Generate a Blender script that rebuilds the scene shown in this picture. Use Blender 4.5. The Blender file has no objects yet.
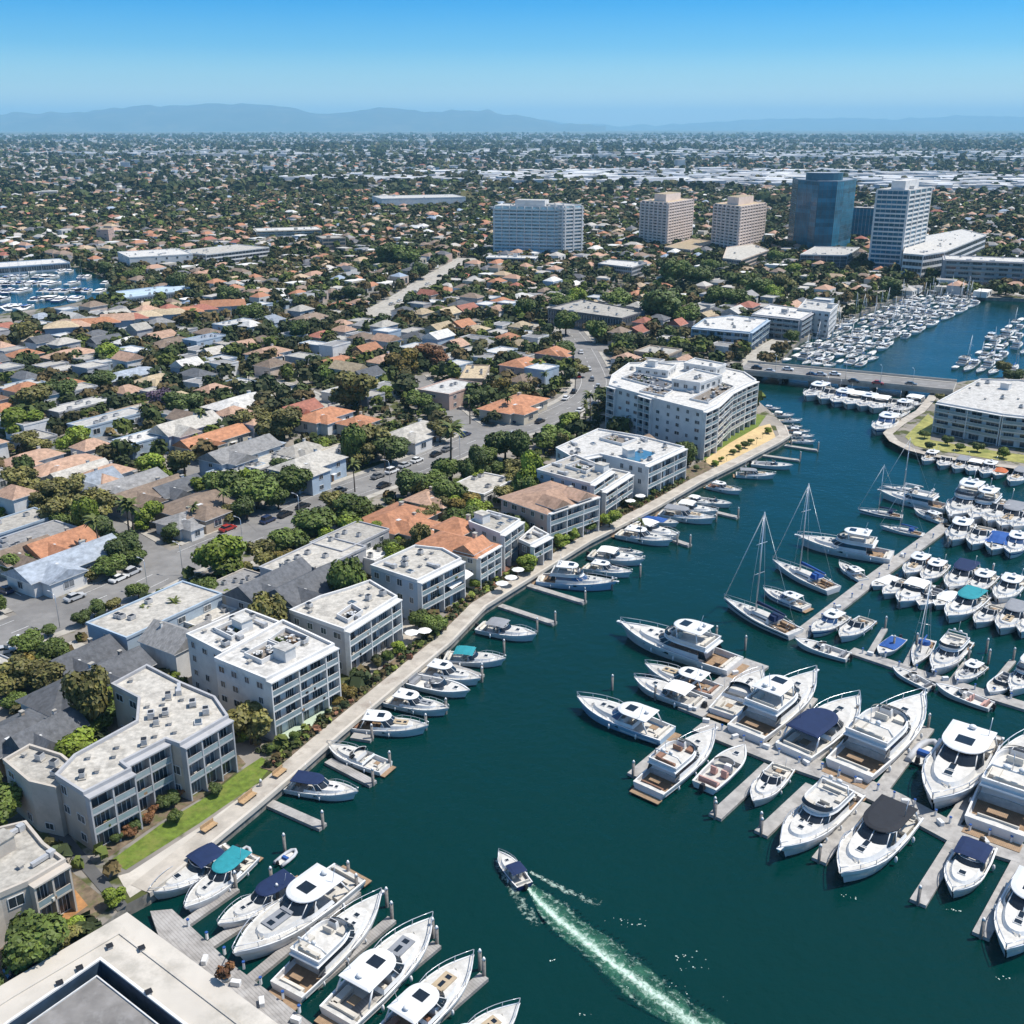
import bpy, math, random
import numpy as np
from mathutils import Vector, Matrix
random.seed(7); RNG = np.random.default_rng(11)
SC = bpy.context.scene
COL = SC.collection
R = math.radians
# ---------------------------------------------------------------- camera
FOC = 1050.0; PITCH = R(20.14); CAMH = 100.0
cam_d = bpy.data.cameras.new('camera'); cam = bpy.data.objects.new('camera', cam_d); COL.objects.link(cam)
cam.location = (0, 0, CAMH); cam.rotation_euler = (R(90) - PITCH, 0, 0)
cam_d.sensor_width = 36; cam_d.lens = 36 * FOC / 1024; cam_d.clip_start = 1; cam_d.clip_end = 200000
SC.camera = cam
# ---------------------------------------------------------------- light
SUN_EL, SUN_AZ = R(61), R(80)                    # azimuth clockwise from +Y (away from the camera, to the right)
w = bpy.data.worlds.new('World'); SC.world = w; w.use_nodes = True
nt = w.node_tree; nt.nodes.clear()
out = nt.nodes.new('ShaderNodeOutputWorld'); bg = nt.nodes.new('ShaderNodeBackground')
sky = nt.nodes.new('ShaderNodeTexSky'); sky.sky_type = 'NISHITA'; sky.sun_disc = False
sky.sun_elevation = SUN_EL; sky.sun_rotation = SUN_AZ; sky.air_density = 1.0; sky.dust_density = 0.6; sky.ozone_density = 3.0
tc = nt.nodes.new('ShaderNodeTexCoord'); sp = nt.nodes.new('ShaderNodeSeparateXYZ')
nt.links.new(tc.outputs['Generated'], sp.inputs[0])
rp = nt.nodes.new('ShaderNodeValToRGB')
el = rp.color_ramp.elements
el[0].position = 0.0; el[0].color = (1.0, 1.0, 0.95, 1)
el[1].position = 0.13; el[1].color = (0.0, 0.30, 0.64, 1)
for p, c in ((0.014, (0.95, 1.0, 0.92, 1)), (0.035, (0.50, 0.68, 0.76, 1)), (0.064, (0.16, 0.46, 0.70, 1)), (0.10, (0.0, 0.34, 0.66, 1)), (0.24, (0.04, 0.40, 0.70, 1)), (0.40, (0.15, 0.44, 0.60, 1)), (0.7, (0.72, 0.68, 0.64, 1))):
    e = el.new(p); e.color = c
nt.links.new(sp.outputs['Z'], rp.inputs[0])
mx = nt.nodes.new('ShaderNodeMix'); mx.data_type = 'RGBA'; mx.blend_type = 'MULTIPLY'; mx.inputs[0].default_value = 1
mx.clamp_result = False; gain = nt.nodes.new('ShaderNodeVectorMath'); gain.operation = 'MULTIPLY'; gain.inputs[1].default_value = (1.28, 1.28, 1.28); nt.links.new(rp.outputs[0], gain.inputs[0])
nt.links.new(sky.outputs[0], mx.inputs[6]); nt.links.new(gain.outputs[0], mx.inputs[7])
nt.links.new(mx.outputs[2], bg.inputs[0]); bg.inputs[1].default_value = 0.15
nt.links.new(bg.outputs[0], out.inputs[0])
sd = bpy.data.lights.new('sun', 'SUN'); sun = bpy.data.objects.new('sun', sd); COL.objects.link(sun)
sd.energy = 4.7; sd.angle = R(0.53); sd.color = (1.0, 0.95, 0.87)
to_sun = Vector((math.sin(SUN_AZ) * math.cos(SUN_EL), math.cos(SUN_AZ) * math.cos(SUN_EL), math.sin(SUN_EL)))
sun.rotation_euler = (-to_sun).to_track_quat('-Z', 'Y').to_euler()
SC.view_settings.view_transform = 'Standard'; SC.view_settings.look = 'None'; SC.view_settings.exposure = 0.25
SC.view_settings.gamma = 1.0
SC.render.engine = 'CYCLES'
SC.cycles.use_denoising = True
SC.cycles.max_bounces = 6; SC.cycles.diffuse_bounces = 2; SC.cycles.glossy_bounces = 2; SC.cycles.transparent_max_bounces = 6; SC.cycles.volume_bounces = 2
SC.cycles.caustics_reflective = False; SC.cycles.caustics_refractive = False
SC.cycles.sample_clamp_indirect = 3.0

# ---------------------------------------------------------------- pixel <-> place
CP, SP_ = math.cos(PITCH), math.sin(PITCH)
def G(px, py, z=0.0):
    u = (px - 512) / FOC; v = (py - 512) / FOC
    dz = -SP_ - v * CP; t = (z - CAMH) / dz
    return (u * t, (CP - v * SP_) * t)
def PX(x, y, z):
    q = y * CP - (z - CAMH) * SP_; up = y * SP_ + (z - CAMH) * CP
    return (512 + FOC * x / q, 512 - FOC * up / q)
def dist(x, y, z=2): return math.sqrt(x * x + y * y + (CAMH - z) ** 2)
def height_at(px, py, ytop, z0=2.0):
    x, y = G(px, py, z0)
    v = (ytop - 512) / FOC
    # solve z on the vertical line above (x, y)
    k = -v                                  # up/q
    # (y*SP + d*CP) = k*(y*CP - d*SP)   d = z - CAMH
    d = y * (k * CP - SP_) / (CP + k * SP_)
    return d + CAMH - z0
def GP(pts, z=0.0): return [G(a, b, z) for a, b in pts]
LAND = 2.0
# ---------------------------------------------------------------- materials
MATS = {}
def mat(name, col, rough=0.7, var=0.15, scale=1.0, metal=0.0, spec=0.4, bump=0.0, objvar=0.0, dirt=None, dirt_scale=0.2, coords='Object', attr=None, bands=None, ior=None):
    if name in MATS: return MATS[name]
    m = bpy.data.materials.new(name); m.use_nodes = True; t = m.node_tree; N = t.nodes; Lk = t.links
    b = N['Principled BSDF']
    b.inputs['Roughness'].default_value = rough; b.inputs['Metallic'].default_value = metal
    b.inputs['Specular IOR Level'].default_value = spec
    if ior: b.inputs['IOR'].default_value = ior
    co = N.new('ShaderNodeTexCoord')
    def mixc(kind, fac, a, bb):
        x = N.new('ShaderNodeMix'); x.data_type = 'RGBA'; x.blend_type = kind
        for s, val in ((0, fac), (6, a), (7, bb)):
            if hasattr(val, 'is_linked') or hasattr(val, 'links'): Lk.new(val, x.inputs[s])
            elif s == 0: x.inputs[0].default_value = val
            else: x.inputs[s].default_value = (*val[:3], 1)
        return x.outputs[2]
    def noise(sc, det=3.0, rgh=0.6):
        n = N.new('ShaderNodeTexNoise'); n.inputs['Scale'].default_value = sc; n.inputs['Detail'].default_value = det; n.inputs['Roughness'].default_value = rgh
        Lk.new(co.outputs[coords], n.inputs['Vector']); return n.outputs[0]
    def ramp(v, a, c):
        r = N.new('ShaderNodeMapRange'); r.inputs[1].default_value = a; r.inputs[2].default_value = c; Lk.new(v, r.inputs[0]); return r.outputs[0]
    if attr:
        at = N.new('ShaderNodeAttribute'); at.attribute_name = attr; base = at.outputs['Color']
        base = mixc('MULTIPLY', 1.0, base, col)
    else:
        rgb = N.new('ShaderNodeRGB'); rgb.outputs[0].default_value = (*col, 1); base = rgb.outputs[0]
    if var:
        f = ramp(noise(scale), 0.3, 0.7)
        lo = 1 - var; hi = 1 + var
        base = mixc('MULTIPLY', 1.0, base, mixc('MIX', f, (lo, lo, lo), (hi, hi, hi)))
    if dirt:
        f = ramp(noise(dirt_scale, 5, 0.7), 0.5, 0.68)
        base = mixc('MIX', f, base, dirt)
    if bands:                                   # planks, tiles: (axis scale, strength, axis)
        wv = N.new('ShaderNodeTexWave'); wv.bands_direction = bands[2]; wv.wave_profile = 'SAW'
        wv.inputs['Scale'].default_value = bands[0]; wv.inputs['Distortion'].default_value = 0.3
        Lk.new(co.outputs[coords], wv.inputs['Vector'])
        f = ramp(wv.outputs['Fac'], 0.0, 0.35)
        base = mixc('MULTIPLY', bands[1], base, mixc('MIX', f, (0.35, 0.35, 0.35), (1.05, 1.05, 1.05)))
    if objvar:
        oi = N.new('ShaderNodeObjectInfo')
        hs = N.new('ShaderNodeHueSaturation'); Lk.new(base, hs.inputs['Color'])
        r1 = N.new('ShaderNodeMapRange'); Lk.new(oi.outputs['Random'], r1.inputs[0]); r1.inputs[3].default_value = 1 - objvar; r1.inputs[4].default_value = 1 + objvar
        Lk.new(r1.outputs[0], hs.inputs['Value']); base = hs.outputs[0]
    Lk.new(base, b.inputs['Base Color'])
    if bump:
        bp = N.new('ShaderNodeBump'); bp.inputs['Strength'].default_value = bump; Lk.new(noise(scale * 2, 4), bp.inputs['Height']); Lk.new(bp.outputs[0], b.inputs['Normal'])
    MATS[name] = m
    return m
M = mat
white_gel = M('boat_gelcoat', (0.70, 0.70, 0.69), 0.32, 0.08, 0.6, spec=0.5, objvar=0.05)
deck_white = M('boat_deck', (0.55, 0.535, 0.50), 0.6, 0.16, 1.6, objvar=0.1, dirt=(0.44, 0.42, 0.385), dirt_scale=0.7)
glass_dark = M('boat_glass', (0.012, 0.018, 0.026), 0.12, 0.2, 0.8, spec=0.6)
glass_blue = M('boat_glass_blue', (0.03, 0.07, 0.16), 0.12, 0.2, 0.8, spec=0.6)
bottom_paint = M('hull_bottom', (0.03, 0.05, 0.09), 0.6, 0.2)
hull_navy = M('hull_navy', (0.012, 0.025, 0.10), 0.25, 0.1, spec=0.6)
hull_blue = M('hull_pale_blue', (0.34, 0.50, 0.66), 0.3, 0.06, spec=0.5)
canvas = {c: M('canvas_' + c, v, 0.85, 0.12, 1.5) for c, v in dict(navy=(0.008, 0.022, 0.075), blue=(0.02, 0.085, 0.30), teal=(0.02, 0.24, 0.28), white=(0.74, 0.74, 0.72), tan=(0.42, 0.33, 0.22), black=(0.02, 0.022, 0.028), grey=(0.24, 0.25, 0.27), orange=(0.46, 0.13, 0.05), pink=(0.50, 0.30, 0.26)).items()}
steel = M('stainless_rail', (0.62, 0.63, 0.65), 0.3, 0.0, metal=0.6)
teak = M('teak', (0.30, 0.20, 0.12), 0.7, 0.2, 2.0, bands=(2.5, 0.5, 'Y'))
seat_cream = M('seat_vinyl', (0.58, 0.54, 0.47), 0.6, 0.1, objvar=0.15)
seat_brown = M('seat_brown', (0.26, 0.14, 0.09), 0.6, 0.1)
grey_tube = M('rubber_tube', (0.45, 0.46, 0.48), 0.6, 0.1)
black_plastic = M('black_plastic', (0.02, 0.02, 0.022), 0.45, 0.1)
fender_m = M('fender', (0.75, 0.75, 0.74), 0.5, 0.1)
dock_wood = M('dock_planks', (0.30, 0.285, 0.27), 0.85, 0.22, 0.5, dirt=(0.40, 0.385, 0.37), dirt_scale=0.25, bands=(1.1, 0.5, 'DIAGONAL'))
dock_grey = M('dock_concrete', (0.36, 0.345, 0.325), 0.85, 0.2, 0.6, dirt=(0.24, 0.23, 0.22), dirt_scale=0.5)
piling_m = M('piling', (0.22, 0.20, 0.18), 0.85, 0.3, 2.0)
piling_cap = M('piling_cap', (0.75, 0.75, 0.74), 0.5, 0.05)
conc = M('concrete', (0.40, 0.375, 0.33), 0.9, 0.14, 0.25, dirt=(0.27, 0.25, 0.22), dirt_scale=0.35)
conc_pale = M('concrete_pale', (0.52, 0.48, 0.42), 0.9, 0.12, 0.12, dirt=(0.40, 0.37, 0.32), dirt_scale=0.16)
seawall_m = M('seawall', (0.26, 0.24, 0.21), 0.9, 0.3, 0.4, dirt=(0.10, 0.10, 0.09), dirt_scale=0.6)
promenade_m = M('promenade', (0.43, 0.39, 0.335), 0.9, 0.2, 0.35, dirt=(0.30, 0.26, 0.22), dirt_scale=0.3)
asphalt = M('asphalt', (0.215, 0.208, 0.20), 0.92, 0.14, 0.35, dirt=(0.16, 0.155, 0.15), dirt_scale=0.07)
asphalt_dark = M('asphalt_dark', (0.10, 0.10, 0.10), 0.92, 0.15, 0.4)
paint_w = M('road_paint_white', (0.7, 0.7, 0.68), 0.8, 0.2, 3)
paint_y = M('road_paint_yellow', (0.6, 0.42, 0.08), 0.8, 0.2, 3)
lawn_m = M('lawn', (0.115, 0.165, 0.022), 0.95, 0.35, 1.1, dirt=(0.17, 0.19, 0.04), dirt_scale=0.3)
sand_m = M('sand', (0.58, 0.43, 0.22), 0.95, 0.12, 0.4, dirt=(0.50, 0.36, 0.19), dirt_scale=0.3)
gravel_m = M('planted_gravel', (0.33, 0.29, 0.24), 0.95, 0.5, 1.6, dirt=(0.13, 0.13, 0.06), dirt_scale=1.1)
soil_m = M('planted_soil', (0.16, 0.12, 0.08), 0.95, 0.4, 0.9, dirt=(0.09, 0.11, 0.03), dirt_scale=0.5)
terrace_m = M('terrace_tiles', (0.42, 0.50, 0.38), 0.7, 0.08, 0.6)
WALL = {c: M('wall_' + c, v, 0.85, 0.07, 0.35, dirt=tuple(q * 0.8 for q in v), dirt_scale=0.25, objvar=0.05) for c, v in dict(
    white=(0.66, 0.65, 0.63), cream=(0.55, 0.50, 0.41), grey=(0.40, 0.40, 0.41), pink=(0.50, 0.36, 0.30), tan=(0.42, 0.34, 0.26), blue=(0.36, 0.44, 0.52), dark=(0.13, 0.13, 0.14), beige=(0.60, 0.49, 0.41), tower=(0.74, 0.62, 0.55), warmgrey=(0.48, 0.43, 0.37)).items()}
ROOF = {c: M('roof_' + c, v, 0.9, 0.24, 1.1, dirt=tuple(q * 0.62 for q in v), dirt_scale=0.4, objvar=0.16) for c, v in dict(
    terracotta=(0.40, 0.185, 0.10), salmon=(0.42, 0.27, 0.19), red=(0.33, 0.13, 0.09), grey=(0.25, 0.245, 0.24), slate=(0.11, 0.115, 0.125), brown=(0.22, 0.165, 0.125), white=(0.52, 0.505, 0.475), pale=(0.42, 0.395, 0.35), blue=(0.29, 0.325, 0.37), tan=(0.44, 0.35, 0.23), ).items()}
for c in ('terracotta', 'salmon', 'red'):
    MATS['roof_' + c].node_tree.nodes['Principled BSDF'].inputs['Roughness'].default_value = 0.8
win_glass = M('window_glass', (0.045, 0.060, 0.075), 0.10, 0.4, 0.5, spec=0.7, objvar=0.5)
win_glass2 = M('window_glass_curtain', (0.13, 0.14, 0.15), 0.15, 0.5, 0.8, spec=0.6, objvar=0.6)
win_blue = M('tower_glass', (0.030, 0.150, 0.235), 0.18, 0.35, 0.12, spec=0.35, objvar=0.3)
win_teal = M('tower_glass_pale', (0.32, 0.47, 0.52), 0.1, 0.5, 0.2, spec=0.8, objvar=0.3)
win_frame = M('window_frame', (0.62, 0.62, 0.61), 0.5, 0.05)
frame_dark = M('window_frame_dark', (0.06, 0.06, 0.065), 0.5, 0.05)
door_m = M('door_paint', (0.18, 0.10, 0.06), 0.5, 0.1, objvar=0.4)
rail_glass = M('rail_glass', (0.24, 0.31, 0.33), 0.1, 0.1, spec=0.7)
metal_unit = M('rooftop_metal', (0.50, 0.50, 0.50), 0.5, 0.15, 1.0, metal=0.3)
trunk_m = M('bark', (0.12, 0.085, 0.06), 0.95, 0.3, 3)
LEAF = {c: M('leaves_' + c, v, 0.6, 0.3, 0.6, spec=0.3, attr='tint', objvar=0.22) for c, v in dict(
    green=(0.100, 0.140, 0.030), dark=(0.075, 0.105, 0.030), bright=(0.165, 0.220, 0.028), olive=(0.150, 0.140, 0.045), gold=(0.200, 0.150, 0.035), rust=(0.18, 0.085, 0.04), purple=(0.14, 0.10, 0.155), palm=(0.115, 0.135, 0.038)).items()}
city_m = M('city_paint', (1, 1, 1), 0.85, 0.12, 0.05, attr='col')
cityleaf_m = M('city_leaves', (1, 1, 1), 0.8, 0.25, 0.05, spec=0.2, attr='col')
# ---------------------------------------------------------------- mesh helpers
class MB:
    def __init__(s): s.v = []; s.f = []; s.m = []; s.sm = []; s.mats = []; s.fc = []
    def mi(s, m):
        if m not in s.mats: s.mats.append(m)
        return s.mats.index(m)
    def face(s, idx, m, smooth=False): s.f.append(tuple(idx)); s.m.append(s.mi(m)); s.sm.append(smooth)
    def poly(s, pts, m, smooth=False):
        k = len(s.v); s.v += [tuple(p) for p in pts]; s.face(range(k, k + len(pts)), m, smooth)
    def box(s, c, d, m, rot=0.0, taper=1.0, tx=None):
        cx, cy, cz = c; dx, dy, dz = d[0] / 2, d[1] / 2, d[2] / 2; k = len(s.v); ca, sa = math.cos(rot), math.sin(rot)
        for z, q in ((-dz, 1), (dz, taper)):
            for x, y in ((-dx, -dy), (dx, -dy), (dx, dy), (-dx, dy)):
                x *= q if tx is None else (1 if z < 0 else tx); y *= q
                s.v.append((cx + x * ca - y * sa, cy + x * sa + y * ca, cz + z))
        for q in ((0, 3, 2, 1), (4, 5, 6, 7), (0, 1, 5, 4), (1, 2, 6, 5), (2, 3, 7, 6), (3, 0, 4, 7)): s.face([k + i for i in q], m)
    def prism(s, pts, z0, z1, m, mtop=None, cap=True):
        k = len(s.v); n = len(pts); s.v += [(p[0], p[1], z0) for p in pts] + [(p[0], p[1], z1) for p in pts]
        for i in range(n): j = (i + 1) % n; s.face((k + i, k + j, k + n + j, k + n + i), m)
        if cap: s.face([k + n + i for i in range(n)], mtop or m)
    def loft(s, rings, m, closed=True, cap0=False, cap1=False, smooth=False, mtop=None):
        k = len(s.v); n = len(rings[0])
        for r in rings: s.v += [tuple(p) for p in r]
        for a in range(len(rings) - 1):
            for i in range(n if closed else n - 1):
                j = (i + 1) % n; s.face((k + a * n + i, k + a * n + j, k + (a + 1) * n + j, k + (a + 1) * n + i), m, smooth)
        if cap0: s.face([k + n - 1 - i for i in range(n)], m)
        if cap1: s.face([k + (len(rings) - 1) * n + i for i in range(n)], mtop or m)
    def tube(s, pts, r, m, n=5, r1=None, closed_caps=True):
        rings = []; P = [Vector(p) for p in pts]
        for i, p in enumerate(P):
            d = (P[min(i + 1, len(P) - 1)] - P[max(i - 1, 0)]).normalized()
            a = d.cross(Vector((0, 0, 1)) if abs(d.z) < 0.9 else Vector((1, 0, 0))).normalized(); b = d.cross(a)
            rr = r if r1 is None else r + (r1 - r) * i / (len(P) - 1)
            rings.append([p + (a * math.cos(2 * math.pi * q / n) + b * math.sin(2 * math.pi * q / n)) * rr for q in range(n)])
        s.loft(rings, m, True, closed_caps, closed_caps, smooth=True)
    def ball(s, c, r, m, n=8, k=5):
        rings = []
        for a in range(k + 1):
            th = math.pi * a / k - math.pi / 2
            q = max(math.cos(th), 0.02)
            rings.append([(c[0] + r[0] * q * math.cos(2 * math.pi * i / n), c[1] + r[1] * q * math.sin(2 * math.pi * i / n), c[2] + r[2] * math.sin(th)) for i in range(n)])
        s.loft(rings, m, True, True, True, smooth=True)
    def mesh(s, name):
        me = bpy.data.meshes.new(name); me.from_pydata(s.v, [], s.f)
        for m in s.mats: me.materials.append(m)
        me.polygons.foreach_set('material_index', s.m); me.polygons.foreach_set('use_smooth', s.sm); me.update()
        return me
    def obj(s, name, parent=None, **kw): return link(name, s.mesh(name), parent, **kw)
def link(name, me, parent=None, loc=None, rz=None, **props):
    o = bpy.data.objects.new(name, me); COL.objects.link(o)
    if parent: o.parent = parent
    if loc is not None: o.location = loc
    if rz is not None: o.rotation_euler = (0, 0, rz)
    for k, v in props.items(): o[k] = v
    return o
def thing(name, cat, label=None, loc=(0, 0, 0), rz=0.0, group=None):
    o = bpy.data.objects.new(name, None); COL.objects.link(o); o.location = loc; o.rotation_euler = (0, 0, rz)
    o['category'] = cat
    if label: o['label'] = label
    if group: o['group'] = group
    return o
def tagt(o, cat, label, group=None):
    o['category'] = cat; o['label'] = label
    if group: o['group'] = group
    return o
CHILD = {}
def kid(o): return CHILD.setdefault(o.name, [c for c in COL.objects if c.parent == o]) if False else list(o.children)
class Proto:
    """A kind of thing kept as a recipe: list of (name, mesh, sub-list); each copy makes real objects that share the meshes."""
    def __init__(s): s.parts = []
    def add(s, name, mb, loc=None, rz=None):
        e = [name, mb.mesh(name) if isinstance(mb, MB) else mb, loc, rz, []]; s.parts.append(e); return e
    def sub(s, e, name, mb, loc=None, rz=None): e[4].append([name, mb.mesh(name) if isinstance(mb, MB) else mb, loc, rz, []])
    def place(s, name, cat, loc, rz, scale=(1, 1, 1), group=None, label=None, most=99, only=None):
        o = thing(name, cat, label, loc, rz, group); o.scale = scale
        for e in s.parts[:most]:
            if only and e[0] not in only: continue
            c = link(e[0], e[1], o, e[2], e[3])
            for q in e[4]: link(q[0], q[1], c, q[2], q[3])
        return o
# polygons
def area(p): return 0.5 * sum(p[i][0] * p[(i + 1) % len(p)][1] - p[(i + 1) % len(p)][0] * p[i][1] for i in range(len(p)))
def ccw(p): return list(p) if area(p) > 0 else list(p)[::-1]
def inside(x, y, p):
    r = False; n = len(p); j = n - 1
    for i in range(n):
        if (p[i][1] > y) != (p[j][1] > y) and x < (p[j][0] - p[i][0]) * (y - p[i][1]) / (p[j][1] - p[i][1]) + p[i][0]: r = not r
        j = i
    return r
def offset(p, d):
    """inset a counter-clockwise polygon by d (negative = outwards)"""
    n = len(p); res = []
    for i in range(n):
        a, b, c = Vector(p[i - 1]).to_2d(), Vector(p[i]).to_2d(), Vector(p[(i + 1) % n]).to_2d()
        e1 = (b - a).normalized(); e2 = (c - b).normalized()
        n1 = Vector((-e1.y, e1.x)); n2 = Vector((-e2.y, e2.x)); bis = (n1 + n2)
        k = bis.dot(n1)
        bis = bis / k if abs(k) > 0.25 else n1
        res.append((b.x + bis.x * d, b.y + bis.y * d))
    return res
def seg_d(x, y, a, b):
    ax, ay = a; bx, by = b; dx, dy = bx - ax, by - ay; t = max(0, min(1, ((x - ax) * dx + (y - ay) * dy) / (dx * dx + dy * dy + 1e-9)))
    return math.hypot(x - ax - t * dx, y - ay - t * dy)
def line_d(x, y, pl): return min(seg_d(x, y, pl[i], pl[i + 1]) for i in range(len(pl) - 1))
def ribbon(pl, wd, z, mb, m, off=0.0, zt=None):
    """a strip along a polyline, off metres to its left; zt makes it a raised kerbed slab from z to zt"""
    n = len(pl); L = []; Rr = []
    for i in range(n):
        a = Vector(pl[max(i - 1, 0)]).to_2d(); b = Vector(pl[min(i + 1, n - 1)]).to_2d(); d = (b - a).normalized(); nn = Vector((-d.y, d.x)); c = Vector(pl[i]).to_2d() + nn * off
        L.append((c + nn * wd / 2)); Rr.append((c - nn * wd / 2))
    for i in range(n - 1):
        q = [Rr[i], Rr[i + 1], L[i + 1], L[i]]
        if zt is None: mb.poly([(p.x, p.y, z) for p in q], m)
        else:
            mb.poly([(p.x, p.y, zt) for p in q], m)
            mb.poly([(Rr[i].x, Rr[i].y, z), (Rr[i + 1].x, Rr[i + 1].y, z), (Rr[i + 1].x, Rr[i + 1].y, zt), (Rr[i].x, Rr[i].y, zt)], m)
            mb.poly([(L[i + 1].x, L[i + 1].y, z), (L[i].x, L[i].y, z), (L[i].x, L[i].y, zt), (L[i + 1].x, L[i + 1].y, zt)], m)
def resample(pl, step):
    res = [tuple(pl[0])]
    for i in range(len(pl) - 1):
        a = Vector(pl[i]).to_2d(); b = Vector(pl[i + 1]).to_2d(); n = max(1, int((b - a).length / step))
        for k in range(1, n + 1): p = a.lerp(b, k / n); res.append((p.x, p.y))
    return res
def smoothline(pl, it=2):
    for _ in range(it):
        q = [pl[0]]
        for i in range(len(pl) - 1):
            a, b = pl[i], pl[i + 1]
            q += [(a[0] * .75 + b[0] * .25, a[1] * .75 + b[1] * .25), (a[0] * .25 + b[0] * .75, a[1] * .25 + b[1] * .75)]
        pl = q + [pl[-1]]
    return pl
BLOCKED = []          # polygons no house or tree may stand in
def blocked(x, y, r=0.0):
    for p, bb in BLOCKED:
        if bb[0] - r < x < bb[2] + r and bb[1] - r < y < bb[3] + r:
            if inside(x, y, p): return True
            if r and line_d(x, y, p + [p[0]]) < r: return True
    return False
def block_out(p):
    xs = [q[0] for q in p]; ys = [q[1] for q in p]; BLOCKED.append((list(p), (min(xs), min(ys), max(xs), max(ys))))
# ================================================================ ground, water, roads
def flat(name, pts, z, m, kind='structure'):
    mb = MB(); mb.poly([(x, y, z) for x, y in ccw(pts)], m); o = mb.obj(name); o['kind'] = kind; return o
# water
wm = bpy.data.materials.new('harbour_water'); wm.use_nodes = True
t = wm.node_tree; b = t.nodes['Principled BSDF']; b.inputs['Roughness'].default_value = 0.09; b.inputs['IOR'].default_value = 1.33; b.inputs['Specular IOR Level'].default_value = 0.40
tcw = t.nodes.new('ShaderNodeTexCoord')
n0 = t.nodes.new('ShaderNodeTexNoise'); n0.inputs['Scale'].default_value = 0.012; n0.inputs['Detail'].default_value = 3
t.links.new(tcw.outputs['Object'], n0.inputs['Vector'])
cr = t.nodes.new('ShaderNodeMix'); cr.data_type = 'RGBA'; cr.inputs[6].default_value = (0.0001, 0.021, 0.017, 1); cr.inputs[7].default_value = (0.0002, 0.029, 0.028, 1)
t.links.new(n0.outputs[0], cr.inputs[0]); t.links.new(cr.outputs[2], b.inputs['Base Color'])
n1 = t.nodes.new('ShaderNodeTexNoise'); n1.inputs['Scale'].default_value = 0.55; n1.inputs['Detail'].default_value = 4; n1.inputs['Roughness'].default_value = 0.6
t.links.new(tcw.outputs['Object'], n1.inputs['Vector'])
bp = t.nodes.new('ShaderNodeBump'); bp.inputs['Strength'].default_value = 0.34; bp.inputs['Distance'].default_value = 0.5
nr = t.nodes.new('ShaderNodeTexNoise'); nr.inputs['Scale'].default_value = 0.028; nr.inputs['Detail'].default_value = 4; t.links.new(tcw.outputs['Object'], nr.inputs['Vector'])
rr_ = t.nodes.new('ShaderNodeMapRange'); rr_.inputs[1].default_value = .35; rr_.inputs[2].default_value = .65; rr_.inputs[3].default_value = .04; rr_.inputs[4].default_value = .17; t.links.new(nr.outputs[0], rr_.inputs[0]); t.links.new(rr_.outputs[0], b.inputs['Roughness'])
n2 = t.nodes.new('ShaderNodeTexNoise'); n2.inputs['Scale'].default_value = 0.11; n2.inputs['Detail'].default_value = 2; t.links.new(tcw.outputs['Object'], n2.inputs['Vector'])
sm = t.nodes.new('ShaderNodeMath'); sm.operation = 'MULTIPLY_ADD'; sm.inputs[1].default_value = 1.6; t.links.new(n2.outputs[0], sm.inputs[0]); t.links.new(n1.outputs[0], sm.inputs[2])
t.links.new(sm.outputs[0], bp.inputs['Height']); t.links.new(bp.outputs[0], b.inputs['Normal'])
flat('harbour_water', [(-400, -200), (900, -200), (900, 1400), (-400, 1400)], 0.0, wm)
# land outline (pixels of the seawall's top edge)
SEA = [(125, 905), (148, 893), (200, 852), (256, 806), (290, 777), (340, 733), (400, 683), (450, 642), (485, 606), (530, 578), (590, 541), (655, 508), (700, 482), (741, 462), (778, 443), (789, 436), (785, 426), (771, 412), (757, 400), (752, 388), (758, 372)]
BASIN_W = [(779, 362), (800, 340), (850, 318), (893, 299), (923, 291), (960, 295), (985, 297), (1060, 300)]
sea = GP(SEA, LAND); basin = GP(BASIN_W, LAND)
FARX = 44000
westland = [(-90, 60)] + GP([(60, 960), (118, 912)], LAND) + sea + basin + [(basin[-1][0] + 400, basin[-1][1] + 10), (FARX, basin[-1][1] + 700), (FARX, 58000), (-FARX, 58000), (-FARX, 60)]
EAST = [(945, 385), (934, 402), (925, 412), (905, 424), (893, 434), (899, 441), (915, 449), (935, 454), (970, 460), (1024, 467), (1130, 480)]
east = GP(EAST, LAND); E2 = GP([(1150, 400), (1060, 372), (1010, 376), (965, 381)], LAND)
eastland = east + E2
gm = bpy.data.materials.new('ground'); gm.use_nodes = True
t = gm.node_tree; b = t.nodes['Principled BSDF']; b.inputs['Roughness'].default_value = 0.95; b.inputs['Specular IOR Level'].default_value = 0.15
gc = t.nodes.new('ShaderNodeTexCoord')
def gnoise(s, d=4, r=0.6):
    n = t.nodes.new('ShaderNodeTexNoise'); n.inputs['Scale'].default_value = s; n.inputs['Detail'].default_value = d; n.inputs['Roughness'].default_value = r
    t.links.new(gc.outputs['Object'], n.inputs['Vector']); return n.outputs[0]
def gmix(f, a, c, lo=0.4, hi=0.6):
    r = t.nodes.new('ShaderNodeMapRange'); r.inputs[1].default_value = lo; r.inputs[2].default_value = hi; t.links.new(f, r.inputs[0])
    x = t.nodes.new('ShaderNodeMix'); x.data_type = 'RGBA'; t.links.new(r.outputs[0], x.inputs[0])
    for k, val in ((6, a), (7, c)):
        if isinstance(val, tuple): x.inputs[k].default_value = (*val, 1)
        else: t.links.new(val, x.inputs[k])
    return x.outputs[2]
g1 = gmix(gnoise(0.06), (0.30, 0.27, 0.235), (0.20, 0.185, 0.165), 0.42, 0.58)
g1 = gmix(gnoise(0.11), g1, (0.075, 0.085, 0.03), 0.52, 0.58)
vo = t.nodes.new('ShaderNodeTexVoronoi'); vo.inputs['Scale'].default_value = 0.022; t.links.new(gc.outputs['Object'], vo.inputs['Vector'])
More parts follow.
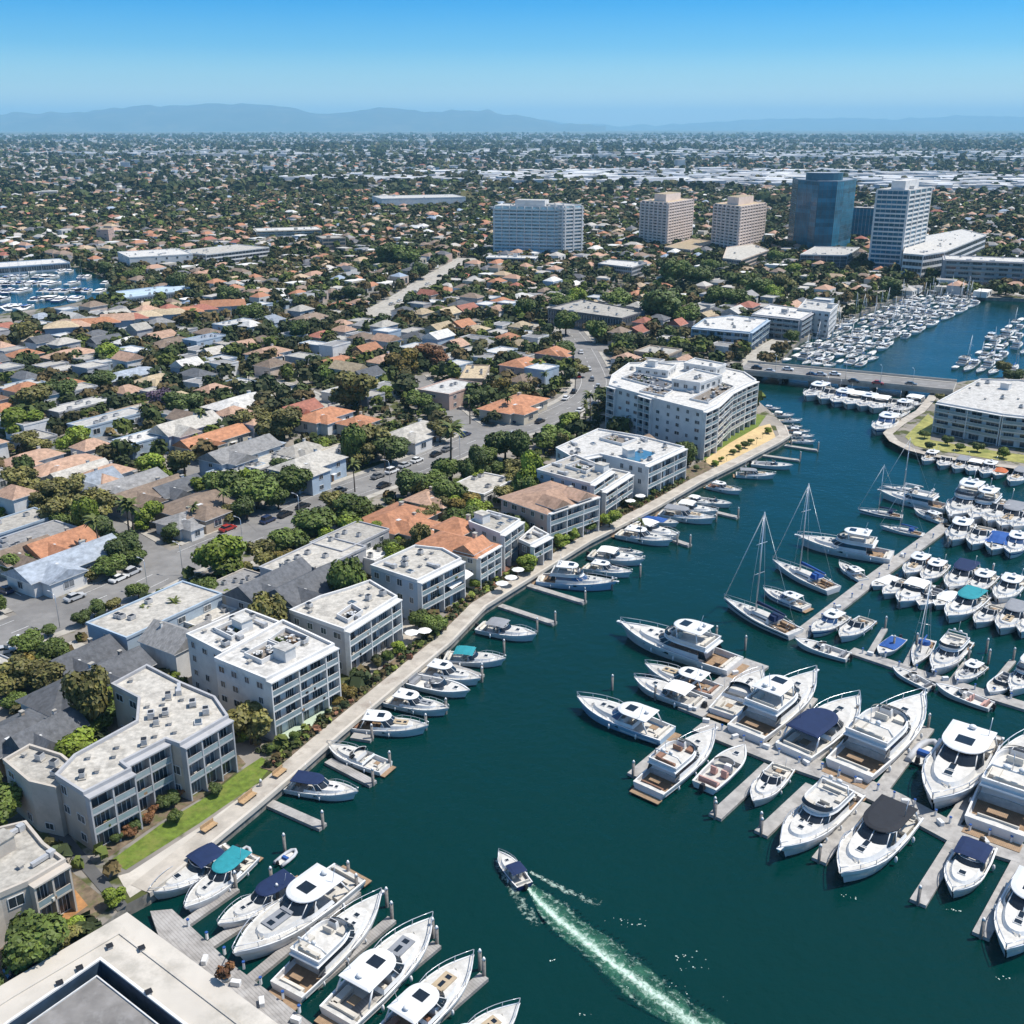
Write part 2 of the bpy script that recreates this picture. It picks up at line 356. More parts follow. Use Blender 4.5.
sepc = t.nodes.new('ShaderNodeSeparateColor'); t.links.new(vo.outputs['Color'], sepc.inputs[0])
g2 = gmix(sepc.outputs[0], (0.055, 0.072, 0.035), (0.17, 0.145, 0.12), 0.45, 0.6)
g2 = gmix(sepc.outputs[1], g2, (0.34, 0.32, 0.30), 0.80, 0.9)
g2 = gmix(gnoise(0.0016, 3), g2, (0.05, 0.065, 0.035), 0.5, 0.62)
vl = t.nodes.new('ShaderNodeVectorMath'); vl.operation = 'LENGTH'; t.links.new(gc.outputs['Object'], vl.inputs[0])
g = gmix(vl.outputs['Value'], g1, g2, 900, 1900)
t.links.new(g, b.inputs['Base Color'])
def land(name, pts):
    mb = MB(); p = ccw(pts); mb.poly([(x, y, LAND) for x, y in p], gm)
    n = len(p)
    for i in range(n):
        a, c = p[i], p[(i + 1) % n]
        if math.hypot(a[0], a[1]) > 1600 or math.hypot(c[0], c[1]) > 1600: continue
        mb.poly([(a[0], a[1], -3), (c[0], c[1], -3), (c[0], c[1], LAND), (a[0], a[1], LAND)], seawall_m)
    o = mb.obj(name); o['kind'] = 'structure'; return o
land('ground', westland); land('ground', eastland)
# distant hills
prof = [(-700, 119), (-300, 117), (0, 115), (50, 113), (100, 112), (130, 109), (160, 107), (225, 104), (290, 106), (320, 111), (345, 113), (390, 108), (440, 110), (490, 111), (530, 117), (560, 121), (620, 123.5), (680, 122), (740, 118), (800, 117), (850, 118), (950, 115), (1024, 117), (1300, 116), (1700, 119)]
hp = np.array(prof, float)
def hill(name, D, lo, hi, amp, seed):
    r = np.random.default_rng(seed); nx, ny = 260, 26
    pxs = np.linspace(lo, hi, nx); top = np.interp(pxs, hp[:, 0], hp[:, 1])
    k = np.exp(-np.linspace(-3, 3, 7) ** 2 / 2); k /= k.sum()
    top = np.convolve(np.pad(top, 3, mode='edge'), k, 'valid')
    mb = MB(); hm = M('hill_scrub', (0.055, 0.065, 0.05), 0.95, 0.35, 0.0009, dirt=(0.15, 0.13, 0.09), dirt_scale=0.0012)
    top = top + np.interp(pxs, np.linspace(lo, hi, 130), r.normal(0, .75, 130)) + 2.4
    X = (pxs - 512) / FOC; ph = r.uniform(0, 6, 12)
    for j in range(ny):
        tt = j / (ny - 1); prof_y = math.sin(math.pi * min(tt * 1.0, 1)) if tt > 0 else 0
        for i in range(nx):
            d = D * (0.95 + 0.30 * tt); H = max(0, (127 - top[i]) / FOC * D * 1.1 + 100)
            rid = sum(math.sin(X[i] * f * 60 + ph[q] + tt * (3 + q) * 1.3) / f for q, f in enumerate((1, 2.3, 3.7, 5.9, 9.1)))
            z = H * prof_y ** 0.8 * (1 + amp * rid * (0.4 + 0.6 * (1 - prof_y)))
            mb.v.append((X[i] * d, d, 1.0 + max(z, 0)))
    for j in range(ny - 1):
        for i in range(nx - 1):
            a = j * nx + i; mb.face((a, a + 1, a + nx + 1, a + nx), hm, True)
    o = mb.obj(name); o['kind'] = 'structure'
hill('hills', 30000, -500, 600, 0.05, 3); hill('hills', 42000, 540, 1600, 0.08, 5)
# the air
hz = MB(); hz.box((0, 29000, 483), (120000, 60000, 972), M('x_tmp', (1, 1, 1)))
ho = hz.obj('haze'); ho['kind'] = 'stuff'
hm = bpy.data.materials.new('air'); hm.use_nodes = True; t = hm.node_tree; t.nodes.clear()
mo = t.nodes.new('ShaderNodeOutputMaterial'); pv = t.nodes.new('ShaderNodeVolumePrincipled')
pv.inputs['Color'].default_value = (0.38, 0.73, 0.97, 1); pv.inputs['Density'].default_value = 5.0e-5; pv.inputs['Anisotropy'].default_value = 0.0
t.links.new(pv.outputs[0], mo.inputs['Volume'])
ho.data.materials.clear(); ho.data.materials.append(hm)

# ---------------------------------------------------------------- roads
ROADS = []
def road(name, px, wd, mark=True, walk=2.2, m=asphalt):
    pl = smoothline(GP(px, LAND)); ROADS.append((name, pl, wd, mark, walk, m)); return pl
MAIN = road('road', [(-120, 695), (8, 634), (62, 614), (112, 594), (175, 564), (219, 545), (268, 526), (331, 497), (373, 482), (431, 460), (473, 441), (500, 432), (525, 428), (555, 415), (585, 400), (595, 385), (592, 372), (585, 357), (577, 342), (566, 328)], 15.0)
road('street', [(170, 566), (140, 548), (110, 530), (86, 508), (60, 480), (40, 455)], 9.0, False, 1.6, asphalt)
road('street', [(55, 615), (25, 598), (-5, 582), (-60, 552)], 10.0, True, 1.8, asphalt)
road('street', [(485, 434), (466, 424), (452, 412), (430, 392), (415, 376)], 8.0, False, 1.5)
road('street', [(240, 378), (270, 383), (300, 391), (322, 404), (340, 418)], 8.0, False, 1.5, conc)
BLVD = road('boulevard', [(372, 322), (388, 307), (408, 297), (433, 279), (452, 269), (470, 258)], 15.0, False, 2.5, conc)
road('street', [(563, 330), (520, 322), (470, 326), (400, 330), (380, 316)], 8.0, False, 1.5, conc)
road('street', [(578, 345), (610, 349), (650, 356), (700, 363), (748, 368)], 11.0, True, 1.8, asphalt)
road('street', [(748, 366), (765, 350), (800, 330), (850, 308), (895, 289), (930, 281), (1010, 293), (1060, 300)], 7.0, False, 1.5, conc)
road('street', [(270, 529), (250, 512), (225, 500), (200, 476), (170, 450)], 7, False, 1.2, asphalt)
for i_, (name, pl, wd, mark, walk, m) in enumerate(ROADS):
    mb = MB(); ribbon(pl, wd, LAND + 0.02 + .005 * i_, mb, m); o = mb.obj(name); o['kind'] = 'structure'
    rs = resample(pl, 2.5); free = [all(line_d(x, y, q[1]) > q[2] / 2 + 1.2 for k, q in enumerate(ROADS) if k != i_) for x, y in rs]
    mb = MB(); zp = LAND + .16 + .006 * i_
    for s in (1, -1):
        run = []
        for k, (x, y) in enumerate(rs):
            a = Vector(rs[max(k - 1, 0)]); c = Vector(rs[min(k + 1, len(rs) - 1)]); d = (c - a).normalized(); nn = Vector((-d.y, d.x)) * s * (wd / 2 + walk / 2); p = Vector((x, y)) + nn
            ok = all(line_d(p.x, p.y, q[1]) > q[2] / 2 + walk * .6 for j, q in enumerate(ROADS) if j != i_)
            if ok: run.append((p.x, p.y))
            if (not ok or k == len(rs) - 1) and run:
                if len(run) > 2: ribbon(run, walk, LAND - .02, mb, conc, 0, zp)
                run = []
    o = mb.obj('pavement'); o['kind'] = 'structure'
    if mark:
        mb = MB()
        for k in range(0, len(rs) - 1, 3):
            if free[k] and free[k + 1]: ribbon(rs[k:k + 2], 0.16, LAND + 0.085, mb, paint_w)
        for s in (1, -1):
            for k in range(len(rs) - 1):
                if free[k] and free[k + 1] and wd > 12: ribbon(rs[k:k + 2], 0.12, LAND + 0.085, mb, paint_w, s * (wd / 2 - 2.4))
        o = mb.obj('road_marking'); o['kind'] = 'structure'
    for i in range(len(pl) - 1):
        a = Vector(pl[i]); c = Vector(pl[i + 1]); d = (c - a).normalized(); nn = Vector((-d.y, d.x)) * (wd / 2 + walk)
        block_out([tuple(a + nn), tuple(a - nn), tuple(c - nn), tuple(c + nn)])
# promenade along the seawall, with a coping edge
prom_line = sea[1:17]
mb = MB(); ribbon(prom_line, 3.2, LAND, mb, promenade_m, 1.7, LAND + 0.08); o = mb.obj('promenade'); o['kind'] = 'structure'
mb = MB(); ribbon(prom_line[3:12], 2.6, LAND, mb, soil_m, 4.7, LAND + .12); o = mb.obj('planting_bed'); o['kind'] = 'structure'
mb = MB(); ribbon(prom_line, 0.5, LAND - 0.6, mb, conc_pale, -0.1, LAND + 0.16); o = mb.obj('seawall_coping'); o['kind'] = 'structure'
mb = MB(); ribbon(east, 3.2, LAND, mb, promenade_m, -1.7, LAND + 0.08); o = mb.obj('promenade'); o['kind'] = 'structure'
for p_ in (sea,):
    q = [(x, y) for x, y in p_]
    for i in range(len(q) - 1):
        d = (Vector(q[i + 1]) - Vector(q[i])).normalized(); nn = Vector((-d.y, d.x))
        block_out([q[i], q[i + 1], tuple(Vector(q[i + 1]) + nn * 5), tuple(Vector(q[i]) + nn * 5)])
PZ = 0.0
def patch(name, px, m, dz=0.03, blockit=True, kind='structure'):
    global PZ
    PZ += .004; p = ccw(GP(px, LAND)); o = flat(name, p, LAND + (dz if dz > .2 else .03 + PZ), m, kind)
    if blockit: block_out(p)
    return p
patch('lawn', [(109, 862), (126, 870), (200, 823), (258, 783), (272, 766), (262, 757), (245, 768), (210, 795), (160, 825)], lawn_m, 0.05)
patch('gravel_bed', [(118, 876), (129, 873), (200, 827), (262, 782), (276, 772), (284, 778), (250, 806), (200, 846), (150, 885), (130, 898)], conc_pale, 0.03)
patch('planting_bed', [(134, 884), (170, 864), (205, 836), (212, 833), (205, 843), (160, 876), (142, 891)], gravel_m, 0.06)
patch('planting_bed', [(108, 858), (160, 822), (212, 792), (246, 764), (238, 755), (190, 782), (140, 808), (100, 840)], soil_m, 0.04)
patch('terrace', [(272, 735), (287, 744), (345, 705), (337, 695)], terrace_m, 0.25)
patch('planting_bed', [(262, 740), (284, 756), (352, 704), (340, 692), (345, 706), (287, 746)], soil_m, 0.05, False)
patch('sand_garden', [(385, 640), (402, 668), (438, 640), (428, 616), (405, 620)], promenade_m, 0.05)
patch('red_terrace', [(478, 594), (486, 600), (524, 576), (519, 565), (498, 567)], M('red_gravel', (0.17, 0.085, 0.06), 0.95, 0.5, 1.2), 0.05)
patch('sand_walk', [(703, 461), (719, 470), (741, 456), (776, 438), (770, 424), (758, 427), (730, 443)], sand_m, 0.05)
patch('planting_bed', [(696, 459), (703, 461), (730, 443), (758, 427), (766, 416), (756, 414), (733, 431)], lawn_m, 0.04)
patch('planting_bed', [(640, 497), (655, 505), (700, 478), (712, 468), (704, 460), (670, 478)], soil_m, 0.04)
patch('planting_bed', [(535, 566), (560, 552), (575, 540), (600, 520), (630, 505), (622, 498), (560, 528), (530, 550)], soil_m, 0.04)
patch('lawn', [(905, 437), (928, 414), (934, 420), (930, 440), (1000, 452), (1060, 460), (1060, 468), (990, 459), (935, 450), (915, 446)], M('dry_lawn', (0.30, 0.29, 0.09), 0.95, 0.3, 0.5, dirt=(0.16, 0.19, 0.05), dirt_scale=0.15), 0.04)
patch('parking_lot', [(88, 447), (100, 434), (126, 440), (112, 455)], asphalt, 0.03)
patch('courtyard', [(0, 893), (64, 866), (112, 905), (70, 940), (0, 990), (-30, 990)], soil_m, 0.03)
patch('street', [(-10, 780), (60, 845), (118, 912), (128, 905), (70, 836), (0, 768)], asphalt_dark, 0.045, True)
patch('driveway', [(225, 570), (262, 588), (285, 570), (262, 558)], conc, 0.03)
patch('patio', [(52, 905), (75, 890), (88, 906), (62, 925)], M('orange_tiles', (0.36, 0.18, 0.07), .9, .3, .8))
patch('driveway', [(60, 646), (80, 656), (96, 650), (76, 640)], conc, 0.03)
# left-hand basin: a sheet of water a little above the flat land it is cut into
block_out(GP([(-80, 298), (0, 308), (64, 303), (112, 292), (118, 300), (64, 318), (0, 330), (-80, 336)], LAND))
lb = ccw(GP([(-120, 268), (40, 264), (80, 268), (118, 283), (108, 296), (60, 306), (0, 314), (-120, 319)], LAND)); flat('basin_water', lb, LAND + 0.10, wm); block_out(lb)
# ================================================================ buildings
_wm = {}
def window_meshes(w, h, fm, gm_, mull=1):
    key = (round(w, 1), round(h, 1), fm.name, gm_.name, mull)
    if key not in _wm:
        w, h = key[0], key[1]; a = MB(); t_ = 0.09
        for sx in (-1, 1): a.box((sx * (w / 2 - t_ / 2), -0.03, h / 2), (t_, 0.14, h), fm)
        for z in (t_ / 2, h - t_ / 2): a.box((0, -0.034, z), (w - 2 * t_, 0.13, t_), fm)
        for k in range(1, mull + 1): a.box((-w / 2 + w * k / (mull + 1), -0.03, h / 2), (0.06, 0.10, h - 2 * t_), fm)
        p = MB(); p.poly([(-w / 2 + .05, -0.05, .05), (w / 2 - .05, -0.05, .05), (w / 2 - .05, -0.05, h - .05), (-w / 2 + .05, -0.05, h - .05)], gm_)
        _wm[key] = (a.mesh('window'), p.mesh('pane'))
    return _wm[key]
WCOUNT = {}
def add_window(root, p, ang, z, w, h, fm, gl, mull=1, name='window'):
    if WCOUNT.get(root.name, 0) >= 96: return
    WCOUNT[root.name] = WCOUNT.get(root.name, 0) + 1
    a, b = window_meshes(w, h, fm, gl, mull)
    o = link(name, a, root, (p[0], p[1], z), ang); link('pane', b, o)
def edge_info(p, i):
    a = Vector(p[i]).to_2d(); b = Vector(p[(i + 1) % len(p)]).to_2d(); d = b - a; L = d.length; d.normalize()
    n = Vector((d.y, -d.x)); mid = (a + b) / 2; vis = n.dot(-mid.normalized()) > -0.05
    return a, b, d, n, L, vis
def tone(): return random.choice((win_glass, win_glass, win_glass, win_glass2))
def flat_roof_kit(root, p, zt, wallm, roofm, units=6, parapet=0.55, sky=0):
    """parapet, roof surface and what stands on a flat roof"""
    ins = offset(p, 0.28); mb = MB(); n = len(p); ot = offset(p, -0.12)
    mb.loft([[(x, y, zt - 0.25) for x, y in ot], [(x, y, zt + parapet) for x, y in ot], [(x, y, zt + parapet) for x, y in ins], [(x, y, zt + 0.02) for x, y in ins]], wallm)
    mb.poly([(x, y, zt - 0.25) for x, y in ot][::-1], wallm)
    mb.obj('parapet', root)
    mb = MB(); mb.poly([(x, y, zt + 0.03) for x, y in ins], roofm); ro = mb.obj('roof', root)
    xs = [q[0] for q in p]; ys = [q[1] for q in p]; ang = math.atan2(p[1][1] - p[0][1], p[1][0] - p[0][0]); put = []
    inn = offset(p, 1.4); tries = 0
    def spot(r):
        for _ in range(60):
            x = random.uniform(min(xs), max(xs)); y = random.uniform(min(ys), max(ys))
            if inside(x, y, inn) and all(math.hypot(x - a, y - b) > r + c for a, b, c in put): put.append((x, y, r)); return x, y
    for k in range(units):
        kind = random.choice(('unit', 'unit', 'vent', 'vent', 'vent', 'duct', 'skylight') if k else ('hut', 'unit')); s = spot(1.6 if kind in ('hut', 'duct') else 1.0)
        if not s: break
        x, y = s; mb = MB()
        if kind == 'unit':
            mb.box((x, y, zt + .15), (1.5, 1.1, .2), conc, ang); mb.box((x, y, zt + .72), (random.uniform(.9, 1.5), random.uniform(.7, 1.1), random.uniform(.6, 1.0)), metal_unit, ang); mb.box((x, y, zt + 1.22), (.8, .8, .06), black_plastic, ang); mb.obj('air_unit', ro)
        elif kind == 'vent':
            mb.box((x, y, zt + .25), (.55, .55, .5), metal_unit, ang); mb.box((x, y, zt + .56), (.8, .8, .12), conc, ang); mb.obj('roof_vent', ro)
        elif kind == 'duct':
            mb.box((x, y, zt + .5), (3.2, .6, .5), metal_unit, ang); mb.box((x + 1.3 * math.cos(ang), y + 1.3 * math.sin(ang), zt + .5), (.9, .9, .9), metal_unit, ang); mb.obj('roof_duct', ro)
        elif kind == 'hut':
            mb.box((x, y, zt + 1.1), (3.0, 2.4, 2.2), wallm, ang); mb.box((x, y, zt + 2.26), (3.3, 2.7, .14), roofm, ang); mb.obj('stair_hut', ro)
        else:
            mb.box((x, y, zt + .2), (1.5, 1.2, .36), win_frame, ang); mb.box((x, y, zt + .40), (1.3, 1.0, .06), win_glass, ang); mb.obj('skylight', ro)
    return ro
def building(name, cat, label, p, H, floors, wallm, roofm, styles, z0=LAND, units=6, bay=3.4, group=None, fm=win_frame, parapet=0.55, base_h=0.0, trimm=None, glass=None, strip=False):
    """p: footprint in metres. styles: {edge index or 'default': 'win'|'balc'|'band'|'curtain'|'none'}"""
    p = ccw(p); cx = sum(q[0] for q in p) / len(p); cy = sum(q[1] for q in p) / len(p)
    root = thing(name, cat, label, (cx, cy, z0), 0, group); block_out(offset(p, -1.5))
    p = [(x - cx, y - cy) for x, y in p]; trimm = trimm or wallm
    mb = MB(); mb.prism(p, -0.5, H - 0.26, wallm, cap=True); mb.obj('wall', root)
    if roofm: flat_roof_kit(root, p, H, trimm, roofm, units, parapet)
    fh = (H - base_h) / floors
    for i in range(len(p)):
        a, b, d, n, L, _ = edge_info(p, i)
        vis = n.dot(-(Vector((cx, cy)) + (a + b) / 2).normalized()) > -0.12
        if not vis or L < 2.2: continue
        st = styles.get(i, styles.get('default', 'win')) if isinstance(styles, dict) else styles(n, L)
        if st == 'none': continue
        ang = math.atan2(d.y, d.x); nb = max(1, int(round(L / bay))); bw = L / nb
        if st == 'win':
            for f in range(floors):
                for k in range(nb):
                    if random.random() < 0.14: continue
                    w_ = random.choice((1.2, 1.5, 1.6, 2.0)) * min(1, bw / 3); q = a + d * (bw * (k + .5))
                    add_window(root, q, ang, base_h + f * fh + fh * .30, w_, fh * random.choice((.45, .45, .5)), fm, glass or tone(), 1)
        elif st == 'band':
            for f in range(floors):
                mb = MB(); m_ = (a + b) / 2 + n * 0.04
                g_ = glass or win_glass
                e = [a + d * .4 + n * .05, b - d * .4 + n * .05]; zb = base_h + f * fh + fh * .28; zt = base_h + f * fh + fh * .86
                mb.poly([(e[0].x, e[0].y, zb), (e[1].x, e[1].y, zb), (e[1].x, e[1].y, zt), (e[0].x, e[0].y, zt)], g_)
                for k in range(nb * 2 + 1):
                    q = e[0].lerp(e[1], k / (nb * 2)) + n * .04; mb.box((q.x, q.y, (zb + zt) / 2), (.1, .1, zt - zb), fm, ang)
                mb.obj('window_band', root)
        elif st == 'curtain':
            for f in range(floors):
                mb = MB(); e = [a + d * .15 + n * .06, b - d * .15 + n * .06]; zb = base_h + f * fh + .12; zt = base_h + (f + 1) * fh - .05
                for k in range(nb):
                    q0 = e[0].lerp(e[1], k / nb); q1 = e[0].lerp(e[1], (k + 1) / nb)
                    mb.poly([(q0.x, q0.y, zb), (q1.x, q1.y, zb), (q1.x, q1.y, zt), (q0.x, q0.y, zt)], glass or win_glass)
                    mb.box((q0.x, q0.y, (zb + zt) / 2), (.16, .16, zt - zb), fm, ang)
                mb.obj('window_band', root)
        elif st == 'balc':
            dep = 1.15
            for f in range(floors):
                zf = base_h + f * fh
                if strip:
                    mb = MB(); e = [a + d * .3 + n * .06, b - d * .3 + n * .06]; mb.poly([(e[0].x, e[0].y, zf + .1), (e[1].x, e[1].y, zf + .1), (e[1].x, e[1].y, zf + fh * .84), (e[0].x, e[0].y, zf + fh * .84)], win_glass)
                    for k in range(2 * nb + 1): q = e[0].lerp(e[1], k / (2 * nb)); mb.box((q.x, q.y, zf + fh * .46), (.12, .12, fh * .74), fm, ang)
                    mb.obj('glass_door', root)
                for k in range(nb):
                    if strip: break
                    q = a + d * (bw * (k + .5))
                    add_window(root, q, ang, zf + .12, bw * random.choice((.62, .74, .8)), fh * .74, fm, win_glass if random.random() < .8 else win_glass2, random.choice((1, 2, 3)), 'glass_door')
                if f > 0:
                    mb = MB(); mid = (a + b) / 2 + n * (dep / 2)
                    mb.box((mid.x, mid.y, zf + .02), (L - .02, dep, .24), trimm, ang)
                    bo = mb.obj('balcony', root); mb = MB()
                    e0 = a + d * .15 + n * (dep - .08); e1 = b - d * .15 + n * (dep - .08); mm = (e0 + e1) / 2
                    mb.box((mm.x, mm.y, zf + .60), ((e1 - e0).length, .06, .86), rail_glass, ang); mb.box((mm.x, mm.y, zf + 1.06), ((e1 - e0).length, .09, .07), trimm, ang)
                    if mb.v: mb.obj('railing', bo)
                    if random.random() < .8:                   # chairs and pots out on the balconies
                        for _ in range(nb):
                            q = a + d * random.uniform(.8, max(.9, L - .8)) + n * random.uniform(.4, 1.0); mb = MB()
                            c_ = random.choice((seat_cream, black_plastic, LEAFPOT, teak))
                            mb.box((q.x, q.y, zf + .36), (.6, .55, .42), c_, random.uniform(0, 3)); mb.box((q.x - n.x * .2, q.y - n.y * .2, zf + .7), (.55, .12, .5), c_, ang)
                            mb.obj('balcony_seat', bo)
            for k in range(nb + 1):
                if 0 < k < nb and k % 2 and nb > 3: continue
                q = a + d * min(max(bw * k, .16), L - .16) + n * (dep / 2); mb = MB()
                mb.box((q.x, q.y, (H - .3) / 2), (.26, dep + .04, H - .3 - .004), trimm, ang); mb.obj('party_fin', root)
            mb = MB(); mid = (a + b) / 2 + n * (dep / 2 + .1); mb.box((mid.x, mid.y, H - .13), (L + .1, dep + .2, .24), trimm, ang); mb.obj('eave', root)
    return root
LEAFPOT = M('pot_plant', (0.06, 0.09, 0.02), 0.8, 0.4, 3)
def bp(px, H): return GP(px, LAND + H)
WATER_N = Vector((0.80, -0.6))
def facing(n, L): return 'balc' if n.dot(WATER_N) > 0.55 and L > 5 else 'win'
# --- waterfront row, near to far
building('apartment_building', 'apartment building', 'long three storey grey apartment building with wide flat roof beside the lawn', bp([(112, 686), (147, 667), (180, 684), (215, 699), (228, 718), (180, 746), (166, 741), (122, 764), (131, 771), (84, 795), (56, 777), (75, 757), (137, 723), (139, 700)], 9.6), 9.6, 3, WALL['warmgrey'], ROOF['pale'], facing, units=22, trimm=WALL['grey'])
building('apartment_building', 'apartment building', 'low stepped annex with rounded front at the left end of the long grey apartments', bp([(4, 762), (30, 747), (62, 757), (80, 772), (56, 790), (30, 784)], 8.2), 8.2, 3, WALL['warmgrey'], ROOF['pale'], lambda n, L: 'win', units=4)
building('apartment_building', 'apartment building', 'bright white waterfront apartment block with sunken roof terrace and pale green patio', bp([(215, 660), (266, 681), (334, 646), (283, 622)], 11.4), 11.4, 4, WALL['white'], ROOF['white'], facing, units=5)
building('apartment_building', 'apartment building', 'white rear apartment block with roof courtyard, joined behind the bright white waterfront block', bp([(187, 636), (222, 654), (280, 624), (246, 611)], 11.0), 11.0, 4, WALL['white'], ROOF['white'], facing, units=9)
building('apartment_building', 'apartment building', 'grey three storey terrace house with two glazed bays beside the sandy garden', bp([(290, 612), (344, 631), (397, 598), (370, 582), (347, 590), (320, 598)], 9.4), 9.4, 3, WALL['grey'], ROOF['pale'], facing, units=9, trimm=WALL['white'])
building('apartment_building', 'apartment building', 'pale blue grey house with curved white awnings and half brown flat roof', bp([(371, 567), (417, 582), (461, 560), (443, 550), (415, 547)], 9.4), 9.4, 3, WALL['blue'], ROOF['pale'], facing, units=9, trimm=WALL['white'])
building('apartment_building', 'apartment building', 'narrow flat roofed white and glass house between two terracotta roofed houses', bp([(469, 523), (500, 535), (520, 521), (488, 512)], 9.0), 9.0, 3, WALL['white'], ROOF['pale'], facing, units=5)
building('apartment_building', 'apartment building', 'low dark two storey house with white roof edge above red terrace', bp([(519, 541), (530, 546), (549, 536), (534, 528)], 6.0), 6.0, 2, WALL['dark'], ROOF['pale'], facing, units=2, trimm=WALL['white'])
building('apartment_building', 'apartment building', 'pale blue flat roofed apartment block right of the pink gabled house', bp([(537, 471), (590, 485), (611, 471), (575, 456)], 10.4), 10.4, 4, WALL['blue'], ROOF['pale'], facing, units=10, trimm=WALL['white'])
building('apartment_building', 'apartment building', 'small blue balcony wing stepping down toward the seawall walkway', bp([(590, 487), (602, 492), (630, 474), (612, 470)], 7.6), 7.6, 3, WALL['blue'], ROOF['pale'], facing, units=2, trimm=WALL['white'])
building('apartment_building', 'apartment building', 'wide white apartment block with roof pool in front of the six storey block', bp([(556, 449), (575, 460), (600, 455), (645, 466), (684, 448), (640, 437), (598, 430)], 9.8), 9.8, 3, WALL['white'], ROOF['white'], facing, units=18)
mb = MB(); pl = bp([(624, 458), (640, 462), (656, 453), (640, 449)], 9.85); mb.poly([(x, y, LAND + 9.86) for x, y in ccw(pl)], M('roof_pool', (0.06, 0.16, 0.25), 0.1, 0.2)); o = mb.obj('roof_pool'); tagt(o, 'pool', 'dark blue pool sunk in the white flat roof before the six storey block')
# roof terraces, awnings, benches -------------------------------------------
deck_m = M('terrace_deck', (0.20, 0.175, 0.15), 0.9, 0.35, 1.5)
def roof_terrace(root, px, H, pieces=10, m=None, wall_h=.9):
    cx, cy = root.location[:2]; p = ccw([(x - cx, y - cy) for x, y in bp(px, H)]); H2 = H
    mb = MB(); mb.poly([(x, y, H2 + .07) for x, y in p], m or deck_m); e = mb.obj('roof_terrace', root)
    mb = MB(); o1 = offset(p, -.2); mb.loft([[(x, y, H2 + .06) for x, y in o1], [(x, y, H2 + wall_h) for x, y in o1], [(x, y, H2 + wall_h) for x, y in p], [(x, y, H2 + .08) for x, y in p]], WALL['white']); link('terrace_wall', mb.mesh('terrace_wall'), e)
    inn = offset(p, .8); xs = [q[0] for q in p]; ys = [q[1] for q in p]; n = 0
    for _ in range(300):
        x, y = random.uniform(min(xs), max(xs)), random.uniform(min(ys), max(ys))
        if n >= pieces: break
        if inside(x, y, inn):
            n += 1; mb = MB(); c_ = random.choice((seat_cream, teak, LEAFPOT, black_plastic, metal_unit, win_frame)); mb.box((x, y, H2 + .4), (random.uniform(.6, 1.8), random.uniform(.5, .9), .6), c_, random.uniform(0, 3)); mb.box((x, y, H2 + .74), (.5, .5, .1), random.choice((seat_cream, win_frame)), random.uniform(0, 3)); link('terrace_seat', mb.mesh('terrace_seat'), e)
BYL = {}
for o in COL.objects:
    if 'label' in o: BYL[o['label']] = o
def find(s): return next(o for l, o in BYL.items() if s in l)
r_ = find('bright white waterfront'); roof_terrace(r_, [(246, 657), (262, 664), (284, 652), (268, 645)], 11.4, 12); roof_terrace(r_, [(270, 643), (290, 651), (308, 641), (286, 632)], 11.4, 10)
r_ = find('white rear apartment'); roof_terrace(r_, [(216, 632), (232, 640), (252, 629), (238, 622)], 11.0, 10, M('court_floor', (0.10, 0.11, 0.13), .8, .4, 1.0))
r_ = find('two glazed bays'); roof_terrace(r_, [(338, 618), (348, 623), (362, 614), (352, 608)], 9.4, 6)
r_ = find('wide white apartment block with roof pool'); roof_terrace(r_, [(600, 440), (622, 446), (636, 441), (612, 436)], 9.8, 12)
r_ = find('pale blue flat roofed'); roof_terrace(r_, [(566, 468), (586, 474), (596, 468), (580, 463)], 10.4, 9)
r_ = find('curved white awnings'); cx, cy = r_.location[:2]
for (a, b), z in ((((421, 606), (447, 590)), 3.2), (((447, 588), (469, 573)), 4.6)):
    A, B_ = [Vector(G(*q, LAND + z)) - Vector((cx, cy)) for q in (a, b)]; d = (B_ - A).normalized(); n_ = Vector((d.y, -d.x)); mb = MB(); rr_ = []
    for k in range(6):
        t_ = k / 5; rr_.append([tuple(A + n_ * (2.2 * t_ - 1.0)) + (z + .7 * (1 - t_ * t_),), tuple(B_ + n_ * (2.2 * t_ - 1.0)) + (z + .7 * (1 - t_ * t_),)])
    mb.loft(rr_, WALL['white'], False); mb.loft([[(q[0], q[1], q[2] - .1) for q in g] for g in rr_][::-1], WALL['white'], False); mb.obj('awning', r_)
# six storey hotel-like block
hb = building('apartment_building', 'apartment building', 'large six storey white waterfront block with curved end and inner roof court', bp([(609, 386), (617, 388.4), (640, 395), (653, 398.8), (664, 402), (703, 412), (716, 406), (730, 393), (744, 386), (756, 381), (744, 373), (717, 367), (684, 362), (629, 364), (612, 376)], 15.4), 15.4, 6, WALL['white'], ROOF['white'], {**{i: 'balc' for i in (0, 2, 5, 6, 7, 8)}, 'default': 'win'}, units=34, bay=3.9, strip=True)
for q, h_ in (([(636, 368), (668, 372), (676, 366), (646, 362)], 17.5), ([(672, 380), (700, 384), (722, 376), (694, 370)], 18.6), ([(684, 364), (716, 369), (726, 365), (695, 359)], 18.0)):
    c_ = ccw(bp(q, h_)); building('penthouse', 'penthouse', {17.5: 'white rooftop penthouse at the rear left of the six storey block', 18.6: 'white rooftop penthouse nearest the water on the six storey block', 18.0: 'white rooftop penthouse at the far edge of the six storey block'}[h_], c_, h_ - 15.44, 1, WALL['white'], ROOF['white'], {'default': 'win'}, z0=LAND + 15.44, units=2)
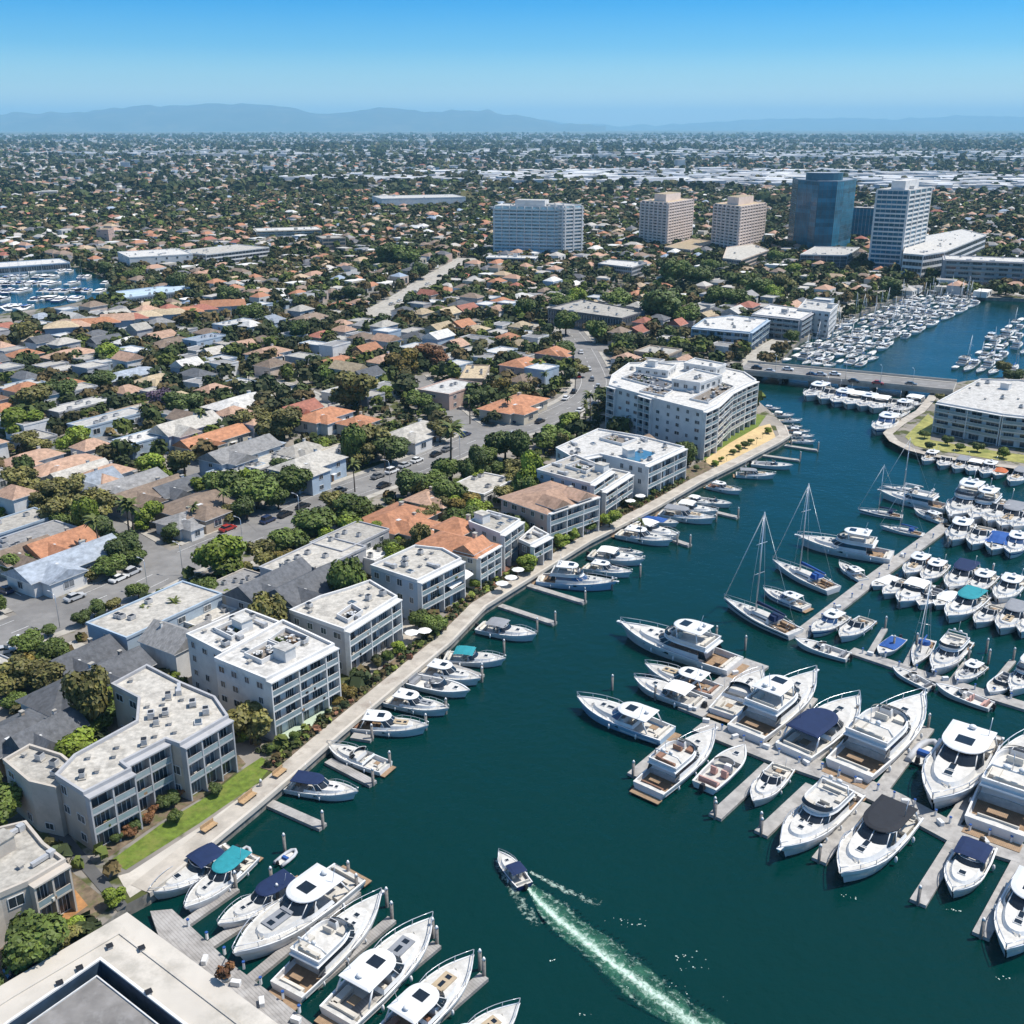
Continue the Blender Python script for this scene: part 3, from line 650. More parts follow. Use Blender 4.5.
# pitched waterfront houses ------------------------------------------------
def hip(mb, x0, x1, y0, y1, z, h, m, over=.5, gable=False, soff=None):
    x0 -= over; x1 += over; y0 -= over; y1 += over
    dx, dy = x1 - x0, y1 - y0
    B = [(x0, y0, z), (x1, y0, z), (x1, y1, z), (x0, y1, z)]
    if dx >= dy:
        k = 0.02 if gable else dy / 2 * .98; r0, r1 = (x0 + k, (y0 + y1) / 2, z + h), (x1 - k, (y0 + y1) / 2, z + h)
        for f in ((B[0], B[1], r1, r0), (B[2], B[3], r0, r1), (B[1], B[2], r1), (B[3], B[0], r0)): mb.poly(f, m)
    else:
        k = 0.02 if gable else dx / 2 * .98; r0, r1 = ((x0 + x1) / 2, y0 + k, z + h), ((x0 + x1) / 2, y1 - k, z + h)
        for f in ((B[1], B[2], r1, r0), (B[3], B[0], r0, r1), (B[0], B[1], r0), (B[2], B[3], r1)): mb.poly(f, m)
    mb.poly(B[::-1], soff or m); mb.loft([[(p[0], p[1], p[2] - .16) for p in B], B], soff or m)
def quad_frame(px, H):
    """rectangle through roof corners (front-left, front-right, back-right): centre, size, angle"""
    a, b, c = [Vector(q).to_2d() for q in bp(px, H)]
    d = (b - a); ang = math.atan2(d.y, d.x); L = d.length; n = Vector((-d.y, d.x)).normalized(); dep = (c - b).dot(n)
    ctr = a + d / 2 + n * dep / 2; return ctr, L, abs(dep), ang
def villa(name, cat, label, px, H, floors, wallm, roofm, ridge=2.2, extra=None, front='balc'):
    ctr, L, D, ang = quad_frame(px, H); ca, sa = math.cos(ang), math.sin(ang)
    loc = [(-L / 2, -D / 2), (L / 2, -D / 2), (L / 2, D / 2), (-L / 2, D / 2)]
    p = [(ctr.x + x * ca - y * sa, ctr.y + x * sa + y * ca) for x, y in loc]
    r = building(name, cat, label, p, H, floors, wallm, None, {0: 'win', 1: front, 'default': 'win'} if front else {'default': 'win'}, bay=3.2, trimm=WALL['white'])
    mb = MB(); hip(mb, -L / 2, L / 2, -D / 2, D / 2, H - .1, ridge, roofm, .7, soff=WALL['white'])
    ro = mb.obj('roof', r, rz=ang)
    for (ex, ey, el, ed, eh, er, gb) in (extra or []):
        mb = MB(); hip(mb, ex * L - el / 2, ex * L + el / 2, ey * D - ed / 2, ey * D + ed / 2, H - .1 + eh, er, roofm, .4, gb, WALL['white']); mb.box((ex * L, ey * D, H + eh / 2 - .2), (el - .3, ed - .3, eh), wallm)
        o = mb.obj('dormer', ro)
    mb = MB(); mb.box((L * .2, D * .25, H + ridge * .7), (.8, .8, 2.0), wallm); mb.box((L * .2, D * .25, H + ridge * .7 + 1.06), (1.0, 1.0, .16), conc); mb.obj('chimney', ro)
    return r
villa('waterfront_house', 'house', 'terracotta roofed waterfront house with gable end above the red terrace', [(419, 543), (476, 557), (500, 545)], 8.0, 3, WALL['cream'], ROOF['terracotta'], 2.2, [(.30, -.1, 5, 7, 0.6, 1.8, True)])
villa('waterfront_house', 'house', 'terracotta roofed house directly behind the gabled terracotta waterfront house', [(434, 527), (462, 534), (474, 522)], 7.4, 2, WALL['cream'], ROOF['terracotta'], 2.0, None, None)
villa('waterfront_house', 'house', 'pink stucco waterfront house with brown gabled roofs and roof deck', [(501, 497), (547, 513), (578, 490)], 9.4, 3, WALL['pink'], ROOF['salmon'], 2.0, [(.36, -.25, 6, 5, .8, 1.8, True), (.36, .22, 6, 5, .8, 1.8, True)])
# --- east shore block
building('apartment_building', 'apartment building', 'white four storey apartment block on the east point with dark ribbon balconies', bp([(937, 403), (1003, 415), (1075, 423), (1080, 390), (1020, 381), (980, 380)], 10.2), 10.2, 4, WALL['white'], ROOF['white'], {0: 'balc', 1: 'balc', 'default': 'band'}, units=16, bay=5)
# --- far side of the bridge
building('apartment_building', 'apartment building', 'teal glazed low apartment block left of the road bridge', bp([(692, 328), (750, 333), (768, 320), (733, 316), (705, 319)], 9), 9, 3, WALL['blue'], ROOF['white'], {'default': 'balc'}, units=12, bay=4)
building('apartment_building', 'apartment building', 'grey stepped apartment row behind the teal glazed low block', bp([(752, 315), (800, 320), (815, 311), (770, 305)], 10), 10, 4, WALL['grey'], ROOF['white'], {'default': 'balc'}, units=8, bay=4)
building('apartment_building', 'apartment building', 'tall white narrow apartment row beside the crowded far marina', bp([(798, 309), (830, 313), (838, 305), (806, 300)], 11), 11, 4, WALL['white'], ROOF['white'], {'default': 'win'}, units=5)
building('shop', 'building', 'low grey shed roofed building at the left end of the bridge road', bp([(634, 352), (668, 356), (682, 350), (650, 346)], 4.5), 4.5, 1, WALL['tan'], ROOF['pale'], {'default': 'band'}, units=4)
building('apartment_building', 'apartment building', 'wide grey flat roofed building among trees below the beige towers', bp([(548, 309), (622, 319), (645, 312), (582, 300)], 8), 8, 2, WALL['dark'], ROOF['pale'], {'default': 'band'}, units=20)
building('apartment_building', 'apartment building', 'pale two storey office beside orange awning below the first beige tower', bp([(598, 264), (632, 268), (647, 263), (610, 260)], 8), 8, 3, WALL['grey'], ROOF['white'], {'default': 'band'}, units=5)
def boxblock(name, cat, label, fl, fr, side, ytop, floors, wallm, roofm, styles, depth=25, units=6, **kw):
    """front-left and front-right base pixels, depth in metres (or a base pixel of the rear right corner)"""
    a, b = Vector(G(*fl, LAND)), Vector(G(*fr, LAND)); d = (b - a).normalized(); n = Vector((-d.y, d.x))
    if n.y < 0: n = -n
    H = height_at(fl[0], fl[1], ytop)
    if side is not None: c = Vector(G(*side, LAND)); off = c - b
    else: off = n * depth
    r = building(name, cat, label, [tuple(a), tuple(b), tuple(b + off), tuple(a + off)], H, floors, wallm, roofm, styles, units=units, **kw)
    return r, H, (a, b, off)
def cap(r, H, fr_, m, hh, roofm, label=None):
    """a plant room on a tower's roof: a part of the tower"""
    a, b, off = fr_; c = (a + b + off) / 2; 
    A = Vector((a.x, a.y)); c = a + (b - a) / 2 + off / 2
    pts = [a + (b - a) * u + off * v - c for u, v in ((.28, .2), (.72, .2), (.72, .8), (.28, .8))]
    mb = MB(); q = ccw([tuple(x) for x in pts]); mb.prism(q, H, H + hh, m, roofm); mb.obj('plant_room', r)
# --- the towers
def slabs(r, H, fr_, floors, m, piers, pm, out_=1.3, edges=(0, 1), rail=None, pw=None, st=.15):
    a, b, off = fr_; c = a + (b - a) / 2 + off / 2
    p = ccw([tuple(q - c) for q in (a, b, b + off, a + off)])
    for f in range(1, floors):
        z = H * f / floors; mb = MB(); o1 = offset(p, -out_); n = len(p)
        mb.loft([[(x, y, z - st) for x, y in o1], [(x, y, z + st) for x, y in o1]], m, cap0=True, cap1=True)
        e = offset(p, -out_ + .1)
        o = mb.obj('floor_slab', r)
        if rail:
            mb = MB()
            for i in range(4):
                A, B, d, nn, L, _ = edge_info(e, i)
                if nn.y > .3: continue
                mid = (A + B) / 2; mb.box((mid.x, mid.y, z + .68), (L - .1, .08, 1.0), rail, math.atan2(d.y, d.x))
            mb.obj('railing', o)
    for i in range(4):
        A, B, d, nn, L, _ = edge_info(p, i)
        if nn.y > .3: continue
        k = max(1, int(L / piers))
        for q in range(k + 1):
            pos = A.lerp(B, q / k) + nn * (out_ * .5); mb = MB(); mb.box((pos.x, pos.y, H / 2), (pw or piers * .17, out_ + .3, H - .3), pm, math.atan2(d.y, d.x)); mb.obj('pier', r)
r, H, fr_ = boxblock('residential_tower', 'tower', 'broad white residential tower with pale blue balconies, leftmost of the five towers', (495, 257), (562, 259), None, 206, 15, WALL['white'], ROOF['white'], {'default': 'curtain'}, 24, 8, glass=win_teal, bay=5)
slabs(r, H, fr_, 15, WALL['white'], 6, WALL['white'], 1.3, rail=M('tower_rail', (.46, .62, .68), .15, .1, spec=.7), pw=.5); cap(r, H, fr_, WALL['white'], 4.5, ROOF['white'])
r, H, fr_ = boxblock('residential_tower', 'tower', 'white balcony wing standing against the right end of the leftmost tower', (563.5, 259.5), (580, 258), None, 206, 15, WALL['white'], ROOF['white'], {'default': 'curtain'}, 26, 3, glass=win_teal, bay=5)
slabs(r, H, fr_, 15, WALL['white'], 7, WALL['white'], 1.8, rail=WALL['white'])
for fl, fr, sd_, yt, lab in (((640, 246.5), (666, 250), (690, 244), 201, 'beige ribbed residential tower, second tower from the left'), ((712, 251.5), (737, 256), (761.5, 250), 204, 'beige ribbed residential tower on a podium, left of the dark glass tower')):
    r, H, fr_ = boxblock('residential_tower', 'tower', lab, fl, fr, sd_, yt, 16, WALL['tower'], ROOF['tan'], {'default': 'curtain'}, 24, 4, glass=win_glass, bay=4, trimm=WALL['tower'])
    slabs(r, H, fr_, 16, WALL['tower'], 5.5, WALL['tower'], 1.2, rail=WALL['tower'], pw=1.2); cap(r, H, fr_, WALL['tower'], 6, ROOF['tan'])
building('podium', 'building', 'low beige parking podium right of the second tower from the left', GP([(664, 255), (690, 258), (716, 249), (692, 246)], LAND), 6, 2, WALL['beige'], ROOF['tan'], {'default': 'band'}, units=4)
building('podium', 'building', 'low beige parking podium in front of the third tower', GP([(722, 270), (740, 272), (768, 261), (752, 254), (726, 258)], LAND), 8, 3, WALL['beige'], ROOF['pale'], {'default': 'band'}, units=5)
# dark glass tower with a bowed front
pts = GP([(792, 251), (806, 253.5), (812, 255), (830, 255.2), (837, 254), (849, 250)], LAND); back = [Vector(pts[-1]) + Vector((4, 34)), Vector(pts[0]) + Vector((4, 34))]
H = height_at(806, 253.5, 181)
r = building('office_tower', 'tower', 'dark blue glass office tower with bowed front and rounded roof cap', pts + [tuple(q) for q in back], H, 18, M('tower_spandrel', (0.03, 0.12, 0.18), 0.3, 0.1), ROOF['blue'], {'default': 'curtain'}, units=3, glass=win_blue, bay=3.2, fm=frame_dark, trimm=M('tower_crown', (0.10, 0.19, 0.26), 0.4, 0.1))
c_ = Vector((sum(q[0] for q in pts) / 6, sum(q[1] for q in pts) / 6 + 12)); cc = Vector(r.location[:2])
mb = MB(); mb.prism([(c_.x - cc.x + 15 * math.cos(a_), c_.y - cc.y + 11 * math.sin(a_)) for a_ in [2 * math.pi * k / 20 for k in range(20)]], H, H + 6, M('tower_spandrel', (0, 0, 0)), ROOF['blue']); mb.obj('crown', r)
r, H, fr_ = boxblock('office_tower', 'tower', 'white framed tower with horizontal blue window bands, rightmost of the towers', (868, 271), (899, 273), (921, 265), 190, 18, WALL['white'], ROOF['white'], {'default': 'curtain'}, 24, 4, glass=win_blue, bay=3.4)
slabs(r, H, fr_, 18, WALL['white'], 12, WALL['white'], .7, rail=None, pw=1.2, st=.55)
a, b, off = fr_; cap(r, H, fr_, WALL['white'], 6, ROOF['white'])
boxblock('office_building', 'building', 'dark glass mid rise with white roof between the two right hand towers', (849, 241), (871, 242), None, 208, 9, WALL['dark'], ROOF['white'], {'default': 'curtain'}, 22, 3, glass=win_blue)
boxblock('office_building', 'building', 'low white banded office in front of the dark glass tower', (799, 269), (846, 270), (858, 261), 255, 4, WALL['white'], ROOF['white'], {'default': 'curtain'}, units=10, bay=5, glass=win_glass)
building('office_building', 'building', 'curved low white podium beside the rightmost tower with ribbon windows', GP([(900, 279), (920, 281), (941, 277), (983, 257), (960, 250), (905, 262)], LAND), height_at(905, 279, 254), 4, WALL['white'], ROOF['white'], {'default': 'band'}, units=20, bay=5)
boxblock('apartment_building', 'apartment building', 'long dark glazed apartment block at the head of the far marina', (942, 285), (1075, 291), None, 260, 5, WALL['grey'], ROOF['white'], {'default': 'balc'}, 26, 12, bay=8)
boxblock('apartment_building', 'apartment building', 'white four storey block with dark square bays, left of a matching longer block', (131, 272), (194, 268), None, 258, 3, WALL['white'], ROOF['white'], {'default': 'win'}, 42, 9, bay=7)
boxblock('apartment_building', 'apartment building', 'longer white block with ribbon windows standing right of the dark bay block', (207, 267), (270, 259), None, 255, 3, WALL['white'], ROOF['pale'], {'default': 'band'}, 36, 9, bay=7)
boxblock('apartment_building', 'apartment building', 'pale long midrise standing alone on the plain beyond the left basin', (258, 242), (322, 240), None, 231.5, 4, WALL['cream'], ROOF['white'], {'default': 'balc'}, 30, 8, bay=8)
boxblock('apartment_building', 'apartment building', 'small tan midrise at the right of the pale long midrise', (323, 250), (346, 249), None, 239, 3, WALL['tan'], ROOF['pale'], {'default': 'band'}, 25, 3, bay=8)
boxblock('residential_tower', 'tower', 'small square pinkish tower rising alone above the left plain', (98, 246), (110, 246), None, 230, 5, WALL['pink'], ROOF['tan'], {'default': 'win'}, 14, 1, bay=7)
boxblock('warehouse', 'warehouse', 'long bright white warehouse lying left of the leftmost tower', (382, 210), (466, 208), None, 199, 1, WALL['white'], ROOF['white'], {'default': 'none'}, 60, 6)
boxblock('office_building', 'building', 'low white pavilion at the foot of the leftmost tower', (486, 266), (535, 267), None, 258, 2, WALL['white'], ROOF['white'], {'default': 'band'}, 16, 5, bay=5)
building('marina_shed', 'shed', 'long white roofed shed along the far side of the left basin', bp([(-30, 270), (70, 263), (60, 259), (-30, 265)], 5), 5, 1, WALL['blue'], ROOF['white'], {'default': 'band'}, units=6)
building('marina_shed', 'shed', 'long pale blue roofed shed between the left basin and the dark bay block', bp([(122, 299), (196, 290), (186, 284), (116, 292)], 5), 5, 1, WALL['blue'], M('roof_pale_blue', (.42, .52, .60), .8, .15, .3), {'default': 'band'}, units=8)
# --- bottom-left corner
building('apartment_building', 'apartment building', 'grey flat roofed house with dark window front in the bottom left corner', bp([(-50, 905), (-20, 835), (26, 824), (44, 846), (65, 862), (28, 884), (0, 896), (-30, 915)], 7.4), 7.4, 2, WALL['warmgrey'], ROOF['pale'], lambda n, L: 'balc' if n.y < -.5 and L > 4 else 'win', units=5)
# concrete quay building with a sunken court
ZP = 5.0
outer = GP([(127, 912), (300, 1040), (330, 1062), (130, 1150), (-120, 1100), (-70, 1030), (0, 986)], ZP)
inner = GP([(100, 961), (180, 1023), (236, 1066), (110, 1120), (-40, 1062), (10, 1023)], ZP)
outer, inner = ccw(outer), ccw(inner); c0 = (sum(q[0] for q in outer) / len(outer), sum(q[1] for q in outer) / len(outer))
root = thing('quay_building', 'building', 'pale concrete flat roofed quay building with sunken court, bottom left', (c0[0], c0[1], 0))
L_ = lambda P, z: [(x - c0[0], y - c0[1], z) for x, y in P]
block_out(outer)
mb = MB(); mb.loft([L_(outer, -.5), L_(outer, ZP)], conc_pale); mb.obj('wall', root)
# roof deck: ring between outer and the court, built as a bridge-free triangulated ring
mb = MB()
import mathutils.geometry as mg
tess = mg.tessellate_polygon([[Vector(q) for q in L_(outer, ZP)], [Vector(q) for q in L_(inner, ZP)[::-1]]])
vv = L_(outer, ZP) + L_(inner, ZP)[::-1]; mb.v += vv
for tri in tess:
    a_, b_, c_ = [Vector(vv[i]) for i in tri]
    mb.face(tri if (b_ - a_).cross(c_ - a_).z > 0 else tri[::-1], conc_pale)
ro = mb.obj('roof', root)
ins = offset(outer, 2.6); mb = MB(); mb.loft([L_(ins, ZP + .003), L_(ins, ZP + .16), L_(offset(outer, 2.95), ZP + .16), L_(offset(outer, 2.95), ZP + .003)], conc_pale); mb.obj('roof_kerb', ro)
mb = MB(); mb.loft([L_(offset(inner, -.35), ZP + .003), L_(offset(inner, -.35), ZP + .22), L_(inner, ZP + .22), L_(inner, ZP - .02)], WALL['white']); mb.obj('court_kerb', ro)
mb = MB(); mb.loft([L_(inner, ZP)[::-1], L_(inner, -.4)[::-1]], M('court_wall', (0.05, 0.08, 0.12), 0.25, 0.3, 0.4, spec=0.6)); mb.obj('court_wall', root)
core = offset(inner, 1.35); mb = MB(); mb.prism([(x - c0[0], y - c0[1]) for x, y in core], -.4, ZP - .5, WALL['dark'], M('court_roof', (0.20, 0.19, 0.18), .9, .25, .3, dirt=(.27, .26, .25), dirt_scale=.4)); mb.obj('court_roof', root)
mb = MB(); mb.loft([L_(core, ZP - .49), L_(core, ZP - .3), L_(offset(core, .15), ZP - .3), L_(offset(core, .15), ZP - .49)], WALL['white']); mb.obj('court_roof_edge', root)
for k, (px_, py_) in enumerate([(110, 948), (149, 994), (60, 985), (142, 950), (80, 970)]):
    x, y = G(px_, py_, ZP); mb = MB(); mb.box((x - c0[0], y - c0[1], ZP + .18), (.6, .6, .36), metal_unit, .6); mb.box((x - c0[0], y - c0[1], ZP + .40), (.8, .8, .08), black_plastic, .6); mb.obj('roof_vent', ro)
# --- road bridge
pb = GP([(738, 362.5), (752, 361), (855, 371.5), (950, 380), (952, 389), (928, 391.5), (850, 383.5), (738, 371.5)], LAND + 2.0)
na, nb_ = Vector(G(742, 362, LAND + 2)), Vector(G(955, 381, LAND + 2)); sa_, sb = Vector(G(742, 371.5, LAND + 2)), Vector(G(955, 393, LAND + 2))
ctr = (na + nb_ + sa_ + sb) / 4; u = ((nb_ + sb) / 2 - (na + sa_) / 2); LB = u.length; ang = math.atan2(u.y, u.x); un = u.normalized(); WB = abs((na - sa_).dot(Vector((-un.y, un.x))))
br = thing('road_bridge', 'bridge', 'long low concrete road bridge crossing the channel, cars on it', (ctr.x, ctr.y, LAND + 2.0), ang)
mb = MB(); mb.box((0, 0, -.7), (LB, WB, 1.3), conc); mb.obj('deck', br)
mb = MB(); mb.box((0, 0, -.02), (LB - .5, WB - 4.4, .06), asphalt); ro = mb.obj('carriageway', br); mb = MB()
for k in range(int(LB / 7)): mb.box((-LB / 2 + 3 + k * 7, 0, .016), (3, .2, .02), paint_w)
mb.obj('lane_line', ro)
for s in (-1, 1):
    mb = MB(); mb.box((0, s * (WB / 2 - .2), .5), (LB - .1, .3, 1.0), conc_pale); mb.obj('parapet', br)
    mb = MB(); mb.box((0, s * (WB / 2 - 1.2), .04), (LB - .2, 1.7, .18), conc); mb.obj('footway', br)
for k in range(7):
    mb = MB(); x = -LB / 2 + LB * (k + .5) / 7
    mb.box((x, 0, -1.75), (1.3, WB - .6, .8), seawall_m)
    for s in (-.38, -.13, .13, .38): mb.tube([(x, s * WB, -7), (x, s * WB, -2.0)], .6, seawall_m, 8)
    mb.obj('pier', br)
block_out([tuple(na), tuple(nb_), tuple(sb), tuple(sa_)]); ang_b = ang

r_ = hb; roof_terrace(r_, [(622, 379), (664, 390), (676, 384), (634, 374)], 15.4, 22, M('court_floor', (0.1, .11, .13)), .7); roof_terrace(r_, [(690, 400), (708, 404), (734, 388), (722, 384)], 15.4, 18, None, .7); roof_terrace(r_, [(640, 392), (664, 397), (672, 392), (650, 387)], 15.4, 10, None, .7)
BENCH = Proto(); mb = MB(); mb.box((0, 0, .42), (7, .9, .1), M('bench_wood', (0.42, 0.28, 0.15), .8, .2, 2, bands=(2, .4, 'Y'))); mb.box((0, .42, .75), (7, .08, .5), MATS['bench_wood']); BENCH.add('seat', mb)
for x_ in (-3, 0, 3): mb = MB(); mb.box((x_, 0, .18), (.16, .8, .38), seawall_m); BENCH.add('leg', mb)
BENCHES = []
for a, b in (((241, 806), (255, 795)), ((203, 834), (216, 825)), ((275, 779), (285, 771))):
    A, B_ = Vector(G(*a, LAND)), Vector(G(*b, LAND)); d = B_ - A; c = (A + B_) / 2; BENCHES.append((BENCH.place('bench', 'bench', (c.x, c.y, LAND + .1), math.atan2(d.y, d.x), (d.length / 7, 1.2, 1), 'wooden benches by the lawn'), 'long wooden bench along the seawall'))
# ================================================================ houses
def house_proto(kind, rc, wc, w, d, h, floors, small=False):
    P = Proto(); rm = ROOF[rc]; wmat = WALL[wc]; mb = MB(); mb.prism([(-w / 2, -d / 2), (w / 2, -d / 2), (w / 2, d / 2), (-w / 2, d / 2)], -.4, h - .02, wmat)
    wing = kind in ('hip', 'gable') and not small
    if wing: mb.prism([(-w * .42, -d * .85), (-w * .05, -d * .85), (-w * .05, -d * .5), (-w * .42, -d * .5)], -.4, h - .25, wmat)
    P.add('wall', mb); mb = MB(); rh = min(w, d) * (.22 if kind == 'hip' else .26)
    if kind == 'flat':
        q = [(-w / 2, -d / 2), (w / 2, -d / 2), (w / 2, d / 2), (-w / 2, d / 2)]; o1 = offset(q, -.15); i1 = offset(q, .2)
        mb.loft([[(x, y, h - .2) for x, y in o1], [(x, y, h + .35) for x, y in o1], [(x, y, h + .35) for x, y in i1], [(x, y, h + .02) for x, y in i1]], wmat)
        mb.poly([(x, y, h + .03) for x, y in i1], rm); mb.poly([(x, y, h - .2) for x, y in o1][::-1], wmat)
    else:
        hip(mb, -w / 2, w / 2, -d / 2, d / 2, h, rh, rm, .6, kind == 'gable', WALL['white'])
        if kind == 'gable':
            mb2 = mb
        if wing: hip(mb, -w * .42, -w * .05, -d * .85, -d * .1, h - .22, rh * .8, rm, .4, kind == 'gable', WALL['white'])
    ro = P.add('roof', mb)
    if not small:
        if kind == 'flat':
            for _ in range(4):
                mb = MB(); x, y = random.uniform(-.35, .35) * w, random.uniform(-.35, .35) * d; mb.box((x, y, h + .5), (1.2, 1.0, .8), metal_unit); mb.box((x, y, h + .93), (.9, .8, .06), black_plastic); P.sub(ro, 'air_unit', mb)
        else:
            mb = MB(); mb.box((w * .22, d * .1, h + rh * .75), (.8, .7, 1.8), wmat); mb.box((w * .22, d * .1, h + rh * .75 + .97), (1.0, .9, .15), conc); P.sub(ro, 'chimney', mb)
            mb = MB(); mb.box((-w * .2, -d * .28, h + rh * .52), (1.1, .9, .16), win_frame); P.sub(ro, 'skylight', mb)
    fh = h / floors
    ws = [(-w * .33, -d / 2, 0), (w * .05, -d / 2, 0), (w * .33, -d / 2, 0), (w / 2, -d * .25, math.pi / 2), (w / 2, d * .22, math.pi / 2), (-w / 2, 0, -math.pi / 2)]
    if wing: ws[0] = (-w * .24, -d * .85, 0)
    if small: ws = ws[1:4]
    for f in range(floors if not small else 1):
        for x, y, a in ws:
            g = random.choice((win_glass, win_glass, win_glass2)); A, B = window_meshes(1.8 if not small else 2.4, fh * .46, win_frame, g)
            e = P.add('window', A, (x, y, f * fh + fh * .3), a); P.sub(e, 'pane', B)
    if not small:
        mb = MB(); mb.box((w * .2, -d / 2 - .03, 1.05), (1.0, .1, 2.1), door_m); mb.box((w * .2, -d / 2 - .6, 2.35), (1.8, 1.2, .12), WALL['white']); P.add('door', mb)
    return P
HP = {}
def hproto(kind, rc, wc, cls):
    k = (kind, rc, wc, cls)
    if k not in HP:
        w, d, h, f, s = {'S': (12, 9, 3.4, 1, False), 'M': (16, 10, 4.0, 1, False), 'L': (22, 11, 5.8, 2, False), 'F': (14, 10, 4.2, 1, True), 'T': (13, 10, 6.2, 2, True)}[cls]
        HP[k] = house_proto(kind, rc, wc, w, d, h, f, s); HP[k].dim = (w, d, h)
    return HP[k]
a_, b_ = Vector(G(62, 614, LAND)), Vector(G(431, 460, LAND)); RD = (b_ - a_).normalized(); RANG = math.atan2(RD.y, RD.x); RN = Vector((-RD.y, RD.x))
HOUSES = []            # (object, look) for the labels
RCN = dict(terracotta='terracotta', salmon='salmon pink', red='brick red', grey='grey', slate='dark slate', brown='brown', white='white', pale='pale', blue='blue grey', tan='tan')
def add_house(x, y, kind, rc, wc, w, d, cls, ang, hh=None, name='house'):
    P = hproto(kind, rc, wc, cls); pw, pd, ph = P.dim
    o = P.place(name, 'house', (x, y, LAND), ang, (w / pw, d / pd, (hh or ph) / ph * random.uniform(.93, 1.08)), 'houses of the low rise neighbourhood')
    storey = 'two storey ' if cls in 'LT' else ''
    HOUSES.append((o, f"{RCN[rc]} {dict(hip='hip', gable='gable', flat='flat')[kind]} roofed {WCN[wc]} {storey}house"))
    c = Vector((x, y)); u = Vector((math.cos(ang), math.sin(ang))); v = Vector((-u.y, u.x))
    block_out([tuple(c - u * (w / 2 + .6) - v * (d / 2 + .6)), tuple(c + u * (w / 2 + .6) - v * (d / 2 + .6)), tuple(c + u * (w / 2 + .6) + v * (d / 2 + .6)), tuple(c - u * (w / 2 + .6) + v * (d / 2 + .6))])
    return o
WCN = dict(white='white', cream='cream', grey='grey', pink='pink', tan='tan', blue='pale blue', dark='dark', beige='beige', warmgrey='warm grey')
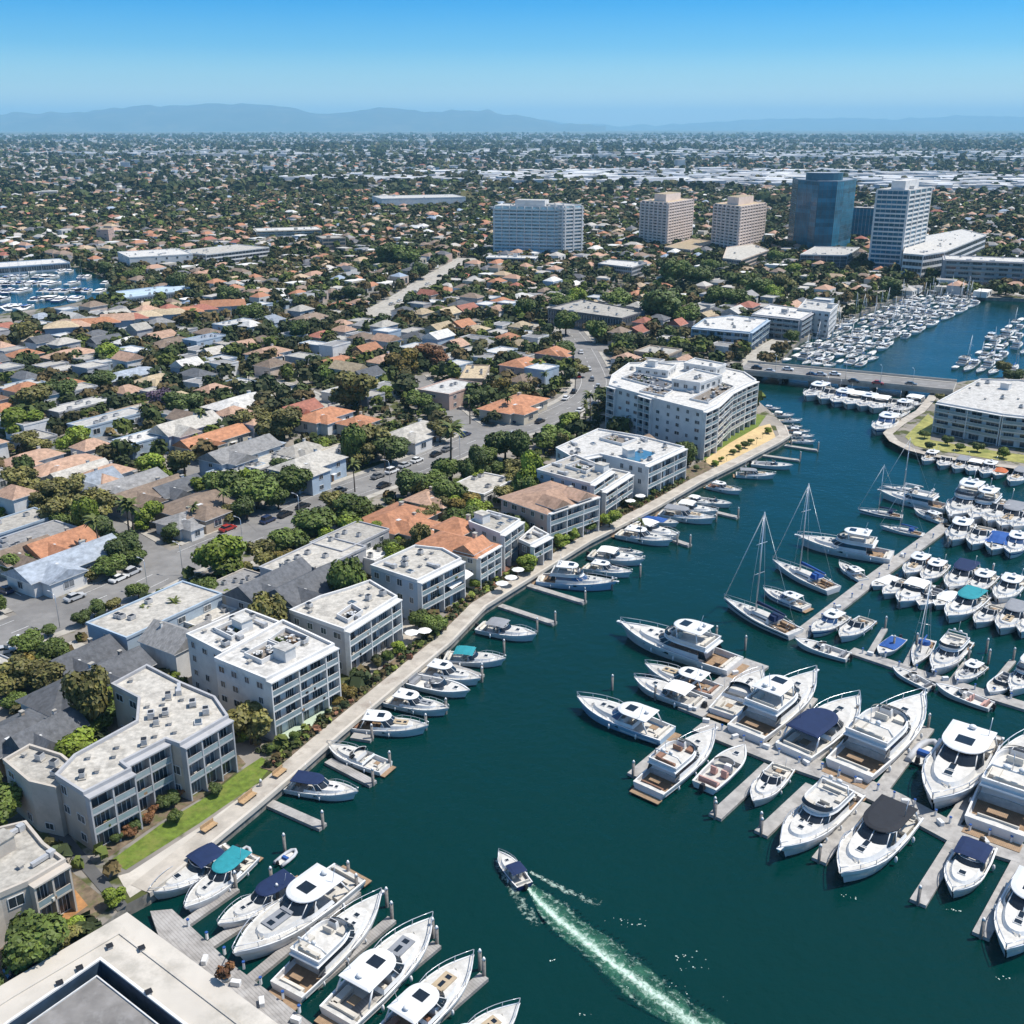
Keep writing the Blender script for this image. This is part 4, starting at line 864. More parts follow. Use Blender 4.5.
HAND = [  # px, py of the roof centre, kind, roof, wall, width, depth, class, turn
 (30, 535, 'flat', 'grey', 'grey', 21, 11, 'M', 0), (58, 541, 'gable', 'terracotta', 'cream', 15, 9, 'M', 0), (22, 551, 'gable', 'brown', 'tan', 13, 9, 'S', 0), (66, 557, 'gable', 'blue', 'white', 24, 10, 'M', 0), (14, 520, 'flat', 'pale', 'blue', 18, 10, 'M', 0),
 (30, 456, 'hip', 'salmon', 'white', 20, 9, 'M', 0), (64, 463, 'hip', 'salmon', 'cream', 24, 9, 'M', 0), (79, 471, 'gable', 'pale', 'blue', 20, 8, 'M', 0), (104, 472, 'hip', 'salmon', 'white', 17, 9, 'M', 0), (88, 480, 'gable', 'blue', 'grey', 16, 8, 'M', 0), (124, 483, 'gable', 'grey', 'tan', 22, 10, 'M', 0), (148, 491, 'gable', 'brown', 'grey', 20, 10, 'M', 0), (176, 487, 'gable', 'slate', 'blue', 14, 8, 'S', 0), (203, 500, 'hip', 'brown', 'tan', 22, 13, 'M', 0), (184, 516, 'hip', 'grey', 'white', 11, 9, 'S', 0),
 (148, 433, 'flat', 'white', 'blue', 24, 10, 'L', 0), (186, 426, 'gable', 'pale', 'blue', 26, 10, 'L', 0), (212, 436, 'gable', 'terracotta', 'cream', 28, 9, 'M', 0), (240, 449, 'gable', 'grey', 'blue', 28, 11, 'L', 0), (236, 467, 'flat', 'white', 'blue', 18, 9, 'S', 0), (272, 456, 'flat', 'pale', 'grey', 24, 11, 'M', 0), (300, 448, 'hip', 'pale', 'white', 16, 10, 'M', 0), (308, 462, 'hip', 'pale', 'blue', 24, 12, 'L', 0),
 (240, 400, 'hip', 'white', 'blue', 30, 12, 'M', 0), (299, 409, 'gable', 'red', 'tan', 18, 9, 'M', 0), (324, 414, 'hip', 'terracotta', 'white', 22, 11, 'M', 0), (358, 420, 'hip', 'terracotta', 'cream', 14, 10, 'S', 0), (78, 404, 'flat', 'white', 'grey', 26, 10, 'M', 0), (108, 417, 'flat', 'white', 'blue', 30, 10, 'M', 0), (136, 407, 'flat', 'pale', 'tan', 22, 10, 'M', 0),
 (413, 430, 'hip', 'pale', 'white', 28, 11, 'M', 0), (336, 450, 'flat', 'pale', 'cream', 15, 10, 'M', 0), (262, 442, 'hip', 'blue', 'blue', 12, 10, 'S', 0), (396, 516, 'hip', 'terracotta', 'cream', 18, 13, 'M', 0), (412, 522, 'hip', 'terracotta', 'cream', 10, 9, 'S', 0),
 (314, 557, 'flat', 'pale', 'grey', 22, 12, 'L', 0), (350, 536, 'flat', 'pale', 'grey', 17, 10, 'L', 0), (306, 588, 'gable', 'slate', 'dark', 17, 10, 'L', 0), (272, 584, 'gable', 'slate', 'grey', 18, 9, 'L', 0), (372, 551, 'flat', 'white', 'white', 8, 8, 'S', 0),
 (522, 362, 'hip', 'terracotta', 'pink', 24, 16, 'L', 0), (553, 352, 'hip', 'terracotta', 'pink', 18, 14, 'L', 0), (475, 371, 'flat', 'tan', 'tan', 40, 12, 'M', 0.5), (450, 386, 'flat', 'white', 'pink', 34, 18, 'L', 0), (514, 402, 'hip', 'terracotta', 'cream', 30, 14, 'M', 0), (336, 361, 'hip', 'terracotta', 'cream', 30, 14, 'M', 0), (268, 351, 'hip', 'salmon', 'white', 28, 14, 'M', 0), (482, 481, 'flat', 'pale', 'white', 16, 12, 'S', 0), (429, 495, 'hip', 'salmon', 'tan', 10, 9, 'S', 0), (385, 358, 'hip', 'salmon', 'white', 26, 14, 'M', 0),
 (78, 684, 'hip', 'slate', 'blue', 17, 9, 'M', 0), (82, 655, 'gable', 'slate', 'dark', 12, 8, 'M', 0), (112, 668, 'gable', 'slate', 'dark', 12, 8, 'M', 0), (12, 729, 'hip', 'slate', 'tan', 12, 9, 'M', 0), (46, 733, 'gable', 'slate', 'grey', 11, 6, 'M', 0), (174, 638, 'gable', 'grey', 'white', 10, 8, 'L', 1.57), (156, 607, 'flat', 'pale', 'blue', 24, 12, 'L', 0), (205, 612, 'flat', 'pale', 'white', 10, 8, 'S', 0),
 (238, 580, 'flat', 'grey', 'warmgrey', 12, 9, 'M', 0), (20, 384, 'flat', 'white', 'blue', 26, 11, 'M', 0), (70, 353, 'hip', 'salmon', 'cream', 36, 13, 'M', 0), (172, 342, 'hip', 'brown', 'tan', 34, 12, 'M', 0), (235, 322, 'flat', 'white', 'blue', 34, 12, 'L', 0), (205, 337, 'flat', 'blue', 'blue', 30, 12, 'L', 0), (270, 318, 'hip', 'blue', 'blue', 20, 12, 'L', 0), (310, 317, 'hip', 'brown', 'tan', 30, 14, 'L', 0), (130, 372, 'hip', 'blue', 'grey', 40, 13, 'M', 0), (155, 378, 'hip', 'tan', 'cream', 26, 12, 'M', 0), (340, 388, 'flat', 'pale', 'white', 20, 10, 'M', 0),
]
for (px_, py_, kind, rc, wc, w_, d_, cls, tn) in HAND:
    w_, d_ = (w_ * .62, d_ * .8) if py_ < 400 else ((w_ * .85, d_ * .92) if py_ < 480 else (w_, d_)); hz_ = {'S': 4.0, 'M': 4.6, 'L': 6.2}[cls]; x, y = G(px_, py_, LAND + hz_)
    add_house(x, y, kind, rc, wc, w_, d_, cls, RANG + tn)
# row of terracotta and red roofs along the left basin quay
for k in range(13):
    px_ = 62 + k * 14.0; py_ = 329 - k * 1.9; x, y = G(px_, py_, LAND + 5)
    add_house(x, y, random.choice(('hip', 'gable')), random.choice(('red', 'salmon', 'terracotta', 'tan', 'red')), random.choice(('white', 'cream', 'blue')), 15, 12, 'T', RANG * .35)
# ---- the lot grid of the neighbourhood
LOTS = []
def on_land(x, y):
    if y > 1e5: return False
    return inside(x, y, westland_near) 
westland_near = [(-90, 60)] + GP([(60, 960), (118, 912)], LAND) + sea + basin + [(basin[-1][0] + 60, basin[-1][1] + 10), (2500, basin[-1][1] + 150), (2500, 4000), (-2500, 4000), (-2500, 60)]
def in_view(x, y, z=4, mg_=25):
    if y < 50: return False
    a, b = PX(x, y, z); return -mg_ < a < 1024 + mg_ and b < 1024 + mg_
NOHOUSE = GP([(40, 690), (60, 640), (180, 585), (300, 535), (480, 447), (600, 400), (600, 440), (540, 480), (420, 570), (330, 610), (190, 660), (60, 760)], LAND)
NOHOUSE2 = GP([(150, 600), (110, 560), (180, 520), (240, 512), (262, 540)], LAND)
o0 = Vector(G(150, 500, LAND)); rr = random.Random(5)
for row in range(-36, 104):
    tt = row * 26.5
    for sub in (0, 1):
        s = -1600.0
        while s < 2200:
            wd = rr.uniform(8.5, 14.5); p = o0 + RD * (s + wd / 2) + RN * (tt + (6.4 if sub else -6.4) + rr.uniform(-1.8, 1.8)); s += wd + rr.uniform(2.5, 9)
            if p.y < 90 or p.length > 1750 or not in_view(p.x, p.y): continue
            if (int(s // 190) * 37 + row) % 11 == 0: continue
            LOTS.append((p.length, p.x, p.y, wd))
LOTS.sort()
roofs = ['terracotta'] * 4 + ['salmon'] * 5 + ['red'] * 1 + ['grey'] * 6 + ['pale'] * 8 + ['white'] * 6 + ['brown'] * 4 + ['slate'] * 3 + ['blue'] * 1 + ['tan'] * 2
walls_ = ['white'] * 4 + ['cream'] * 3 + ['grey', 'tan', 'pink', 'blue', 'beige']
REST = []; NIND = 300; COMBOS = {}
for dd, x, y, wd in LOTS:
    if not on_land(x, y) or inside(x, y, NOHOUSE) or inside(x, y, NOHOUSE2) or blocked(x, y, wd * .5 if dd < 900 else wd * .4): continue
    rc = rr.choice(roofs); kind = 'flat' if rc in ('white', 'pale', 'grey') and rr.random() < .8 else rr.choice(('hip', 'hip', 'gable'))
    wc = rr.choice(walls_); ang = RANG + (math.pi / 2 if rr.random() < .25 else 0) + rr.uniform(-.05, .05); dep = rr.uniform(7, 10)
    if len(HOUSES) < NIND:
        wc = {'terracotta': 'cream', 'salmon': 'white', 'red': 'tan', 'grey': 'white', 'pale': 'grey', 'white': 'blue', 'brown': 'beige', 'slate': 'white', 'blue': 'white', 'tan': 'cream'}[rc]
        add_house(x, y, kind, rc, wc, wd, dep, 'F' if rr.random() < .75 else 'T', ang)
    else:
        REST.append((x, y, ang, wd, dep, rr.choice((3.2, 3.6, 3.6, 6.0)), kind, rc, wc))
        block_out([(x - 4, y - 4), (x + 4, y - 4), (x + 4, y + 4), (x - 4, y + 4)])
# ---- everything farther: one mass of houses, and the wide plain behind it
class Mass:
    def __init__(s): s.v = []; s.f = []; s.c = []
    def build(s, name, m):
        me = bpy.data.meshes.new(name); me.from_pydata(s.v, [], s.f); me.materials.append(m)
        at = me.color_attributes.new('col' if m != LEAF['green'] else 'tint', 'FLOAT_COLOR', 'CORNER')
        cnt = [len(f) for f in s.f]; arr = np.repeat(np.array(s.c, np.float32), cnt, axis=0)
        at.data.foreach_set('color', np.concatenate([arr, np.ones((len(arr), 1), np.float32)], 1).ravel()); me.update()
        o = link(name, me); o['kind'] = 'stuff'; return o
    def house(s, x, y, ang, w, d, h, rh, flat_, rc, wc, win=True, z=LAND):
        ca, sa = math.cos(ang), math.sin(ang); k = len(s.v)
        P = lambda a, b, zz: (x + a * ca - b * sa, y + a * sa + b * ca, z + zz)
        w2, d2 = w / 2, d / 2
        s.v += [P(-w2, -d2, 0), P(w2, -d2, 0), P(w2, d2, 0), P(-w2, d2, 0), P(-w2, -d2, h), P(w2, -d2, h), P(w2, d2, h), P(-w2, d2, h)]
        for q in ((0, 1, 5, 4), (1, 2, 6, 5), (2, 3, 7, 6), (3, 0, 4, 7)): s.f.append(tuple(k + i for i in q)); s.c.append(wc)
        if flat_: s.f.append((k + 4, k + 5, k + 6, k + 7)); s.c.append(rc)
        else:
            j = len(s.v); s.v += [P(-w2 + d2 * .9, 0, h + rh), P(w2 - d2 * .9, 0, h + rh)]
            for q in ((k + 4, k + 5, j + 1, j), (k + 6, k + 7, j, j + 1), (k + 5, k + 6, j + 1), (k + 7, k + 4, j)): s.f.append(q); s.c.append(rc)
        if win:
            for (a, b, e, f_) in ((-.3 * w, -d2 - .06, .0, 1), (.2 * w, -d2 - .06, 0, 1)):
                j = len(s.v); ww = w * .12; s.v += [P(a - ww, b, h * .25), P(a + ww, b, h * .25), P(a + ww, b, h * .8), P(a - ww, b, h * .8)]; s.f.append((j, j + 1, j + 2, j + 3)); s.c.append((.03, .04, .05))
            j = len(s.v); s.v += [P(w2 + .06, -.25 * d, h * .25), P(w2 + .06, .2 * d, h * .25), P(w2 + .06, .2 * d, h * .8), P(w2 + .06, -.25 * d, h * .8)]; s.f.append((j, j + 1, j + 2, j + 3)); s.c.append((.03, .04, .05))
    def tree(s, x, y, r, n, col, r2, z=LAND):
        lob = [(r2.uniform(-.45, .45) * r, r2.uniform(-.45, .45) * r, r2.uniform(-.25, .3) * r, r2.uniform(.75, 1.25)) for _ in range(4 if n > 30 else 1)]; es = math.sqrt(26 / max(n, 14))
        for _ in range(n):
            a = r2.uniform(0, 6.283); b = math.asin(r2.uniform(-.35, 1)); q = r * (r2.uniform(.45, 1.0)) * (.66 if n > 30 else 1); e = r * r2.uniform(.28, .5) * es; lb_ = r2.choice(lob)
            cx, cy, cz = x + lb_[0] + q * math.cos(a) * math.cos(b), y + lb_[1] + q * math.sin(a) * math.cos(b), z + r * .9 + lb_[2] + q * math.sin(b) * .95
            nx, ny, nz = (math.cos(a) * math.cos(b) + r2.uniform(-.7, .7), math.sin(a) * math.cos(b) + r2.uniform(-.7, .7), math.sin(b) + r2.uniform(-.3, .9))
            l = math.sqrt(nx * nx + ny * ny + nz * nz) + 1e-6; nx, ny, nz = nx / l, ny / l, nz / l
            ux, uy, uz = (-ny, nx, 0) if abs(nz) < .95 else (1, 0, 0); l = math.sqrt(ux * ux + uy * uy) + 1e-6; ux, uy = ux / l, uy / l
            vx, vy, vz = ny * uz - nz * uy, nz * ux - nx * uz, nx * uy - ny * ux
            k = len(s.v)
            for p, t_ in ((-1, -.8), (1, -1), (.8, 1), (-1, .9)): s.v.append((cx + e * (p * ux + t_ * vx), cy + e * (p * uy + t_ * vy), cz + e * (p * uz + t_ * vz)))
            g = r2.uniform(.7, 1.3) * lb_[3]; s.f.append((k, k + 1, k + 2, k + 3)); s.c.append((col[0] * g, col[1] * g, col[2] * g))
RC = dict(terracotta=(.40, .19, .11), salmon=(.44, .27, .19), red=(.34, .13, .09), grey=(.26, .255, .25), slate=(.13, .13, .14), brown=(.23, .17, .13), white=(.66, .65, .62), pale=(.45, .42, .38), blue=(.28, .34, .42), tan=(.44, .33, .22))
WC = dict(white=(.66, .65, .62), cream=(.52, .47, .38), grey=(.4, .4, .4), pink=(.5, .37, .31), tan=(.42, .34, .26), blue=(.38, .45, .52), dark=(.13, .13, .14), beige=(.52, .42, .35), warmgrey=(.44, .41, .38))
mass = Mass()
for (x, y, ang, w_, d_, h_, kind, rc, wc) in REST: mass.house(x, y, ang, w_, d_, h_, 2.2, kind == 'flat', RC[rc], WC[wc])
r2 = random.Random(21)
def far_ok(x, y): return abs(x) < y * .56 + 40
nfar = 0
while nfar < 18000:
    d = 1500 * math.exp(r2.uniform(0, 1) ** 1.15 * math.log(16000 / 1500)); th = r2.uniform(-.52, .52); x, y = d * math.sin(th), d * math.cos(th)
    if d < 1720 and blocked(x, y, 8): continue
    nfar += 1; k = max(1, d / 2600)
    ind = math.sin(x * .0011 + 1.0) + math.sin(y * .0019 + x * .0004) + math.sin(d * .0031 + .7)
    if ind > .75 and d > 1900 and r2.random() < .5:      # sheds and warehouses of the industrial belts
        w_, d_ = r2.uniform(30, 95) * k ** .5, r2.uniform(20, 50) * k ** .5; rc = r2.choice([(.5, .5, .5), (.58, .58, .57), (.45, .44, .42), (.3, .3, .31), (.45, .47, .5)]); mass.house(x, y, r2.choice((0.1, .4, 1.2)), w_, d_, r2.uniform(6, 12), 0, True, rc, (.5, .5, .5), False)
    elif r2.random() < .006: mass.house(x, y, .3, 22, 18, r2.uniform(9, 20), 0, True, (.6, .6, .58), r2.choice([(.55, .55, .55), (.5, .42, .36), (.3, .35, .4)]), False)
    else:
        rc = RC[r2.choice(roofs)]; q = r2.uniform(.75, 1.0); mass.house(x, y, RANG + r2.choice((0, 1.57)) + r2.uniform(-.2, .2), r2.uniform(10, 18) * k ** .55, r2.uniform(8, 12) * k ** .45, r2.choice((3.4, 3.4, 6.5)), 2.5, r2.random() < .55, tuple(c * q * .88 for c in rc), WC[r2.choice(walls_)], False)
mass.build('distant_houses', city_m)
# ================================================================ boats
def hull_parts(P, L, B, fb, hullm, cock=(.04, .30), cdep=.7, full=.45, pw=2.0, stripe=None, rake=.05, tip=.04, decm=None, cockm=None, sheer=.5):
    decm = decm or deck_white; cockm = cockm or deck_white
    S = sorted(set([0, .02, .1, .2, .3, .4, .5, .6, .68, .76, .83, .89, .94, .975, 1.0, cock[0], cock[1]])); st = []
    for s in S:
        if s == cock[0]: st += [(s, 0), (s + 1e-4, 1)]
        elif s == cock[1]: st += [(s - 1e-4, 1), (s, 0)]
        else: st.append((s, 1 if cock[0] < s < cock[1] else 0))
    H = MB(); D = MB(); ro = []; ri = []; info = []
    for s, c in st:
        q = max(0, (s - full) / (1 - full)); b = B / 2 * (.90 + .10 * min(1, s / .3)) * max(tip, 1 - q ** pw)
        z = fb * (.84 + sheer * s * s); x = -L / 2 + L * s; xr = L * rake * s ** 5; xk = x - L * .10 * max(0, (s - .7) / .3) ** 2
        g = min(.16, b * .4); zd = z - .10 - (cdep if c else 0); zd = max(zd, .12)
        pts = [(xk, 0, -.5 + .5 * max(0, (s - .8) / .2)), (x - L * .03 * q, b * .80, .04), (x, b * .93, z * .52), (x + xr * .7, b * .975, z * .74), (x + xr, b, z), (x + xr, b - g, z)]
        ro.append(pts); ri.append([(x + xr, b - g, z), (x + xr, b - g, zd), (x + xr, 0, zd + (.05 * b if not c else 0))]); info.append((x + xr, b, z, zd, s))
    ms = [bottom_paint, hullm, stripe or hullm, hullm, white_gel]
    for sgn in (1, -1):
        for a in range(len(ro) - 1):
            for k in range(5):
                q = [ro[a][k], ro[a + 1][k], ro[a + 1][k + 1], ro[a][k + 1]]; q = [(p[0], p[1] * sgn, p[2]) for p in q]; H.poly(q if sgn < 0 else q[::-1], ms[k], k > 0 and k < 4)
            for k in range(2):
                q = [ri[a][k], ri[a + 1][k], ri[a + 1][k + 1], ri[a][k + 1]]; q = [(p[0], p[1] * sgn, p[2]) for p in q]
                cc = st[a][1] and st[a + 1][1]; D.poly(q if sgn < 0 else q[::-1], (white_gel if k == 0 else (cockm if cc else decm)))
    tr = [(p[0], p[1], p[2]) for p in ro[0][1:5]]; H.poly(tr + [(p[0], -p[1], p[2]) for p in tr[::-1]], hullm)
    P.add('hull', H); P.add('deck', D); P.info = info; P.L = L; P.B = B
    return info
def at(P, s):
    I = P.info; x = np.interp(s, [i[4] for i in I], [i[0] for i in I]); b = np.interp(s, [i[4] for i in I], [i[1] for i in I]); z = np.interp(s, [i[4] for i in I], [i[2] for i in I]); return float(x), float(b), float(z)
def ring(x0, x1, w, z, front=.45, pw=2.3, n=7, wb=None, dz=0.0):
    """plan outline of a cabin: square at the back, rounded at the front (dz drops the front)"""
    wb = wb if wb is not None else w; xm = x1 - front * (x1 - x0); R_ = [(x0, -wb, z)]
    side = []
    for k in range(n + 1):
        t_ = k / n; th = t_ * math.pi / 2; x = xm + (x1 - xm) * math.sin(th); y = w * max(0, math.cos(th)) ** (2 / pw); side.append((x, y, z - dz * t_))
    R_ += [(x, -y, zz) for x, y, zz in side]; R_ += [(x, y, zz) for x, y, zz in side[::-1][1:]]; R_.append((x0, wb, z)); return R_
def bow_rail(P, s0=.5, h=.75, r=.05):
    mb = MB(); 
    for sg in (1, -1):
        pts = []
        for k in range(9):
            s = s0 + (1 - s0) * k / 8; x, b, z = at(P, min(s, .995)); hh = h * min(1, .25 + k * .4); pts.append((x + .1, (b - .1) * sg, z + hh))
            if k % 2 == 0: mb.tube([(x, (b - .1) * sg, z), (x + .1, (b - .1) * sg, z + hh)], r * .8, steel, 4)
        mb.tube(pts, r, steel, 4)
    P.add('bow_rail', mb)
def hatches(P, spots, z_of):
    for x, y, w_, d_ in spots:
        mb = MB(); z = z_of(x); mb.box((x, y, z + .05), (w_ + .12, d_ + .12, .1), white_gel); mb.box((x, y, z + .115), (w_, d_, .04), glass_dark); P.add('hatch', mb)
def fenders(P, side=(1, -1), ss=(.2, .45, .65), col=None):
    for sg in side:
        for s in ss:
            x, b, z = at(P, s); mb = MB(); mb.ball((x, (b + .14) * sg, z * .5), (.15, .15, .42), col or fender_m, 6, 4); P.add('fender', mb)
def person_less_seat(mb, x, y, z, w_, d_, m, back=None):
    mb.box((x, y, z + .22), (w_, d_, .44), m)
    if back == 'aft': mb.box((x - w_ / 2 + .08, y, z + .62), (.16, d_, .42), m)
    if back == 'fwd': mb.box((x + w_ / 2 - .08, y, z + .62), (.16, d_, .42), m)
def superstructure(P, base, glass, top, gm_=None, roof_x=(0, 0), roofw=None, th=.16, roofm=None, name='cabin'):
    """base, glass, top: (x0,x1,w,z); coaming from base to glass, window band from glass to top, then a roof"""
    mb = MB(); r0 = ring(*base); r1 = ring(*glass); mb.loft([r0, r1], white_gel, smooth=False); e = P.add(name, mb)
    mb = MB(); g = ring(*glass); r2 = ring(*top); mb.loft([g, r2], gm_ or glass_dark, smooth=False); P.sub(e, 'windscreen', mb)
    # pillars over the glass
    mb = MB(); n = len(g)
    for i in (3, 5, n // 2, n - 6, n - 4):
        a, b = Vector(g[i]), Vector(r2[i]); o = Vector((a.x - (g[0][0] + g[n // 2][0]) / 2, a.y * 2, 0)).normalized() * .03
        mb.tube([a + o, b + o], .045, white_gel, 4)
    P.sub(e, 'pillar', mb)
    if roofm is not False:
        x0, x1, w_, z = top; a = ring(x0 + roof_x[0], x1 + roof_x[1], roofw or w_ + .12, z); b = ring(x0 + roof_x[0] + .05, x1 + roof_x[1] - .12, (roofw or w_ + .12) - .1, z + th)
        mb = MB(); mb.loft([a, b], roofm or white_gel, cap0=True, cap1=True, smooth=False); P.add('cabin_roof', mb)
    return e
def proto_flybridge(canvas_c='white', hard=True, hullm=None, seats=None, gm_=None):
    P = Proto(); L, B = 18.0, 5.0; seats = seats or seat_cream
    hull_parts(P, L, B, 1.75, hullm or white_gel, (.045, .25), .85, .48, 2.6, stripe=None, cockm=teak)
    mb = MB(); mb.box((-L / 2 - .55, 0, .35), (1.2, B * .84, .14), teak); P.add('swim_platform', mb)
    mb = MB(); mb.loft([ring(0, 6.6, 1.75, 1.5, .7), ring(.1, 6.2, 1.55, 2.42, .7, dz=-.0)], white_gel, cap1=True, mtop=deck_white); tr = P.add('foredeck_trunk', mb)
    hatches(P, [(4.6, 0, .6, .6), (3.2, .55, .45, .45), (3.2, -.55, .45, .45)], lambda x: 2.42)
    superstructure(P, (-4.4, 3.6, 2.05, 1.3), (-4.3, 3.3, 2.02, 2.25), (-4.2, 1.9, 1.85, 3.1), gm_, (-1.6, .25), 2.12)
    z = 3.27; mb = MB()
    o0, o1 = ring(-5.4, 1.75, 2.0, z - .02), ring(-5.5, 1.95, 2.06, z + .62); i1, i0 = ring(-5.3, 1.7, 1.92, z + .62), ring(-5.3, 1.6, 1.88, z + .02)
    mb.loft([o0, o1, i1, i0], white_gel); mb.poly(i0, deck_white); fly = P.add('flybridge', mb)
    mb = MB(); person_less_seat(mb, -4.6, 0, z, .8, 2.6, seats, 'aft'); person_less_seat(mb, -3.2, 1.35, z, 2.0, .7, seats); P.sub(fly, 'sofa', mb)
    mb = MB(); mb.box((.7, .5, z + .5), (.6, 1.3, 1.0), white_gel, taper=.8); mb.box((.62, .5, z + 1.03), (.4, .9, .06), black_plastic); P.sub(fly, 'helm', mb)
    mb = MB(); person_less_seat(mb, -.3, .5, z, .6, 1.2, seats, 'aft'); person_less_seat(mb, .6, -1.0, z, 1.4, 1.0, seats); P.sub(fly, 'seat', mb)
    mb = MB(); a = ring(.2, 1.9, 1.9, z + .63, .9); b = ring(.0, 1.45, 1.7, z + 1.05, .9); mb.loft([a[1:-1], b[1:-1]], glass_dark, closed=False); P.sub(fly, 'wind_deflector', mb)
    if hard:
        top = z + 2.05; mb = MB()
        for x, y in ((-3.6, 1.7), (-3.6, -1.7), (-.4, 1.6), (-.4, -1.6)): mb = MB(); mb.tube([(x - .4, y * 1.1, z + .5), (x, y * .9, top)], .10, white_gel, 5); P.add('hardtop_post', mb)
        mb = MB(); m_ = canvas[canvas_c] if canvas_c != 'white' else white_gel
        mb.loft([ring(-4.4, .7, 1.75, top, .5), ring(-4.4, .6, 1.75, top + .1, .5), ring(-4.1, .3, 1.4, top + .2, .5)], m_, cap0=True, cap1=True); ht = P.add('hardtop', mb)
        if canvas_c == 'white':
            mb = MB(); mb.box((-1.0, 0, top + .23), (1.3, 1.5, .05), glass_dark); P.sub(ht, 'sunroof', mb)
        zt = top + .2
    else:
        mb = MB(); mb.tube([(-3.9, 1.95, z + .5), (-4.4, 1.6, z + 1.7), (-4.4, -1.6, z + 1.7), (-3.9, -1.95, z + .5)], .13, white_gel, 5); P.add('radar_arch', mb); zt = z + 1.75
    mb = MB(); mb.ball((-3.6 if hard else -4.4, .5, zt + .25), (.35, .35, .25), white_gel, 8, 5); P.add('radar_dome', mb); mb = MB(); mb.ball((-3.6 if hard else -4.4, -.6, zt + .3), (.28, .28, .3), white_gel, 8, 5); P.add('radar_dome', mb)
    mb = MB(); mb.tube([(-3.2 if hard else -4.4, .1, zt), (-3.7 if hard else -4.8, .1, zt + 2.2)], .035, steel, 4); P.add('antenna', mb)
    mb = MB(); person_less_seat(mb, -7.9, 0, .85, .7, 3.0, seats, 'aft'); P.add('cockpit_seat', mb)
    mb = MB(); mb.box((-6.7, .3, 1.35), (.8, 1.5, .08), teak); mb.tube([(-6.7, .3, .8), (-6.7, .3, 1.35)], .08, steel, 5); P.add('cockpit_table', mb)
    for sg in (1, -1):
        mb = MB(); mb.poly([(-5.8, sg * 2.06, 1.75), (-4.4, sg * 2.04, 1.75), (-4.4, sg * 2.0, 3.05), (-5.2, sg * 2.0, 3.05)], glass_dark); P.add('side_wing', mb)
        mb = MB(); pts = []
        for s in (.50, .58, .66, .74):
            x, b, zz = at(P, s); pts.append((x, b * .985 + .015, zz))
        mb.poly([(pts[0][0], pts[0][1] * sg, pts[0][2] * .62), (pts[3][0], pts[3][1] * .975 * sg, pts[3][2] * .66), (pts[3][0] - .3, pts[3][1] * .995 * sg, pts[3][2] * .82), (pts[0][0], pts[0][1] * 1.01 * sg, pts[0][2] * .82)], glass_dark); P.add('hull_window', mb)
    bow_rail(P, .5); fenders(P); mb = MB(); mb.box((L / 2 + .9, 0, 2.25), (1.0, .5, .12), white_gel); mb.box((L / 2 + 1.1, 0, 2.0), (.5, .16, .5), steel); P.add('anchor_pulpit', mb)
    return P
